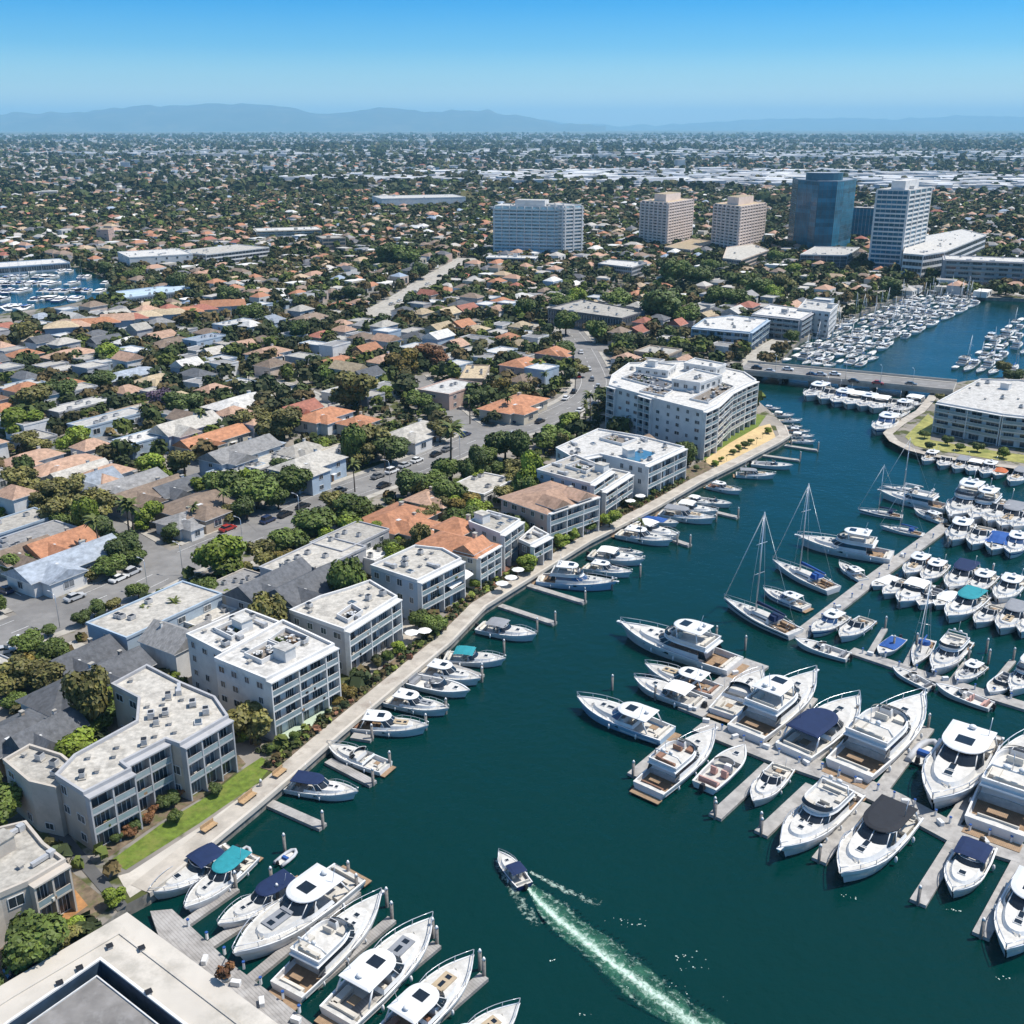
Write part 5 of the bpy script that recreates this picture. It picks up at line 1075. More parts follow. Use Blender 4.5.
def proto_cruiser(top='hard', hullm=None, gm_=None, seats=None, stripe=None, pad=None):
    P = Proto(); L, B = 13.0, 4.0; seats = seats or seat_cream
    hull_parts(P, L, B, 1.4, hullm or white_gel, (.04, .44), .75, .5, 2.7, stripe=stripe, cockm=teak if seats is seat_brown else deck_white)
    mb = MB(); mb.box((-L / 2 - .45, 0, .3), (1.0, B * .82, .12), teak); P.add('swim_platform', mb)
    mb = MB(); mb.loft([ring(-1.0, 4.7, 1.5, 1.2, .75), ring(-.9, 4.3, 1.3, 1.95, .75)], white_gel, cap1=True, mtop=deck_white); P.add('foredeck_trunk', mb)
    hatches(P, [(3.0, 0, .55, .55), (1.9, .0, .9, .4)], lambda x: 1.95)
    mb = MB(); a = ring(-2.2, 1.7, 1.62, 1.72, .5); b = ring(-2.0, .3, 1.4, 2.75, .5); mb.loft([a[1:-1], b[1:-1]], gm_ or glass_dark, closed=False); ws = P.add('windscreen', mb)
    mb = MB(); n = len(a)
    for i in (1, 4, n // 2, n - 5, n - 2): mb.tube([Vector(a[i]), Vector(b[i])], .05, white_gel, 4)
    mb.tube([Vector(q) + Vector((0, 0, .02)) for q in b[1:-1]], .06, white_gel, 4); P.sub(ws, 'windscreen_frame', mb)
    mb = MB(); mb.loft([ring(-2.6, 1.5, 1.78, 1.3, .45), ring(-2.4, 1.4, 1.66, 1.74, .45)], white_gel); P.add('coaming', mb)
    z = .62; mb = MB(); mb.box((-.5, -.6, z + .6), (.7, 1.1, 1.2), white_gel, taper=.8); mb.box((-.55, -.6, z + 1.22), (.5, .8, .05), black_plastic); P.add('helm', mb)
    mb = MB(); person_less_seat(mb, -1.7, -.7, z, .7, 1.0, seats, 'aft'); P.add('helm_seat', mb)
    mb = MB(); person_less_seat(mb, -5.6, 0, z, .7, 2.6, seats, 'aft'); person_less_seat(mb, -4.3, 1.2, z, 2.2, .6, seats); P.add('cockpit_sofa', mb)
    mb = MB(); mb.box((-4.4, -.1, z + .6), (1.0, .8, .07), teak); mb.tube([(-4.4, -.1, z), (-4.4, -.1, z + .6)], .07, steel, 5); P.add('cockpit_table', mb)
    if top:
        hz_ = 2.85; m_ = white_gel if top == 'hard' else canvas[top]; back = -4.2 if top == 'hard' else -5.2
        mb = MB(); mb.loft([ring(back, .6, 1.58, hz_, .4), ring(back, .55, 1.58, hz_ + .08, .4), ring(back + .2, .2, 1.2, hz_ + .2, .4)], m_, cap0=True, cap1=True); ht = P.add('hardtop' if top == 'hard' else 'canopy', mb)
        for y in (1.5, -1.5): mb = MB(); mb.tube([(back - .3, y * 1.1, 1.3), (back + .5, y, hz_)], .09, white_gel if top == 'hard' else steel, 5); P.add('canopy_post', mb)
        if top == 'hard':
            mb = MB(); mb.box((-1.2, 0, hz_ + .23), (1.2, 1.2, .05), glass_dark); P.sub(ht, 'sunroof', mb)
            mb = MB(); mb.ball((-3.4, 0, hz_ + .42), (.3, .3, .22), white_gel, 8, 5); P.sub(ht, 'radar_dome', mb)
    mb = MB(); mb.tube([(-3.0, 1.2, 2.8), (-3.5, 1.2, 4.8)], .03, steel, 4); P.add('antenna', mb)
    if pad:
        mb = MB(); mb.box((2.4, 0, 2.02), (2.2, 1.3, .12), canvas[pad]); mb.box((1.2, 0, 2.1), (.35, 1.2, .2), canvas[pad]); P.add('sun_pad', mb)
    for sg in (1, -1):
        mb = MB(); q = []
        for s in (.46, .54, .62, .70): x, b, zz = at(P, s); q.append((x, b, zz))
        mb.poly([(q[0][0], q[0][1] * .972 * sg, q[0][2] * .60), (q[3][0], q[3][1] * .972 * sg, q[3][2] * .66), (q[3][0] - .2, q[3][1] * .99 * sg, q[3][2] * .80), (q[0][0], q[0][1] * .99 * sg, q[0][2] * .80)], glass_dark); P.add('hull_window', mb)
    mb = MB(); mb.tube([(4.6, .3, 1.75), (4.3, -.2, 1.74), (4.0, .35, 1.74), (4.5, .5, 1.73)], .06, seat_cream, 4); P.add('rope_coil', mb)
    bow_rail(P, .52, .65, .045); fenders(P, ss=(.25, .55)); return P
def proto_bimini(col='navy', hullm=None):
    P = Proto(); L, B = 9.0, 3.0
    hull_parts(P, L, B, 1.05, hullm or white_gel, (.05, .50), .6, .5, 2.8)
    mb = MB(); mb.loft([ring(-.2, 3.4, 1.15, .95, .8), ring(-.1, 3.1, .95, 1.42, .8)], white_gel, cap1=True, mtop=deck_white); P.add('cuddy', mb)
    hatches(P, [(1.9, 0, .5, .5)], lambda x: 1.42)
    mb = MB(); a = ring(-1.6, .9, 1.28, 1.2, .5); b = ring(-1.5, .2, 1.12, 1.85, .5); mb.loft([a[1:-1], b[1:-1]], glass_dark, closed=False); mb.tube([Vector(q) for q in b[1:-1]], .04, steel, 4); P.add('windscreen', mb)
    z = .42; mb = MB(); mb.box((-.6, -.5, z + .5), (.5, .8, .9), white_gel, taper=.8); P.add('helm', mb)
    for y in (.6, -.6):
        mb = MB(); person_less_seat(mb, -1.5, y, z, .6, .6, seat_cream, 'aft'); P.add('seat', mb)
    mb = MB(); person_less_seat(mb, -3.7, 0, z, .6, 2.0, seat_cream, 'aft'); P.add('stern_bench', mb)
    m_ = canvas[col]; mb = MB(); rr_ = []
    for x, dz in ((-2.9, -.12), (-2.4, .0), (-1.4, .06), (-.4, .0), (0.1, -.12)): rr_.append([(x, -1.25, 2.25 + dz - .12), (x, -.8, 2.25 + dz), (x, .8, 2.25 + dz), (x, 1.25, 2.25 + dz - .12), (x, .8, 2.19 + dz), (x, -.8, 2.19 + dz)])
    mb.loft(rr_, m_, True, True, True); cn = P.add('canopy', mb); mb = MB()
    for x in (-2.6, -1.4, -.2):
        for y in (1.25, -1.25): mb.tube([(-1.4, y * 1.05, 1.1), (x, y, 2.15)], .03, steel, 4)
    P.sub(cn, 'canopy_frame', mb)
    mb = MB(); mb.box((-L / 2 - .35, 0, .8), (.6, .5, .7), black_plastic, taper=.7); mb.box((-L / 2 - .4, 0, .2), (.25, .2, .9), black_plastic); P.add('outboard_motor', mb)
    bow_rail(P, .55, .5, .04); fenders(P, ss=(.3,)); return P
def proto_open(cover=None, hullm=None, inner='grey'):
    P = Proto(); L, B = 7.2, 2.5
    hull_parts(P, L, B, .85, hullm or white_gel, (.05, .66), .5, .5, 2.8)
    if cover:
        m_ = canvas[cover]; mb = MB(); rr_ = []
        for s, hgt in ((.06, .12), (.2, .30), (.36, .55), (.44, .60), (.56, .34), (.68, .08)):
            x, b, z = at(P, s); rr_.append([(x, -b + .04, z + .02), (x, -b * .5, z + hgt * .7), (x, 0, z + hgt), (x, b * .5, z + hgt * .7), (x, b - .04, z + .02)])
        mb.loft(rr_, m_, False); P.add('cover', mb)
    else:
        z = .25; mb = MB(); mb.box((.1, -.35, z + .4), (.5, .7, .8), white_gel, taper=.8); P.add('helm', mb)
        mb = MB(); a = ring(-.7, 1.1, 1.0, .95, .6); b = ring(-.7, .7, .9, 1.4, .6); mb.loft([a[1:-1], b[1:-1]], glass_dark, closed=False); mb.tube([Vector(q) for q in b[1:-1]], .03, steel, 4); P.add('windscreen', mb)
        for y in (.5, -.5):
            mb = MB(); person_less_seat(mb, -.8, y, z, .5, .5, canvas[inner], 'aft'); P.add('seat', mb)
        mb = MB(); person_less_seat(mb, -2.7, 0, z, .6, 1.7, canvas[inner], 'aft'); P.add('stern_bench', mb)
    mb = MB(); mb.box((-L / 2 - .3, 0, .75), (.5, .42, .6), black_plastic, taper=.7); mb.box((-L / 2 - .35, 0, .2), (.2, .16, .8), black_plastic); P.add('outboard_motor', mb)
    hatches(P, [(2.3, 0, .4, .4)], lambda x: .92)
    return P
def proto_sail(cov='blue', hullm=None, stripe=None):
    P = Proto(); L, B = 13.0, 3.7
    hull_parts(P, L, B, 1.15, hullm or white_gel, (.06, .30), .5, .38, 1.7, stripe=stripe, sheer=.35, cockm=teak)
    mb = MB(); mb.loft([ring(-2.4, 3.2, 1.15, 1.0, .7), ring(-2.3, 2.9, .95, 1.55, .7)], white_gel, cap1=True, mtop=deck_white); cb = P.add('coachroof', mb)
    for sg in (1, -1):
        mb = MB(); mb.poly([(-1.9, sg * 1.13, 1.18), (1.0, sg * 1.12, 1.18), (.9, sg * 1.05, 1.42), (-1.9, sg * 1.06, 1.42)], glass_dark); P.sub(cb, 'side_window', mb)
    hatches(P, [(3.9, 0, .5, .5), (1.6, 0, .45, .45)], lambda x: 1.55 if x < 3 else 1.2)
    mb = MB(); mb.tube([(.9, 0, 1.3), (.9, 0, 17.0)], .13, steel, 6, .08); mst = P.add('mast', mb)
    mb = MB()
    for z in (7.5, 12.2): mb.tube([(.9, -1.1, z), (.9, 1.1, z)], .05, steel, 4)
    P.sub(mst, 'spreader', mb)
    mb = MB(); mb.tube([(.8, 0, 2.7), (-4.6, 0, 2.6)], .1, steel, 5); P.add('boom', mb)
    mb = MB(); mb.tube([(.7, 0, 2.98), (-1.5, 0, 2.95), (-4.4, 0, 2.78)], .26, canvas[cov], 6, .14); P.add('sail_cover', mb)
    mb = MB(); mb.tube([(L / 2 + .5, 0, 1.6), (.95, 0, 16.6)], .07, canvas['white'], 4); P.add('forestay', mb)
    mb = MB(); mb.tube([(-L / 2, 0, 1.1), (.85, 0, 16.8)], .025, steel, 3); P.add('backstay', mb)
    mb = MB()
    for sg in (1, -1): mb.tube([(.8, sg * 1.75, 1.3), (.9, sg * 1.1, 7.5), (.9, sg * .1, 16.5)], .025, steel, 3)
    P.add('shroud', mb)
    mb = MB(); mb.loft([ring(-3.4, -1.7, 1.1, 1.6, .6), ring(-3.2, -2.0, .9, 2.3, .6)], canvas[cov], cap1=True); P.add('spray_hood', mb)
    mb = MB(); mb.tube([(-5.0, .45 * math.cos(a), 1.25 + .45 * math.sin(a)) for a in [2 * math.pi * k / 10 for k in range(11)]], .03, steel, 3); P.add('wheel', mb)
    mb = MB(); person_less_seat(mb, -4.2, .95, .65, 2.4, .5, teak); person_less_seat(mb, -4.2, -.95, .65, 2.4, .5, teak); P.add('cockpit_bench', mb)
    bow_rail(P, .12, .6, .03); return P
def proto_dinghy():
    P = Proto(); mb = MB(); P.L, P.B = 3.6, 1.7
    mb.tube([(-1.7, .62, .32), (-.5, .66, .33), (.6, .62, .36), (1.3, .40, .42), (1.6, 0, .45), (1.3, -.40, .42), (.6, -.62, .36), (-.5, -.66, .33), (-1.7, -.62, .32)], .24, grey_tube, 8); P.add('hull', mb)
    mb = MB(); mb.box((-.2, 0, .2), (2.7, 1.0, .1), deck_white); P.add('floor', mb); mb = MB(); mb.box((-.3, 0, .45), (.4, .9, .3), canvas['blue']); P.add('seat', mb)
    mb = MB(); mb.box((-1.75, 0, .65), (.35, .3, .5), black_plastic, taper=.7); P.add('outboard_motor', mb); return P
PB = dict(
    A=proto_flybridge(), Ab=proto_flybridge('blue'), An=proto_flybridge('navy'), Ao=proto_flybridge(hard=False), Abr=proto_flybridge(hard=False, seats=seat_brown), Apb=proto_flybridge(hullm=hull_blue, gm_=glass_blue),
    B=proto_cruiser(), Bn=proto_cruiser('navy'), Bb=proto_cruiser('blue'), Bt=proto_cruiser('teal'), Bk=proto_cruiser('black'), Bp=proto_cruiser(pad='grey'), Bq=proto_cruiser('grey', pad='tan'), Br=proto_cruiser('hard', None, None, seat_brown, None, 'tan'), Bo=proto_cruiser(None), Bpb=proto_cruiser('hard', hull_blue, glass_blue), Bs=proto_cruiser('hard', None, glass_blue, None, canvas['blue']),
    Cn=proto_bimini('navy'), Cb=proto_bimini('blue'), Cw=proto_bimini('white'), Ct=proto_bimini('teal'), Cg=proto_bimini('grey'), Cs=proto_bimini('navy', hull_navy),
    D=proto_open(), Db=proto_open('blue'), Dn=proto_open('navy'), Dw=proto_open('white'), Dt=proto_open('teal'), Do=proto_open('orange'), Dp=proto_open(None, None, 'pink'),
    E=proto_sail(), Ew=proto_sail('white'), Es=proto_sail('navy', None, canvas['navy']), F=proto_dinghy())
LOOK = dict(A='white flybridge motor yacht with white hardtop', Ab='white flybridge motor yacht with blue top', An='white flybridge motor yacht with navy top', Ao='white motor yacht with open flybridge', Abr='white motor yacht with brown flybridge seats', Apb='pale blue hulled motor yacht',
    B='white cabin cruiser with white hardtop', Bn='white cabin cruiser under navy canopy', Bb='white cabin cruiser under blue canopy', Bt='white cabin cruiser under teal canopy', Bk='white cabin cruiser under black canopy', Bp='white cruiser with grey sun pad', Bq='white cruiser with grey canopy', Br='white cruiser with tan sun pad', Bo='white open topped cabin cruiser', Bpb='pale blue hulled cabin cruiser', Bs='white hardtop cruiser with blue hull stripe',
    Cn='small white boat under navy awning', Cb='small white boat under blue awning', Cw='small white boat under white awning', Ct='small white boat under teal awning', Cg='small white boat under grey awning', Cs='navy hulled speedboat',
    D='small open white runabout', Db='small runabout under blue cover', Dn='small runabout under navy cover', Dw='small runabout under white cover', Dt='small runabout under teal cover', Do='small runabout under orange cover', Dp='small open runabout with pinkish seats',
    E='white sailboat with blue sail cover', Ew='white sailboat with white sail cover', Es='white sailboat with navy stripe', F='grey inflatable dinghy')
KIND = dict(A='motor_yacht', B='cabin_cruiser', C='bimini_boat', D='runabout', E='sailboat', F='inflatable_dinghy')
CATN = dict(A='yacht', B='motorboat', C='motorboat', D='motorboat', E='sailboat', F='dinghy')
BOATS = []
def put_boat(kind, x, y, ang, L, label=None, small=False, beam=1.0):
    P = PB[kind]; k = L / P.L; kb = k * beam * (1.14 if kind[0] in 'ABC' else 1.05)
    o = P.place('speedboat' if kind == 'Cs' else KIND[kind[0]], CATN[kind[0]], (x, y, 0), ang, (k, kb, k ** .8 if kind[0] not in 'EF' else k), 'boats in the marina', label, only=SMALLP if small else None)
    BOATS.append((o, LOOK[kind], label)); return o
SMALLP = {'hull', 'deck', 'cabin', 'cabin_roof', 'flybridge', 'hardtop', 'canopy', 'windscreen', 'cover', 'mast', 'sail_cover', 'coachroof', 'boom', 'foredeck_trunk', 'cuddy', 'forestay'}
def boat_px(kind, bow, stern, label=None, zr=1.2, maxL=None, beam=1.0):
    b = Vector(G(*bow, zr)); s = Vector(G(*stern, zr)); d = b - s; L = d.length
    c = (b + s) / 2
    if maxL and L > maxL: L = maxL
    return put_boat(kind, c.x, c.y, math.atan2(d.y, d.x), L, label, beam=beam)
HB = [
 # bottom-left pontoon
 ('Cn', (154, 894), (234, 849), 'white boat with navy awning tied against the seawall beside the planted gravel bed', 1.0), ('Bt', (188, 908), (249, 853), 'white cruiser with glossy teal roof nearest the rocky seawall bed'), ('Bn', (222, 925), (299, 879), 'white cruiser with dark blue glass roof, second right of the teal roofed one'),
 ('B', (240, 957), (350, 874), 'long white yacht lying bow in to the wooden boardwalk with rounded white top'), ('Ao', (378, 903), (286, 991), 'white flybridge yacht lying stern to the boardwalk near the red flowered pot'), ('B', (429, 928), (337, 1018), 'white yacht with wide white roof between two finger piers, bottom edge'), ('B', (470, 964), (385, 1046), 'white yacht cut off by the bottom edge, its bow rail ending near the wake side'), ('B', (516, 1010), (430, 1076), 'yacht bow just showing at the bottom edge, farthest right on the boardwalk row'),
 ('F', (296, 845), (277, 860), 'inflatable dinghy by a white post at the outer end of the bottom left slips'), ('F', (246, 842), (244, 858), 'tiny inflatable dinghy hanging behind the teal roofed cruiser'),
 # along the seawall
 ('Bn', (355, 793), (288, 782), 'white cruiser under a navy canopy beside the lowest finger pier of the seawall'), ('Bo', (330, 747), (386, 766), 'white boat with pale cabin lying stern out above the brown finger pier'), ('B', (425, 728), (352, 722), 'white hardtop cruiser moored below the bright white apartment block patio'), ('B', (446, 710), (386, 697), 'white hardtop cruiser directly behind the one below the green patio'),
 ('B', (478, 680), (421, 667), 'white hardtop cruiser beside a long flat skiff near the sandy garden'), ('D', (467, 692), (407, 677), 'long flat open skiff at the side of a hardtop cruiser'), ('Ct', (503, 660), (445, 655), 'boat with turquoise awning below the curved white awnings'), ('Cg', (534, 636), (479, 625), 'low grey work boat with white dome between two empty finger piers'),
 ('Apb', (613, 585), (538, 578), 'pale blue hulled yacht beside the long finger pier at the red terrace'), ('B', (630, 573), (585, 565), 'white cruiser just behind the pale blue hulled yacht'), ('Cw', (642, 561), (590, 553), None), ('D', (642, 552), (615, 547), None), ('B', (670, 542), (618, 532), None), ('Cw', (677, 537), (632, 524), None), ('Db', (677, 523), (642, 516), None), ('B', (713, 520), (660, 512), None), ('Cw', (716, 512), (672, 505), None), ('Cw', (712, 503), (685, 497), None), ('D', (730, 504), (694, 497), None), ('B', (740, 491), (708, 484), None), ('B', (774, 475), (736, 473), None), ('D', (791, 466), (752, 462), None),
 ('B', (814, 441), (791, 439), None), ('Cw', (813, 436), (789, 434), None), ('B', (809, 431), (787, 429), None), ('Bo', (802, 426), (784, 424), None), ('B', (801, 420), (778, 419), None), ('Cw', (793, 415), (771, 413), None), ('B', (780, 408), (763, 406), None),
 # below the bridge and the east point
 ('B', (806, 399), (826, 388), None), ('Bo', (821, 402), (838, 391), None), ('B', (834, 405), (849, 394), None), ('Cw', (847, 407), (861, 396), None), ('B', (860, 409), (873, 398), None), ('Cw', (873, 411), (885, 400), None), ('B', (886, 409), (898, 400), None), ('B', (876, 433), (894, 419), None), ('Bo', (884, 422), (902, 411), None), ('B', (893, 413), (910, 404), None), ('Cw', (905, 408), (920, 399), None),
 ('B', (924, 462), (936, 453), None), ('Bo', (940, 467), (951, 457), None), ('B', (955, 470), (966, 460), None), ('Cw', (969, 472), (979, 462), None), ('B', (983, 475), (993, 464), None), ('Do', (996, 476), (1004, 466), None), ('B', (1010, 483), (1026, 472), None),
 # sailing yachts and yachts at the middle pier
 ('Ao', (882, 494), (948, 508), 'white motor yacht lying outermost beside tall masts at the pier tip'), ('Ew', (884, 486), (930, 493), 'sailboat farthest up the middle pier with its leaning forestay'), ('Es', (860, 509), (903, 515), 'sailboat with long bare foredeck pointing left, second up the middle pier'), ('E', (882, 525), (924, 533), 'sailboat lying just below the second sailboat, crowded stern at the pier'), ('B', (915, 509), (944, 520), None), ('A', (801, 541), (892, 557), 'largest white motor yacht at the middle pier, upper side, raked windows'), ('E', (775, 563), (834, 589), 'sailboat moored under the largest middle pier yacht'), ('B', (840, 563), (864, 578), None), ('Es', (727, 602), (796, 633), 'big white sailboat pointing left with tall mast at the pier foot'), ('Bs', (765, 590), (807, 606), 'white boat with blue stripe just behind the big left pointing sailboat'), ('D', (797, 640), (849, 655), 'long low cluttered boat lying across the foot of the middle pier'),
 ('B', (813, 633), (843, 614), None), ('Bo', (841, 638), (868, 618), None), ('Db', (880, 653), (900, 636), 'small boat under bright blue cover on the lower middle dock'), ('E', (914, 664), (928, 638), 'sailboat stacked with red and grey gear on the lower middle dock'), ('Ao', (934, 672), (962, 640), 'upright white trawler yacht on the lower middle dock'), ('B', (957, 680), (981, 663), None), ('D', (894, 667), (932, 685), 'low grey boat lying along the near side of the lower middle dock'), ('Dp', (938, 685), (992, 704), 'long low boat with pinkish seats beside the lower middle dock', 1.0), ('D', (990, 692), (1012, 673), None), ('A', (1012, 692), (1036, 664), None),
 # crowded rows, middle right
 ('B', (952, 543), (966, 523), None), ('Bo', (972, 547), (986, 528), None), ('Db', (992, 552), (1004, 532), None), ('B', (1010, 555), (1021, 536), None), ('A', (951, 520), (978, 494), None), ('A', (972, 522), (993, 499), None), ('B', (987, 525), (1006, 503), None), ('B', (1001, 529), (1019, 509), None), ('B', (1013, 530), (1032, 511), None),
 ('Dw', (873, 586), (896, 575), None), ('B', (906, 575), (926, 557), None), ('B', (924, 581), (942, 563), None), ('Bo', (884, 595), (908, 580), None), ('Cw', (900, 604), (925, 583), None), ('D', (920, 606), (937, 588), None), ('Dw', (936, 606), (955, 590), None), ('Bn', (949, 590), (971, 567), None), ('B', (970, 593), (990, 574), None), ('Bt', (948, 619), (979, 595), None), ('Bo', (976, 624), (999, 606), None), ('B', (998, 601), (1017, 579), None), ('Bq', (1000, 631), (1022, 607), None), ('B', (1021, 634), (1041, 612), None),
 # the near right docks
 ('A', (625, 631), (735, 667), 'longest white yacht with bow pointing left, first on the near docks'), ('B', (648, 668), (718, 691), 'white cruiser tied just below the longest left pointing yacht'), ('Cw', (637, 681), (702, 703), 'smaller boat outermost below the longest left pointing yacht'), ('Bpb', (581, 703), (668, 735), 'pale blue hulled sportfisher alone with white hardtop pointing left'), ('Abr', (712, 737), (648, 790), 'white yacht with brown flybridge seats, stern toward open water'), ('Dp', (743, 749), (704, 785), 'small boat with pinkish cockpit between two larger boats on the near docks', .8), ('Bo', (754, 802), (784, 765), 'small open cruiser with grey windscreen, bow toward open water'), ('Bo', (760, 676), (722, 713), 'open topped white cruiser on the right side of the pier head'), ('A', (812, 681), (745, 735), 'white yacht with triple seats on top, right of the pier head'), ('Bn', (855, 705), (793, 753), 'white cruiser under large navy canopy on the near docks'), ('Ao', (919, 706), (848, 772), 'widest white yacht with dark stern cockpit in the centre of the near docks'), ('F', (935, 740), (917, 762), 'white tender with blue seats afloat between two big yachts'), ('B', (933, 806), (979, 734), 'white hardtop yacht pointing down between two fingers, right of the tender'), ('Ao', (1040, 742), (994, 832), 'big white yacht at the right edge with dark stern opening'), ('Ao', (783, 852), (848, 790), 'white flybridge cruiser pointing down left, first in the lower row'), ('Bk', (842, 878), (903, 812), 'white cruiser with black glass roof pointing down left, second in the lower row'), ('Cn', (953, 893), (981, 842), 'small white boat with navy awning alone in a wide slip'), ('B', (1006, 953), (1042, 876), 'white yacht cut by the right edge, bow over open water'),
]
rk = random.Random(12)
for e in HB:
    kind, bw, stn, lab = e[:4]
    if kind == 'B' and not lab: kind = rk.choice(('B', 'Bp', 'Bq', 'Br', 'Bs', 'Bo'))
    elif kind == 'B': kind = rk.choice(('B', 'Bp', 'Br'))
    boat_px(kind, bw, stn, lab)
boat_px('Cs', (500, 855), (525, 885), 'navy hulled speedboat running up the open channel ahead of its wake', .7)
# ---- the packed far marina: rows of boats both sides of the far channel
def far_rows(polypx, step, gap, kinds, ang, limit, rows_dir, rnd, row_off=0):
    poly = GP(polypx, 0.0); xs = [p[0] for p in poly]; ys = [p[1] for p in poly]; c = Vector((min(xs), min(ys))); out = []
    u = Vector((math.cos(rows_dir), math.sin(rows_dir))); v = Vector((-u.y, u.x)); c = Vector((sum(xs) / len(xs), sum(ys) / len(ys)))
    for i in range(-60, 61):
        for j in range(-90, 91):
            p = c + u * (j * step + rnd.uniform(-.4, .4)) + v * (i * gap + rnd.uniform(-.5, .5) + row_off)
            if inside(p.x, p.y, poly): out.append((p.x, p.y, rows_dir + math.pi / 2 + (0 if i % 2 else math.pi), rnd.choice(kinds)))
    return out
rb = random.Random(4)
W_POLY = [(779, 365), (800, 343), (850, 322), (893, 303), (925, 294), (980, 299), (975, 306), (940, 322), (900, 345), (868, 366), (838, 369)]
E_POLY = [(950, 371), (972, 352), (1000, 330), (1030, 312), (1100, 316), (1090, 372), (1010, 372), (965, 377)]
pa, pb_ = Vector(G(800, 343, 0)), Vector(G(925, 294, 0)); wang = math.atan2((pb_ - pa).y, (pb_ - pa).x)
FARB = [f for f in far_rows(W_POLY, 5.2, 13.0, ['B', 'Bp', 'Bo', 'Cw', 'E', 'Bq', 'Dw', 'E', 'Ew', 'Ao', 'Ew', 'Br'], 0, 0, wang + math.pi / 2, rb) if rb.random() < .93]
FARE = [f for f in far_rows(E_POLY, 5.4, 13.5, ['B', 'B', 'Bo', 'Cw', 'E', 'Dw', 'E', 'Ao', 'Ew'], 0, 0, wang + math.pi / 2, rb) if rb.random() < .93]
allf = sorted([f for f in FARB + FARE if in_view(f[0], f[1], 1, 0)], key=lambda f: math.hypot(f[0], f[1]))
room = 298 - len(BOATS)
for x, y, a, k in allf[:room]:
    put_boat(k, x, y, a, {'A': 14, 'B': 11, 'C': 8.5, 'D': 7, 'E': 11}[k[0]] * rb.uniform(.9, 1.15), None, True)
mm = Mass()
def mass_boat(x, y, a, L, mast, rnd):
    ca, sa = math.cos(a), math.sin(a); k = len(mm.v); B = L * .3
    P_ = lambda u, v, z: (x + u * ca - v * sa, y + u * sa + v * ca, z)
    o = [(-.5, -.45), (.1, -.5), (.35, -.3), (.5, 0), (.35, .3), (.1, .5), (-.5, .45)]; n = 7; hc = rnd.choice([(.78, .78, .77)] * 5 + [(.1, .16, .3)])
    mm.v += [P_(p * L, q * B * .85, 0) for p, q in o] + [P_(p * L, q * B, 1.2) for p, q in o]
    for i in range(n): j = (i + 1) % n; mm.f.append((k + i, k + j, k + n + j, k + n + i)); mm.c.append(hc)
    mm.f.append(tuple(k + n + i for i in range(n))); mm.c.append((.66, .65, .63))
    for (u0, u1, w_, z0, z1, c, c2) in ((-.2, .22, .34, 1.2, 1.9, (.03, .05, .08), (.78, .78, .77)), (-.28, .1, .3, 1.95, 2.1, (.78, .78, .77), rnd.choice([(.78, .78, .77)] * 4 + [(.03, .09, .3), (.02, .04, .12)]))):
        k = len(mm.v)
        for z, q in ((z0, 1), (z1, .85)): mm.v += [P_(u0 * L, -w_ * B, z), P_(u1 * L * q, -w_ * B * q, z), P_(u1 * L * q, w_ * B * q, z), P_(u0 * L, w_ * B, z)]
        for q in ((0, 1, 5, 4), (1, 2, 6, 5), (2, 3, 7, 6), (3, 0, 4, 7)): mm.f.append(tuple(k + i for i in q)); mm.c.append(c)
        mm.f.append((k + 4, k + 5, k + 6, k + 7)); mm.c.append(c2)
    if mast:
        k = len(mm.v); mm.v += [P_(.05, -.1, 1), P_(.3, .1, 1), P_(.15, .05, L * 1.25)]; mm.f += [(k, k + 1, k + 2)]; mm.c += [(.7, .7, .7)]
        k = len(mm.v); mm.v += [P_(.15, -.12, 1), P_(.15, .12, 1), P_(.15, 0, L * 1.25)]; mm.f += [(k, k + 1, k + 2)]; mm.c += [(.7, .7, .7)]
for x, y, a, k in allf[room:]: mass_boat(x, y, a, rb.uniform(9, 13), k[0] == 'E', rb)
LB_ = ccw(GP([(-60, 270), (40, 266), (76, 270), (112, 283), (102, 294), (56, 304), (0, 311), (-60, 315)], LAND)); xs = [p[0] for p in LB_]; ys = [p[1] for p in LB_]
for i in range(520):
    x, y = rb.uniform(min(xs), max(xs)), rb.uniform(min(ys), max(ys)); row = math.floor(y / 16)
    if inside(x, y, LB_) and in_view(x, y) and row % 2 == 0: mass_boat(x, row * 16 + rb.uniform(-3, 3), rb.choice((1.4, 1.6, -1.5)), rb.uniform(12, 20), rb.random() < .3, rb)
for k in range(0, len(mm.v)):
    p = mm.v[k]
    if p[1] > 600 and p[0] < -150: mm.v[k] = (p[0], p[1], p[2] + LAND)
mm.build('moored_boats', city_m)
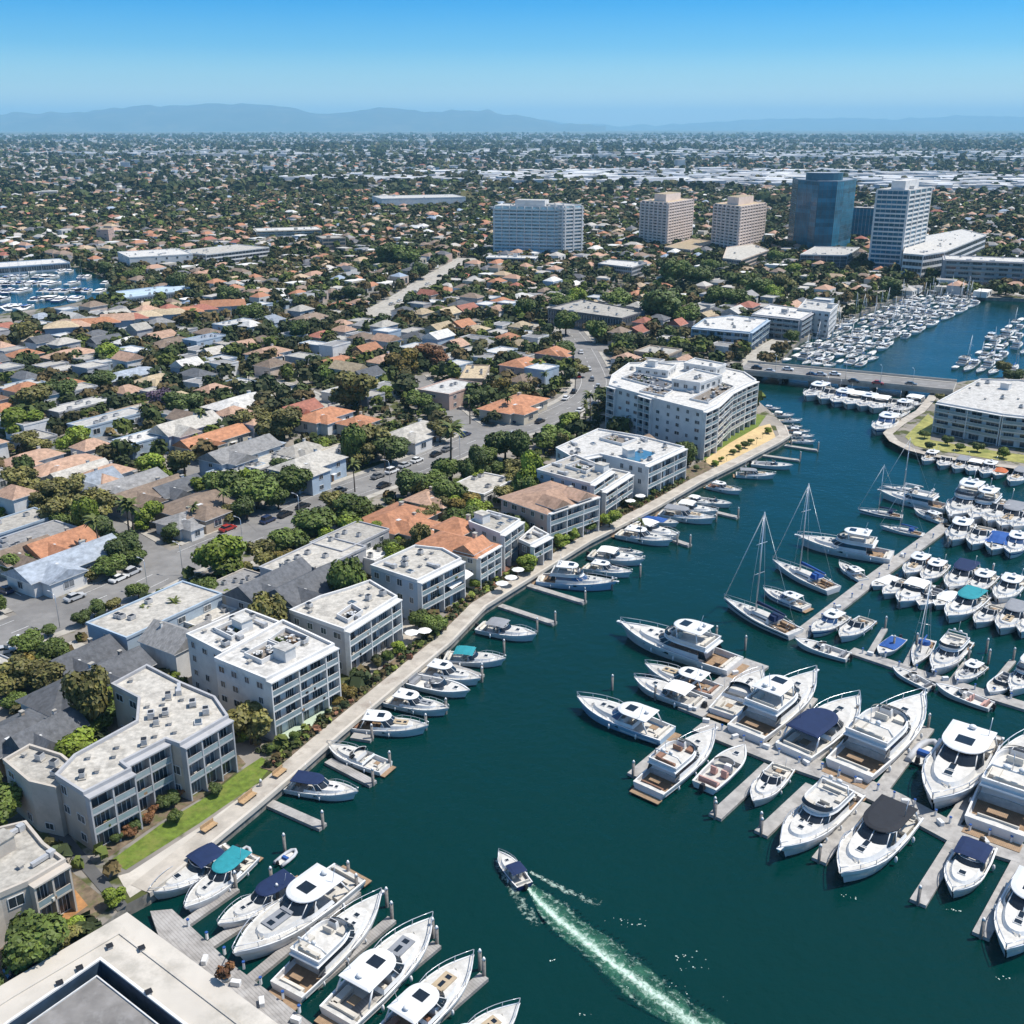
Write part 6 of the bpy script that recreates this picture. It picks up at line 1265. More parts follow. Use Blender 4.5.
# ================================================================ docks
def dock(name, px, wd, label, m=dock_grey, fingers=(), z=.55, fw=1.6):
    pl = GP(px, z); c = (sum(p[0] for p in pl) / len(pl), sum(p[1] for p in pl) / len(pl)); r = thing(name, 'dock', label, (c[0], c[1], 0), 0, 'floating docks')
    mb = MB(); ribbon([(x - c[0], y - c[1]) for x, y in pl], wd, -.2, mb, m, 0, z)
    for i in (0, -1):
        a, b = Vector(pl[i]), Vector(pl[1 if i == 0 else -2]); d = (b - a).normalized(); n = Vector((-d.y, d.x)) * wd / 2; e = a - Vector(c)
        q = [(e + n), (e - n)]; mb.poly([(q[0].x, q[0].y, -.2), (q[1].x, q[1].y, -.2), (q[1].x, q[1].y, z), (q[0].x, q[0].y, z)], m)
    mb.obj('walkway', r)
    for a, b in fingers:
        A, B_ = Vector(G(*a, z)), Vector(G(*b, z)); d = (B_ - A); L = d.length; mid = (A + B_) / 2 - Vector(c); mb = MB(); mb.box((mid.x, mid.y, z / 2 - .12), (L, fw, z + .2), m, math.atan2(d.y, d.x)); mb.obj('finger_pier', r)
        piling(B_.x, B_.y)
    pll = resample(pl, 9.0)
    return r
PIL = None
def piling(x, y, h=3.2):
    global PIL
    if PIL is None:
        PIL = Proto(); mb = MB(); mb.tube([(0, 0, -3), (0, 0, 3.0)], .24, piling_m, 8); PIL.add('post', mb); mb = MB(); mb.tube([(0, 0, 3.0), (0, 0, 3.35)], .27, piling_cap, 8, .1); PIL.add('post_cap', mb)
    o = PIL.place('mooring_post', 'mooring post', (x, y, 0), 0, (1, 1, h / 3.2), 'mooring posts'); POSTS.append((o, 'wooden mooring post with white cap')); return o
POSTS = []
dock('floating_dock', [(690, 712), (757, 662), (790, 664)][:2], 5.2, 'grey pier head at the left end of the near docks', fingers=[])
dock('floating_dock', [(700, 724), (770, 752), (843, 777), (893, 800), (953, 832), (1018, 852), (1060, 868)], 5.0, 'wide grey near dock with many finger piers at right', fingers=[((772, 748), (812, 697)), ((800, 770), (856, 717)), ((880, 790), (928, 727)), ((950, 826), (1000, 752)), ((672, 742), (633, 775)), ((770, 765), (715, 816)), ((812, 785), (761, 833)), ((864, 802), (819, 860)), ((958, 838), (918, 902)), ((1022, 858), (981, 935))], fw=2.2)
dock('floating_dock', [(797, 637), (868, 582), (946, 525)], 3.4, 'long straight middle pier with sailboats on its upper side')
dock('floating_dock', [(851, 650), (932, 677), (1023, 705), (1060, 716)], 3.0, 'lower middle dock behind the row of near yachts', fingers=[((868, 656), (885, 628)), ((904, 668), (916, 645)), ((950, 683), (968, 660)), ((985, 694), (1013, 660))], fw=1.2)
dock('floating_dock', [(893, 578), (930, 590), (980, 601), (1060, 615)], 2.2, 'upper middle dock between two rows of small boats', fingers=[((915, 586), (899, 606)), ((958, 598), (992, 574)), ((985, 603), (1000, 585)), ((1003, 606), (1020, 585))], fw=1.0)
dock('floating_dock', [(944, 526), (985, 530), (1060, 538)], 2.2, 'uppermost middle dock between rows of tightly moored boats', fingers=[((958, 527), (947, 545)), ((1000, 532), (990, 552))], fw=1.0)
for i, (a, b, lab) in enumerate([((264, 800), (323, 826), 'lowest bare finger pier on the left seawall'), ((328, 760), (373, 783), 'brown finger pier beside the pale cabin boat'), ((500, 605), (555, 623), 'bare finger pier above the low work boat'), ((526, 584), (585, 602), 'finger pier along the pale blue hulled yacht'), ((763, 455), (800, 460), 'finger pier below the sand walk, lower one'), ((785, 445), (818, 450), 'finger pier nearest the tip of the sand walk'), ((352, 735), (372, 738), 'short finger pier beside the hardtop cruisers'), ((447, 664), (482, 676), 'short finger pier below the turquoise awning boat'), ((655, 533), (690, 545), 'finger pier between small moored boats below the pink gabled house'), ((700, 508), (738, 517), 'finger pier below the pale blue apartments')]):
    dock('finger_dock', [a, b], 1.7, lab, dock_wood if 'brown' in lab else dock_grey); p = G(*b, .5); piling(*p)
for px_, py_ in [(504, 654), (482, 682), (446, 714), (426, 730), (537, 632), (390, 768), (612, 590), (640, 577), (677, 545), (716, 522), (791, 447), (745, 476), (262, 797), (285, 852), (272, 886), (349, 880), (387, 907), (433, 938), (480, 970), (655, 700), (632, 640), (716, 640), (745, 650), (612, 690), (986, 653), (988, 664), (893, 650), (760, 830), (714, 815)]:
    piling(*G(px_, py_, 0))
# boardwalk at the bottom left
P_ = GP([(150, 911), (172, 909), (232, 964), (310, 1022), (345, 1050), (300, 1060), (262, 1024), (160, 940)], .8); c = (P_[0][0], P_[0][1])
r = thing('boardwalk', 'boardwalk', 'broad grey plank boardwalk at bottom left with finger piers between yachts', (c[0], c[1], 0)); P_ = ccw(P_)
mb = MB(); mb.prism([(x - c[0], y - c[1]) for x, y in P_], -.3, .8, dock_wood); mb.obj('walkway', r)
for a, b in [((186, 922), (236, 887)), ((208, 945), (278, 900)), ((250, 978), (357, 890)), ((314, 984), (392, 918)), ((345, 1020), (437, 943)), ((415, 1035), (484, 975)), ((200, 936), (250, 872))][:6]:
    A, B_ = Vector(G(*a, .55)), Vector(G(*b, .55)); d = B_ - A; mid = (A + B_) / 2 - Vector(c); mb = MB(); mb.box((mid.x, mid.y, .12), (d.length, 1.5, .8), dock_wood, math.atan2(d.y, d.x)); mb.obj('finger_pier', r); piling(B_.x, B_.y)
# dock boxes, seats and little things along the boardwalk edge
BOXP = Proto(); mb = MB(); mb.box((0, 0, .3), (1.2, .6, .6), white_gel); BOXP.add('body', mb); mb = MB(); mb.box((0, 0, .64), (1.26, .66, .09), white_gel, taper=.92); BOXP.add('lid', mb)
DBOX = []
for px_, py_, z in [(205, 962, .8), (236, 985, .8), (262, 1004, .8), (296, 1022, .8), (706, 722, .55), (735, 738, .55), (766, 748, .55), (806, 764, .55), (858, 782, .55), (905, 803, .55), (940, 824, .55), (985, 843, .55), (838, 608, .55), (902, 556, .55), (870, 655, .55), (945, 680, .55), (690, 709, .55), (735, 674, .55)]:
    x, y = G(px_, py_, z); DBOX.append((BOXP.place('dock_box', 'dock box', (x, y, z), random.uniform(0, 3), (1, 1, 1), 'dock boxes'), 'white dock box'))
PEDP = Proto(); mb = MB(); mb.box((0, 0, .5), (.3, .3, 1.0), white_gel, taper=.85); PEDP.add('post', mb); mb = MB(); mb.box((0, 0, 1.08), (.34, .34, .16), canvas['blue']); PEDP.add('cap', mb)
PEDS = []
for a, b, n_ in (((715, 728), (1018, 848), 16), ((800, 636), (940, 531), 10), ((855, 650), (1020, 703), 9), ((176, 918), (312, 1020), 7)):
    for k in range(n_):
        t_ = (k + .5) / n_; z_ = .8 if a[0] < 300 else .55; x, y = G(a[0] + (b[0] - a[0]) * t_ + random.uniform(-3, 3), a[1] + (b[1] - a[1]) * t_ + random.uniform(-2, 2), z_); PEDS.append((PEDP.place('power_pedestal', 'pedestal', (x, y, z_), random.uniform(0, 1.5), (1, 1, 1), 'dock power pedestals'), 'white dock power pedestal with blue cap'))
# ---- the speedboat's wake: foam flecks and churned water lying on the surface
wk = MB(); foam = M('foam', (0.58, 0.68, 0.62), 0.9, 0.1, 2.0); churn = M('churned_water', (0.085, 0.23, 0.155), 0.5, 0.3, 0.8)
rw = random.Random(3)
def curve(px): return resample(smoothline(GP(px, 0.02), 2), 0.4)
def fleck(x, y, s, m, z):
    s *= .72; n = rw.randint(4, 7); a0 = rw.uniform(0, 6)
    wk.poly([(x + s * rw.uniform(.4, 1.2) * math.cos(a0 + 2 * math.pi * i / n) , y + s * rw.uniform(.4, 1.2) * math.sin(a0 + 2 * math.pi * i / n), z) for i in range(n)], m)
def trail(px, dens, w0, w1, s0, s1, m=foam, z=.03, fade=0.0):
    pl = curve(px); n = len(pl)
    for i, (x, y) in enumerate(pl):
        t_ = i / n
        for _ in range(dens):
            if rw.random() < fade * t_: continue
            w_ = w0 + (w1 - w0) * t_; fleck(x + rw.gauss(0, w_), y + rw.gauss(0, w_), rw.uniform(s0, s1), m, z + rw.uniform(0, .012))
CEN = [(524, 884), (541, 905), (572, 931), (602, 956), (633, 979), (668, 1003), (690, 1022), (740, 1062)]
RGT = [(533, 884), (552, 896), (568, 906), (579, 919), (607, 936), (628, 951), (660, 978), (700, 1008), (760, 1045)]
LFT = [(530, 895), (541, 918), (559, 936), (582, 953), (602, 971), (628, 999), (645, 1010), (690, 1036)]
trail(CEN[:3], 8, .10, .25, .05, .14, foam, .045); trail([(530, 872), (546, 881), (562, 889), (583, 898)], 3, .10, .3, .04, .12, foam, .045, .4)
def foam_mat(name, lo, hi, col, sc, rough=.8):
    """foam as it really is: a broken cover of bubbles with clear water in its gaps (coverage from the attribute, gaps from noise)"""
    m = bpy.data.materials.new(name); m.use_nodes = True; t = m.node_tree; N = t.nodes; N.clear(); o = N.new('ShaderNodeOutputMaterial'); mixs = N.new('ShaderNodeMixShader'); tr = N.new('ShaderNodeBsdfTransparent'); df = N.new('ShaderNodeBsdfDiffuse'); df.inputs[0].default_value = (*col, 1)
    at_ = N.new('ShaderNodeAttribute'); at_.attribute_name = 'cover'; co = N.new('ShaderNodeTexCoord'); nz = N.new('ShaderNodeTexNoise'); nz.inputs['Scale'].default_value = sc; nz.inputs['Detail'].default_value = 7; nz.inputs['Roughness'].default_value = .68; nz.inputs['Distortion'].default_value = .6
    t.links.new(co.outputs['Object'], nz.inputs['Vector']); ad = N.new('ShaderNodeMath'); ad.operation = 'ADD'; t.links.new(at_.outputs['Fac'], ad.inputs[0]); t.links.new(nz.outputs[0], ad.inputs[1])
    mr = N.new('ShaderNodeMapRange'); mr.inputs[1].default_value = lo; mr.inputs[2].default_value = hi; t.links.new(ad.outputs[0], mr.inputs[0]); t.links.new(mr.outputs[0], mixs.inputs[0]); t.links.new(tr.outputs[0], mixs.inputs[1]); t.links.new(df.outputs[0], mixs.inputs[2]); t.links.new(mixs.outputs[0], o.inputs[0]); return m
def sheet(name, rows, cov, m, z):
    """rows: cross lines of points; cov the same shape: how much foam covers the water there"""
    V = [(x, y, z) for r_ in rows for x, y in r_]; n = len(rows[0]); F = [(a * n + i, a * n + i + 1, (a + 1) * n + i + 1, (a + 1) * n + i) for a in range(len(rows) - 1) for i in range(n - 1)]
    me = bpy.data.meshes.new(name); me.from_pydata(V, [], F); me.materials.append(m); at_ = me.attributes.new('cover', 'FLOAT', 'POINT'); at_.data.foreach_set('value', [c for r_ in cov for c in r_]); o = link(name, me); o['kind'] = 'stuff'; return o
def along(px, n):
    p = curve(px); return [p[min(int(i * (len(p) - 1) / (n - 1)), len(p) - 1)] for i in range(n)]
NW = 120; cL, cC, cR = along(LFT, NW), along(CEN, NW), along(RGT, NW); rows, cv, cg = [], [], []
for i in range(NW):
    t_ = i / (NW - 1); q, a_, b_ = [], [], []
    for k in range(-8, 9):
        u_ = abs(k) / 6.0; E_ = (cL if k < 0 else cR)[i]; C_ = cC[i]; q.append((C_[0] + (E_[0] - C_[0]) * u_, C_[1] + (E_[1] - C_[1]) * u_))
        mid = math.exp(-(u_ / .26) ** 2) * (.33 - .06 * t_); ed = math.exp(-((u_ - 1.0) / .17) ** 2) * (.20 - .13 * t_) * min(1, t_ * 8 + .3)
        a_.append((-1 if u_ > 1.28 else 0) + max(mid, ed) + (.03 if u_ < 1 else -.12)); b_.append((.35 * math.exp(-(u_ / .42) ** 2) + (.10 if u_ < 1 else 0) - (.5 if u_ > 1.1 else 0)) * (1 - .25 * t_))
    rows.append(q); cv.append(a_); cg.append(b_)
sheet('wake_foam', rows, cv, foam_mat('foam_cover', .57, .92, (.60, .76, .65), 1.5), .05)
sheet('wake_wash', rows, cg, foam_mat('green_wash', .50, 1.25, (.10, .32, .20), .35), .03)
for px, w0, w1, c0 in (([(497, 860), (504, 876), (511, 884), (518, 899), (527, 911), (538, 926)], .5, 1.0, .30), ([(530, 872), (546, 881), (562, 889), (583, 898), (600, 905)], .3, .8, .26)):
    p = along(px, 50); rows, cv = [], []
    for i in range(50):
        d = (Vector(p[min(i + 1, 49)]) - Vector(p[max(i - 1, 0)])).normalized(); nn = Vector((-d.y, d.x)); t_ = i / 49; w_ = w0 + (w1 - w0) * t_
        rows.append([tuple(Vector(p[i]) + nn * w_ * k / 3) for k in range(-4, 5)]); cv.append([c0 * (1 - t_ * .8) * math.exp(-(k / 2.2) ** 2) - (.1 if abs(k) == 4 else 0) for k in range(-4, 5)])
    sheet('wake_foam', rows, cv, bpy.data.materials['foam_cover'], .055)
for px_, py_, n, sp_ in ((624, 921, 10, 1.2), (635, 925, 8, .9), (687, 957, 12, 1.3), (694, 968, 7, 1.2), (627, 987, 3, .3), (553, 960, 5, .4), (582, 1015, 5, .4), (675, 985, 6, 2.0), (690, 1000, 8, 2), (850, 897, 8, .8), (952, 910, 8, .6), (1005, 978, 7, .8)):
    x, y = G(px_, py_, 0)
    for _ in range(n): fleck(x + rw.gauss(0, sp_), y + rw.gauss(0, sp_ * .3), rw.uniform(.05, .18), foam, .03)
o = wk.obj('wake_spray'); o['kind'] = 'stuff'
# ================================================================ trees and plants
def tree_proto(leaf, seed, lobes, n, shape='round', qs=.05):
    """unit tree: crown diameter 1, height about 1 (scaled when placed)"""
    r = random.Random(seed); P = Proto(); tr = MB(); top = .42
    tr.tube([(0, 0, -.02), (.01, .0, .2), (.015, .01, .42)], .035, trunk_m, 6, .022)
    L = []
    for i in range(lobes):
        a = r.uniform(0, 6.283); q = math.sqrt(r.random()) * (.30 if shape != 'tall' else .2); z = r.uniform(.34, .78) if shape == 'round' else (r.uniform(.4, .95) if shape == 'tall' else r.uniform(.5, .72))
        rad = r.uniform(.15, .25) * (1.0 if shape != 'tall' else .8); L.append((q * math.cos(a), q * math.sin(a), z, rad, r.uniform(.7, 1.3)))
        tr.tube([(.012, .005, .30), (q * math.cos(a) * .5, q * math.sin(a) * .5, (z + .35) / 2), (q * math.cos(a) * .9, q * math.sin(a) * .9, z)], .018, trunk_m, 4, .006)
    P.add('trunk', tr); V = []; F = []; C = []
    tot = sum(l[3] ** 2 for l in L)
    for lx, ly, lz, rad, tint in L:
        for _ in range(int(n * rad * rad / tot)):
            u = r.gauss(0, 1), r.gauss(0, 1), r.gauss(0, 1); l = math.sqrt(sum(k * k for k in u)) + 1e-6; u = Vector([k / l for k in u])
            if u.z < -.55 and r.random() < .7: continue
            d = rad * (r.uniform(.55, 1.08)); c = Vector((lx, ly, lz)) + Vector((u.x * d, u.y * d, u.z * d * .82))
            nn = (u + Vector((r.uniform(-.8, .8), r.uniform(-.8, .8), r.uniform(-.3, .8)))).normalized(); t_ = nn.cross(Vector((r.uniform(-1, 1), r.uniform(-1, 1), r.uniform(-1, 1)))).normalized(); b_ = nn.cross(t_)
            e = qs * r.uniform(.5, 1.0); k = len(V); g = tint * r.uniform(.75, 1.25); 
            for p, q in ((-1, -.3), (0, -.9), (1, -.2), (.3, 1)): V.append(tuple(c + t_ * e * p + b_ * e * q))
            F.append((k, k + 1, k + 2, k + 3)); C.append((g, g * r.uniform(.92, 1.05), g * r.uniform(.7, 1.1)))
    me = bpy.data.meshes.new('crown'); me.from_pydata(V, [], F); me.materials.append(leaf); at_ = me.color_attributes.new('tint', 'FLOAT_COLOR', 'CORNER')
    arr = np.repeat(np.array(C, np.float32), 4, axis=0); at_.data.foreach_set('color', np.concatenate([arr, np.ones((len(arr), 1), np.float32)], 1).ravel()); P.add('crown', me); return P
def palm_proto(seed):
    r = random.Random(seed); P = Proto(); tr = MB(); tr.tube([(0, 0, -.1), (.01, 0, .5), (.02, .01, .93)], .022, trunk_m, 6, .014); P.add('trunk', tr); V = []; F = []; C = []
    for k in range(26):
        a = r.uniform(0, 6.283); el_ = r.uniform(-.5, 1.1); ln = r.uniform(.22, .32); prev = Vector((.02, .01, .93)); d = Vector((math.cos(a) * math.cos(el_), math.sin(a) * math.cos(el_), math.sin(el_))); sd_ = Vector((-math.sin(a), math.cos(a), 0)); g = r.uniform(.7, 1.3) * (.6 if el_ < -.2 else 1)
        for s in range(4):
            nx = prev + d * ln / 4; d = (d + Vector((0, 0, -.28))).normalized(); wd0 = .045 * (1 - abs(s / 4 - .4)); wd1 = .045 * (1 - abs((s + 1) / 4 - .4)) * (0.2 if s == 3 else 1); j = len(V)
            V += [tuple(prev - sd_ * wd0), tuple(prev + sd_ * wd0), tuple(nx + sd_ * wd1), tuple(nx - sd_ * wd1)]; F.append((j, j + 1, j + 2, j + 3)); C.append((g, g, g * .9)); prev = nx
    me = bpy.data.meshes.new('crown'); me.from_pydata(V, [], F); me.materials.append(LEAF['palm']); at_ = me.color_attributes.new('tint', 'FLOAT_COLOR', 'CORNER')
    arr = np.repeat(np.array(C, np.float32), 4, axis=0); at_.data.foreach_set('color', np.concatenate([arr, np.ones((len(arr), 1), np.float32)], 1).ravel()); P.add('crown', me); return P
TP = {'g': [tree_proto(LEAF['green'], s, 14, 6240) for s in (1, 2)], 'd': [tree_proto(LEAF['dark'], s, 15, 6240) for s in (3, 4)], 'b': [tree_proto(LEAF['bright'], s, 13, 5760) for s in (5, 6)], 'o': [tree_proto(LEAF['olive'], s, 12, 4560) for s in (7, 8, 17)], 'a': [tree_proto(LEAF['gold'], 9, 12, 4560)], 'r': [tree_proto(LEAF['rust'], 10, 12, 4320)], 'v': [tree_proto(LEAF['purple'], 11, 12, 4320)], 't': [tree_proto(LEAF['dark'], s, 13, 4320, 'tall') for s in (12, 13)], 'p': [palm_proto(14), palm_proto(15)]}
TREEN = dict(g='dense green broad tree', d='dark green round tree', b='bright green tree', o='loose olive green tree', a='golden olive tree', r='rust brown tree', v='purple flowering tree', t='tall dark narrow tree', p='slender fan palm')
TREES = []
def add_tree(k, x, y, wd, ht=None, z=LAND, name=None):
    P = random.choice(TP[k]); ht = ht or wd * random.uniform(.78, .95)
    if k == 'p': sc = (ht, ht, ht)
    else: sc = (wd * 1.12, wd * 1.12, ht * 1.05)
    nm = 'palm_tree' if k == 'p' else ('shrub' if wd < 3.2 else 'tree')
    o = P.place(nm, 'palm' if k == 'p' else ('shrub' if wd < 3.2 else 'tree'), (x, y, z), random.uniform(0, 6.28), sc, 'trees of the neighbourhood'); TREES.append((o, TREEN[k].replace('tree', 'shrub') if wd < 3.2 else TREEN[k])); return o
HT = [(217, 557, 50, 'b'), (262, 556, 36, 'o'), (281, 560, 32, 'a'), (243, 570, 22, 'o'), (293, 577, 24, 'g'), (181, 592, 28, 'g'), (205, 590, 26, 'g'), (223, 596, 22, 'b'), (138, 590, 20, 'g'), (82, 617, 18, 'd'), (97, 609, 17, 'd'), (112, 604, 18, 'o'), (47, 630, 14, 'd'), (52, 652, 30, 'g'), (30, 664, 28, 'a'), (20, 678, 20, 'r'), (14, 700, 20, 'g'),
 (76, 706, 30, 'g'), (96, 722, 26, 'g'), (120, 706, 26, 'g'), (41, 714, 20, 'g'), (74, 742, 20, 'a'), (140, 660, 16, 'g'), (120, 640, 14, 'g'), (22, 420, 36, 'b'), (31, 441, 30, 'o'), (75, 439, 32, 'b'), (31, 398, 40, 'o'), (60, 392, 26, 'd'), (183, 459, 32, 'o'), (147, 463, 30, 'b'), (165, 402, 28, 'v'), (182, 402, 32, 'd'), (248, 420, 34, 'o'), (279, 421, 42, 'o'), (225, 487, 40, 'g'), (256, 489, 42, 'g'), (294, 480, 38, 'g'), (206, 484, 28, 'b'), (278, 498, 24, 'g'), (246, 506, 28, 'd'), (19, 482, 36, 'o'), (44, 489, 38, 'o'), (70, 489, 34, 'o'), (95, 505, 38, 'o'), (62, 511, 34, 'o'), (100, 528, 28, 'd'), (30, 500, 28, 'o'), (147, 514, 28, 'b'), (140, 523, 16, 'b'), (19, 560, 28, 'g'), (122, 549, 32, 'd'), (108, 564, 28, 'g'), (136, 556, 22, 'g'), (48, 572, 11, 't'), (75, 572, 15, 'o'), (90, 575, 16, 'o'),
 (289, 538, 38, 'g'), (315, 521, 44, 'g'), (351, 507, 40, 'g'), (372, 531, 24, 'b'), (392, 532, 20, 't'), (400, 540, 16, 'b'), (344, 578, 28, 'a'), (334, 585, 16, 'o'), (366, 559, 18, 'o'), (359, 388, 50, 'o'), (345, 395, 30, 'o'), (403, 358, 36, 'a'), (430, 352, 34, 'r'), (372, 440, 42, 'o'), (390, 447, 34, 'd'), (360, 452, 30, 'o'), (440, 430, 26, 'o'), (383, 392, 18, 'b'), (418, 399, 26, 'g'), (322, 446, 22, 'b'), (262, 412, 22, 'o'), (505, 444, 36, 'd'), (486, 455, 24, 'g'), (450, 466, 36, 'g'), (412, 484, 32, 'd'), (432, 480, 30, 'g'), (450, 490, 34, 'g'), (466, 501, 34, 'a'), (440, 505, 22, 'o'), (423, 515, 28, 'o'), (512, 468, 24, 'o'), (530, 468, 22, 'o'), (553, 434, 32, 'g'), (566, 425, 28, 'b'), (545, 441, 22, 'g'), (500, 384, 24, 'a'), (519, 390, 26, 'o'), (478, 398, 22, 'd'), (597, 331, 24, 'g'), (624, 342, 24, 'd'), (564, 349, 22, 'd'), (576, 366, 22, 'o'), (605, 391, 10, 'b'), (566, 322, 26, 'g'), (645, 321, 20, 'a'), (664, 304, 42, 'd'), (685, 313, 28, 'g'), (675, 272, 30, 'g'), (700, 276, 30, 'g'), (712, 264, 22, 'g'), (617, 297, 28, 'g'), (577, 296, 26, 'b'), (560, 301, 22, 'g'), (525, 308, 22, 'g'), (717, 297, 24, 'g'), (792, 336, 14, 'g'), (785, 284, 24, 'o'), (775, 293, 22, 'b'), (792, 270, 16, 'b'), (890, 285, 22, 'd'), (778, 255, 20, 'g'), (760, 288, 24, 'g'), (740, 280, 22, 'g'), (735, 297, 26, 'g'),
 (109, 350, 14, 'o'), (110, 351, 26, 'b'), (25, 333, 26, 'o'), (58, 392, 30, 'd'), (100, 378, 24, 'd'), (300, 330, 24, 'd'), (420, 270, 18, 'd'), (390, 254, 26, 'd'), (405, 256, 26, 'g'), (195, 283, 26, 'o'), (180, 281, 22, 'd'), (132, 274, 16, 'g'), (105, 269, 16, 'd'), (352, 292, 18, 'd'), (250, 310, 22, 'g'), (228, 296, 22, 'd'), (330, 370, 24, 'g'),
 (435, 623, 24, 'g'), (420, 620, 22, 'g'), (397, 646, 16, 'b'), (347, 690, 18, 'a'), (338, 700, 12, 'a'), (475, 584, 13, 'b'), (525, 562, 22, 'b'), (562, 540, 18, 'b'), (572, 534, 16, 'b'), (610, 517, 22, 'b'), (588, 524, 16, 'g'), (216, 788, 14, 'd'), (49, 938, 28, 'b'), (72, 926, 20, 'b'), (115, 897, 20, 'b'), (30, 946, 18, 'a'), (97, 830, 16, 'b'), (84, 922, 12, 'r'), (925, 434, 9, 'g'), (930, 446, 9, 'd'), (948, 440, 10, 'd'), (978, 447, 10, 'd'), (1004, 452, 12, 'b'), (960, 446, 9, 'g'), (1014, 375, 16, 'd'), (1005, 368, 16, 'o'), (940, 397, 10, 'o'), (950, 400, 10, 'o')]
for k in range(13): HT.append((118 + k * 6 + random.uniform(-1, 1), 838 - k * 4.6 + random.uniform(-2, 2), random.uniform(10, 15), random.choice('dgrrd')))
for k in range(10): HT.append((715 + k * 6, 462 - k * 3.6, random.uniform(6, 9), random.choice('bgp')))
for px_, py_, wp, k in HT:
    z = 6.0
    for _ in range(3):
        x, y = G(px_, py_, z); wd = wp * dist(x, y, z) / FOC; z = LAND + wd * (.5 if k != 'p' else .9)
    add_tree(k, x, y, wd)
for px_, py_, top in [(131, 548, 500), (136, 550, 502), (101, 560, 517), (185, 612, 592), (150, 632, 606), (160, 634, 612), (172, 630, 608), (178, 628, 600), (451, 480, 424), (590, 425, 392), (598, 420, 396), (585, 428, 402), (385, 470, 440), (355, 492, 462), (508, 420, 396), (470, 424, 396), (205, 440, 410), (150, 370, 345), (250, 396, 372), (225, 520, 490), (196, 530, 505), (545, 392, 372), (530, 396, 374), (575, 392, 370), (610, 300, 284), (640, 540, 520), (905, 296, 284), (915, 294, 282), (925, 291, 279), (940, 295, 283), (960, 297, 285), (980, 298, 286), (880, 304, 292), (865, 312, 300), (850, 320, 307), (835, 326, 314)]:
    x, y = G(px_, py_, LAND); add_tree('p', x, y, 3, height_at(px_, py_, top))
# shrubs between the houses and the promenade
for i in range(12):
    A, B_ = Vector(prom_line[i]), Vector(prom_line[i + 1]); d = (B_ - A).normalized(); nn = Vector((-d.y, d.x))
    for k in range(int((B_ - A).length / 3.2)):
        p = A + d * (k * 3.2 + random.uniform(0, 3)) + nn * random.uniform(4.2, 8.5)
        if any(inside(p.x, p.y, offset(q, -.8)) for q, bb in BLOCKED if len(q) > 3 and 0 < len(q) < 20 and bb[2] - bb[0] < 60 and abs(area(q)) > 60) and random.random() < .85: continue
        add_tree(random.choice('bggodp') if random.random() < .6 else 'g', p.x, p.y, random.uniform(1.6, 3.1), random.uniform(1.4, 3.0))
# the rest of the neighbourhood's trees: the nearest as trees of their own, the others as one mass
cand = []
rt = random.Random(8)
for dd, x, y, wd in LOTS:
    for _ in range(9 if dd > 380 else 6):
        if rt.random() < .85:
            q = (x + rt.uniform(-15, 15), y + rt.uniform(-15, 15), rt.choice((3, 4, 5.5, 6.5, 7.5, 9))); 
            if on_land(q[0], q[1]) and not blocked(q[0], q[1], 0): cand.append((math.hypot(q[0], q[1]), q[0], q[1], q[2]))
cand.sort(); kinds = ['g'] * 4 + ['d'] * 5 + ['o'] * 5 + ['b'] * 2 + ['a', 'p', 't', 'v']
tm = Mass(); LC = [(.062, .082, .026), (.045, .060, .024), (.092, .085, .036), (.10, .125, .028), (.068, .075, .034), (.05, .066, .028), (.12, .09, .04)]
for dd, x, y, wd in cand:
    if dd < 480 and (inside(x, y, NOHOUSE) and line_d(x, y, MAIN) < 24): continue
    if sum(o_.name[:5] != 'shrub' for o_, _ in TREES) < 300: add_tree(rt.choice(kinds if dd > 350 else 'gdob'), x, y, wd * .9, None if rt.random() < .9 else wd * 1.5)
    else:
        tm.tree(x, y, wd * .52, 130 if dd < 520 else (80 if dd < 800 else (44 if dd < 1100 else 26)), rt.choice(LC), rt)
n = 0
while n < 11500:
    d = 1450 * math.exp(rt.uniform(0, 1) ** 1.1 * math.log(15000 / 1450)); th = rt.uniform(-.52, .52); x, y = d * math.sin(th), d * math.cos(th)
    if d < 1750 and blocked(x, y, 4): continue
    n += 1; grove = math.sin(x * .002 + 2) + math.sin(y * .0013 + 1) > .3; c = rt.choice(LC[:3] + LC[4:6]); k = (d / 1500) ** .42
    tm.tree(x, y, rt.uniform(3.0, 6.5) * k * (1.25 if grove else .95), 16 if d < 3500 else 9, c, rt)
tm.build('distant_trees', cityleaf_m)
# low garden planting between the houses: nobody could count it
gs = Mass(); n = 0
for _ in range(16000):
    d = rt.uniform(120, 900) ; th = rt.uniform(-.5, .42); x, y = d * math.sin(th), d * math.cos(th)
    if not on_land(x, y) or blocked(x, y, .3) or not in_view(x, y): continue
    gs.tree(x, y, rt.uniform(.5, 1.6), 14 if d < 400 else 9, rt.choice(LC), rt); n += 1
    if n > 6500: break
for off_ in (3.8, 4.5, 5.3):
    rs = resample(prom_line[3:12], .8)
    for i in range(len(rs) - 1):
        d = (Vector(rs[i + 1]) - Vector(rs[i])).normalized(); p = Vector(rs[i]) + Vector((-d.y, d.x)) * off_
        if rt.random() < .62: gs.tree(p.x, p.y, rt.uniform(.3, .75), 12, rt.choice(LC + [(.16, .19, .04), (.2, .1, .06)]), rt)
gs.build('garden_undergrowth', cityleaf_m)
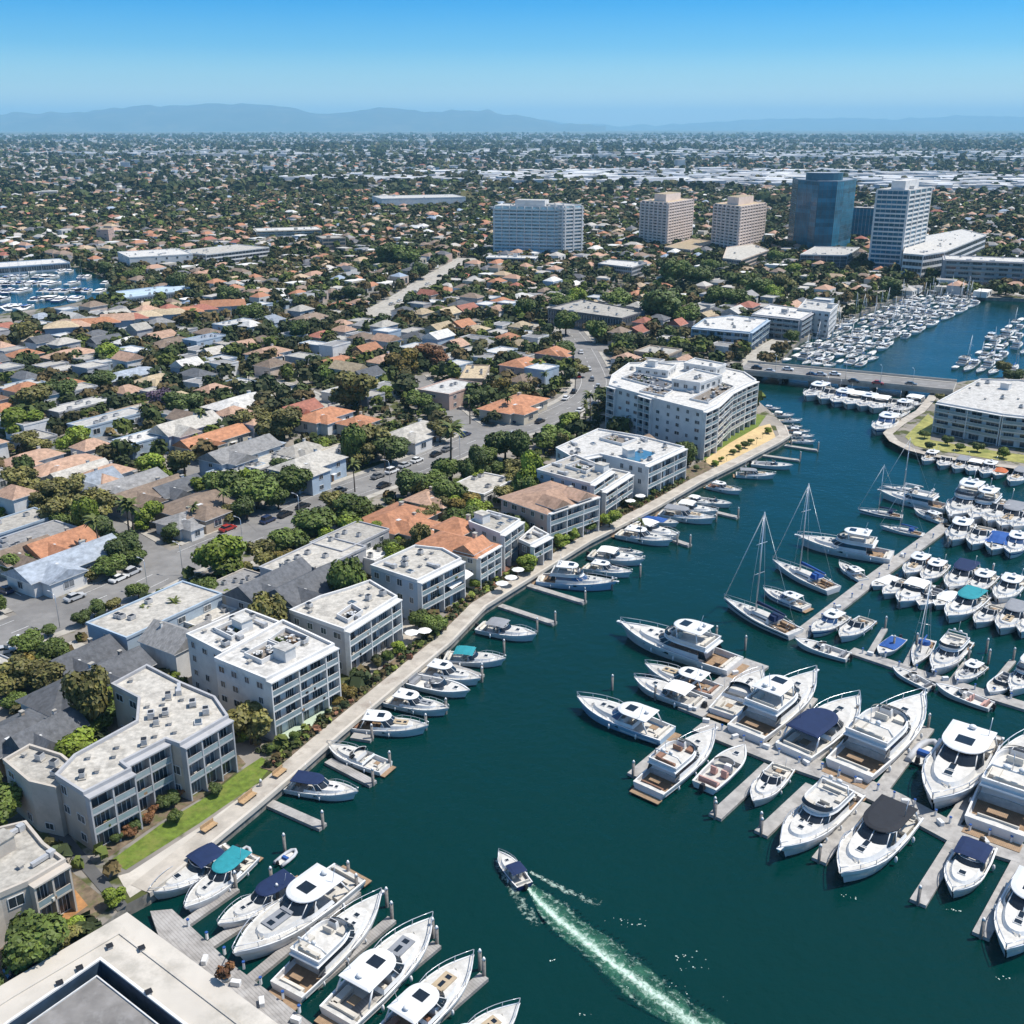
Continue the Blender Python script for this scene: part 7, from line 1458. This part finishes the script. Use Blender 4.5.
# potted red plant on the quay, clipped hedge
x, y = G(226, 980, ZP); r = thing('potted_plant', 'plant', 'red and orange flowering pot plant on the edge of the concrete quay', (x, y, ZP)); mb = MB(); mb.tube([(0, 0, 0), (0, 0, .6)], .5, conc, 10, .7); mb.obj('pot', r)
link('foliage', tree_proto(LEAF['rust'], 77, 9, 900, qs=.10).parts[1][1], r, (0, 0, .1)).scale = (2.4, 2.4, 2.4)
mb = MB(); pl = GP([(108, 853), (140, 830), (175, 806), (200, 792)], LAND); rs = resample(pl, .7); hv = []
for x, y in rs:
    pass
# ================================================================ cars
def car_proto(pm, van=False):
    P = Proto(); mb = MB(); L, W = 4.5, 1.8
    prof = [(-2.2, .35), (-2.25, .75), (-2.0, .95), (-1.2, 1.0), (.9, .95), (1.9, .82), (2.22, .65), (2.2, .35)]
    ringL = [[(x, s * W / 2 * (1 if z < .8 else .94), z) for x, z in prof] for s in (-1, 1)]; mb.loft(ringL, pm, True, True, True); P.add('body', mb)
    mb = MB(); a = [(-1.75, -.80, .96), (1.0, -.80, .94), (1.0, .80, .94), (-1.75, .80, .96)]; b = [(-1.2, -.66, 1.42), (.25, -.66, 1.44), (.25, .66, 1.44), (-1.2, .66, 1.42)]
    if van: b = [(-1.65, -.72, 1.75), (.5, -.72, 1.75), (.5, .72, 1.75), (-1.65, .72, 1.75)]
    mb.loft([a, b], glass_dark); P.add('window', mb); mb = MB(); mb.loft([[(p[0], p[1] * 1.02, p[2]) for p in b], [(p[0] * .95, p[1] * .95, p[2] + .05) for p in b]], pm, cap0=True, cap1=True); P.add('roof', mb)
    for x in (-1.4, 1.4):
        for s in (-1, 1): mb = MB(); mb.tube([(x, s * .72, .33), (x, s * .92, .33)], .33, black_plastic, 10); P.add('wheel', mb)
    for s in (-1, 1): mb = MB(); mb.box((2.2, s * .6, .66), (.08, .4, .16), win_frame); P.add('headlight', mb)
    return P
CARM = {c: M('car_' + c, v, .25, .03, spec=.7) for c, v in dict(white=(.75, .75, .74), silver=(.45, .46, .47), black=(.02, .02, .022), navy=(.02, .035, .09), red=(.35, .03, .025), grey=(.15, .155, .16))}if False else {c: M('car_' + c, v, .25, .03, spec=.7) for c, v in dict(white=(.75, .75, .74), silver=(.45, .46, .47), black=(.02, .02, .022), navy=(.02, .035, .09), red=(.35, .03, .025), grey=(.15, .155, .16)).items()}
CP_ = {}
CARS = []
def add_car(px_, py_, c, ang=None, z=LAND + .02, van=False):
    x, y = G(px_, py_, z + .6); k = (c, van)
    if k not in CP_: CP_[k] = car_proto(CARM[c], van)
    if ang is None:
        j = min(range(len(MAIN) - 1), key=lambda i: seg_d(x, y, MAIN[i], MAIN[i + 1])); d = Vector(MAIN[j + 1]) - Vector(MAIN[j]); ang = math.atan2(d.y, d.x)
    o = CP_[k].place('parked_car' if z < 3 else 'car', 'car', (x, y, z), ang, (1.05, 1.05, 1.1), 'cars on the streets'); CARS.append((o, f"{c.replace('navy', 'dark blue')} {'van' if van else 'car'}")); return o
for px_, py_, c, v in [(268, 520, 'navy', 1), (285, 514, 'black', 0), (303, 506, 'black', 0), (327, 496, 'black', 0), (340, 490, 'grey', 0), (378, 476, 'grey', 0), (392, 471, 'white', 1), (405, 465, 'silver', 0), (417, 460, 'white', 0), (436, 454, 'black', 0), (447, 449, 'grey', 0), (75, 597, 'silver', 0), (119, 578, 'white', 0), (132, 572, 'silver', 1), (250, 572, 'navy', 0), (242, 566, 'white', 0), (592, 379, 'grey', 0), (589, 369, 'white', 0), (598, 386, 'silver', 0), (581, 352, 'white', 0), (384, 485, 'black', 0), (20, 640, 'white', 0), (540, 421, 'black', 0), (513, 434, 'silver', 0)]: add_car(px_, py_, c, None, LAND + .02, bool(v))
rcar = random.Random(9)
ml = resample(MAIN[2:], 1.0); k = 40
while k < len(ml) - 60:
    k += rcar.randint(9, 30); 
    if k >= len(ml) - 1: break
    a, b = Vector(ml[k]), Vector(ml[k + 1]); d = (b - a).normalized(); nn = Vector((-d.y, d.x)); s = rcar.choice((1, -1)); p = a + nn * s * 6.1
    if any(math.hypot(p.x - o_.location.x, p.y - o_.location.y) < 6 for o_, _ in CARS): continue
    if any(line_d(p.x, p.y, q[1]) < q[2] / 2 + 3 for q in ROADS[1:]): continue
    pp = PX(p.x, p.y, LAND + .6); add_car(pp[0], pp[1], rcar.choice(('white', 'white', 'silver', 'grey', 'black', 'navy', 'red')))
add_car(25, 966, 'navy', .75, LAND + .02, True); add_car(5, 590, 'navy', 2.5); add_car(3, 651, 'silver', .5); add_car(120, 461, 'white', .4); add_car(110, 445, 'silver', .4); add_car(122, 537, 'red', 2.2); add_car(188, 518, 'white', .4); add_car(197, 515, 'silver', 1.0)
for px_, py_, c in [(757, 367.5, 'black'), (788, 369, 'white'), (812, 374.5, 'navy'), (821, 374.3, 'silver'), (854, 381, 'black'), (878, 383, 'red'), (911, 384, 'grey'), (835, 374, 'white'), (770, 371, 'silver')]: add_car(px_, py_, c, ang_b, LAND + 2.03)
for px_, py_, c in [(655, 357, 'white'), (675, 360, 'silver'), (690, 361, 'black'), (706, 364, 'white'), (722, 365, 'grey'), (735, 367, 'white')]: add_car(px_, py_, c, -.25)
for px_, py_, c in [(400, 301, 'white'), (415, 292, 'grey'), (428, 284, 'white'), (440, 276, 'black'), (392, 304, 'silver')]: add_car(px_, py_, c, .9)
# street lamps along the main road and the bridge
LP = Proto(); mb = MB(); mb.tube([(0, 0, 0), (0, 0, 7.2), (.4, 0, 7.8), (1.6, 0, 7.9)], .09, steel, 5, .06); LP.add('post', mb); mb = MB(); mb.box((1.9, 0, 7.88), (.8, .3, .14), metal_unit); LP.add('lamp_head', mb)
LAMPS = []
for i, (px_, py_) in enumerate([(148, 592), (183, 575), (243, 548), (300, 523), (390, 487), (460, 459), (60, 628)]):
    x, y = G(px_, py_, LAND); LAMPS.append((LP.place('street_lamp', 'street lamp', (x, y, LAND + .1), RANG + 1.57, (1, 1, 1), 'street lamps'), 'grey street lamp on the main road'))
for px_ in (775, 810, 845, 880, 912):
    py_ = 372 + (px_ - 750) * .106; x, y = G(px_, py_, LAND + 2); LAMPS.append((LP.place('street_lamp', 'street lamp', (x, y, LAND + 2.1), 1.57, (1, 1, 1), 'street lamps'), 'grey street lamp on the bridge'))
# sun umbrellas and tables on the waterfront terraces
UP = Proto(); mb = MB(); mb.tube([(0, 0, 0), (0, 0, 2.5)], .04, steel, 5); UP.add('pole', mb); mb = MB(); n_ = 8
mb.loft([[(1.5 * math.cos(2 * math.pi * k / n_), 1.5 * math.sin(2 * math.pi * k / n_), 2.1) for k in range(n_)], [(.05 * math.cos(2 * math.pi * k / n_), .05 * math.sin(2 * math.pi * k / n_), 2.65) for k in range(n_)]], canvas['white'], cap1=True); UP.add('canopy', mb)
UMB = []
for px_, py_ in [(425, 640), (412, 642), (502, 592), (511, 586), (518, 578), (630, 508), (640, 503), (590, 530), (122, 672), (186, 516), (400, 347), (398, 388)]:
    x, y = G(px_, py_, LAND); UMB.append((UP.place('sun_umbrella', 'umbrella', (x, y, LAND + .05), 0, (1, 1, 1), 'white sun umbrellas'), 'white sun umbrella'))
# ================================================================ labels: which one it is
LM = [('the six storey white block', 685, 420), ('the bright white apartment block', 275, 690), ('the long grey apartments', 150, 760), ('the road bridge', 845, 378), ('the pink gabled house', 545, 510), ('the main road bend', 595, 390), ('the main road crossing', 480, 432), ('the left street corner', 160, 566), ('the east point block', 985, 430), ('the pier head', 690, 715), ('the sand walk tip', 775, 436), ('the left basin', 50, 290), ('the leftmost tower', 538, 257), ('the dark glass tower', 820, 253), ('the dark bay block', 160, 270), ('the teal glazed block', 720, 345), ('the boulevard', 410, 297), ('the middle pier tip', 945, 526), ('the middle pier foot', 797, 637), ('the boardwalk', 230, 960), ('the lower dock end', 1023, 705), ('the far channel head', 985, 300), ('the second beige tower', 735, 256), ('the white warehouse', 424, 209), ('the bottom left court', 100, 990), ('the red terrace', 510, 585), ('the sandy garden', 410, 645), ('the parking lot', 106, 444), ('the lawn', 190, 815), ('the rightmost tower', 895, 272), ('the curved street', 290, 390), ('the low tan long house', 475, 371), ('the flat grey building', 595, 315), ('the left frame corner', 5, 600)]
LMW = [(n_, Vector(G(a, b, LAND))) for n_, a, b in LM]
ORD = ['', 'nearest', 'second nearest', 'third nearest', 'fourth nearest', 'fifth nearest', 'sixth nearest', 'seventh nearest', 'eighth nearest', 'ninth nearest', 'tenth nearest', 'eleventh nearest', 'twelfth nearest', 'thirteenth nearest', 'fourteenth nearest', 'fifteenth nearest']
def name_all(items):
    by = {}
    for e in items:
        if len(e) > 2 and e[2]: continue
        by.setdefault(e[1], []).append(e[0])
    for look, obs in by.items():
        pos = [Vector(o.location[:2]) for o in obs]; best = [(999, '')] * len(obs)
        for nm, p in LMW:
            for rank, i in enumerate(sorted(range(len(obs)), key=lambda i: (pos[i] - p).length), 1):
                if rank < best[i][0]: best[i] = (rank, nm)
        for o, (rk, nm) in zip(obs, best):
            o['label'] = f"{look} {ORD[rk]} to {nm}" if rk < len(ORD) else f"{look} far from any landmark"
for it in (PEDS, BENCHES, HOUSES, BOATS, TREES, CARS, POSTS, DBOX, LAMPS, UMB): name_all(it)
for o in list(COL.objects):
    if 'label' in o and len(o['label'].split()) > 16: print('LONG', o['label'])
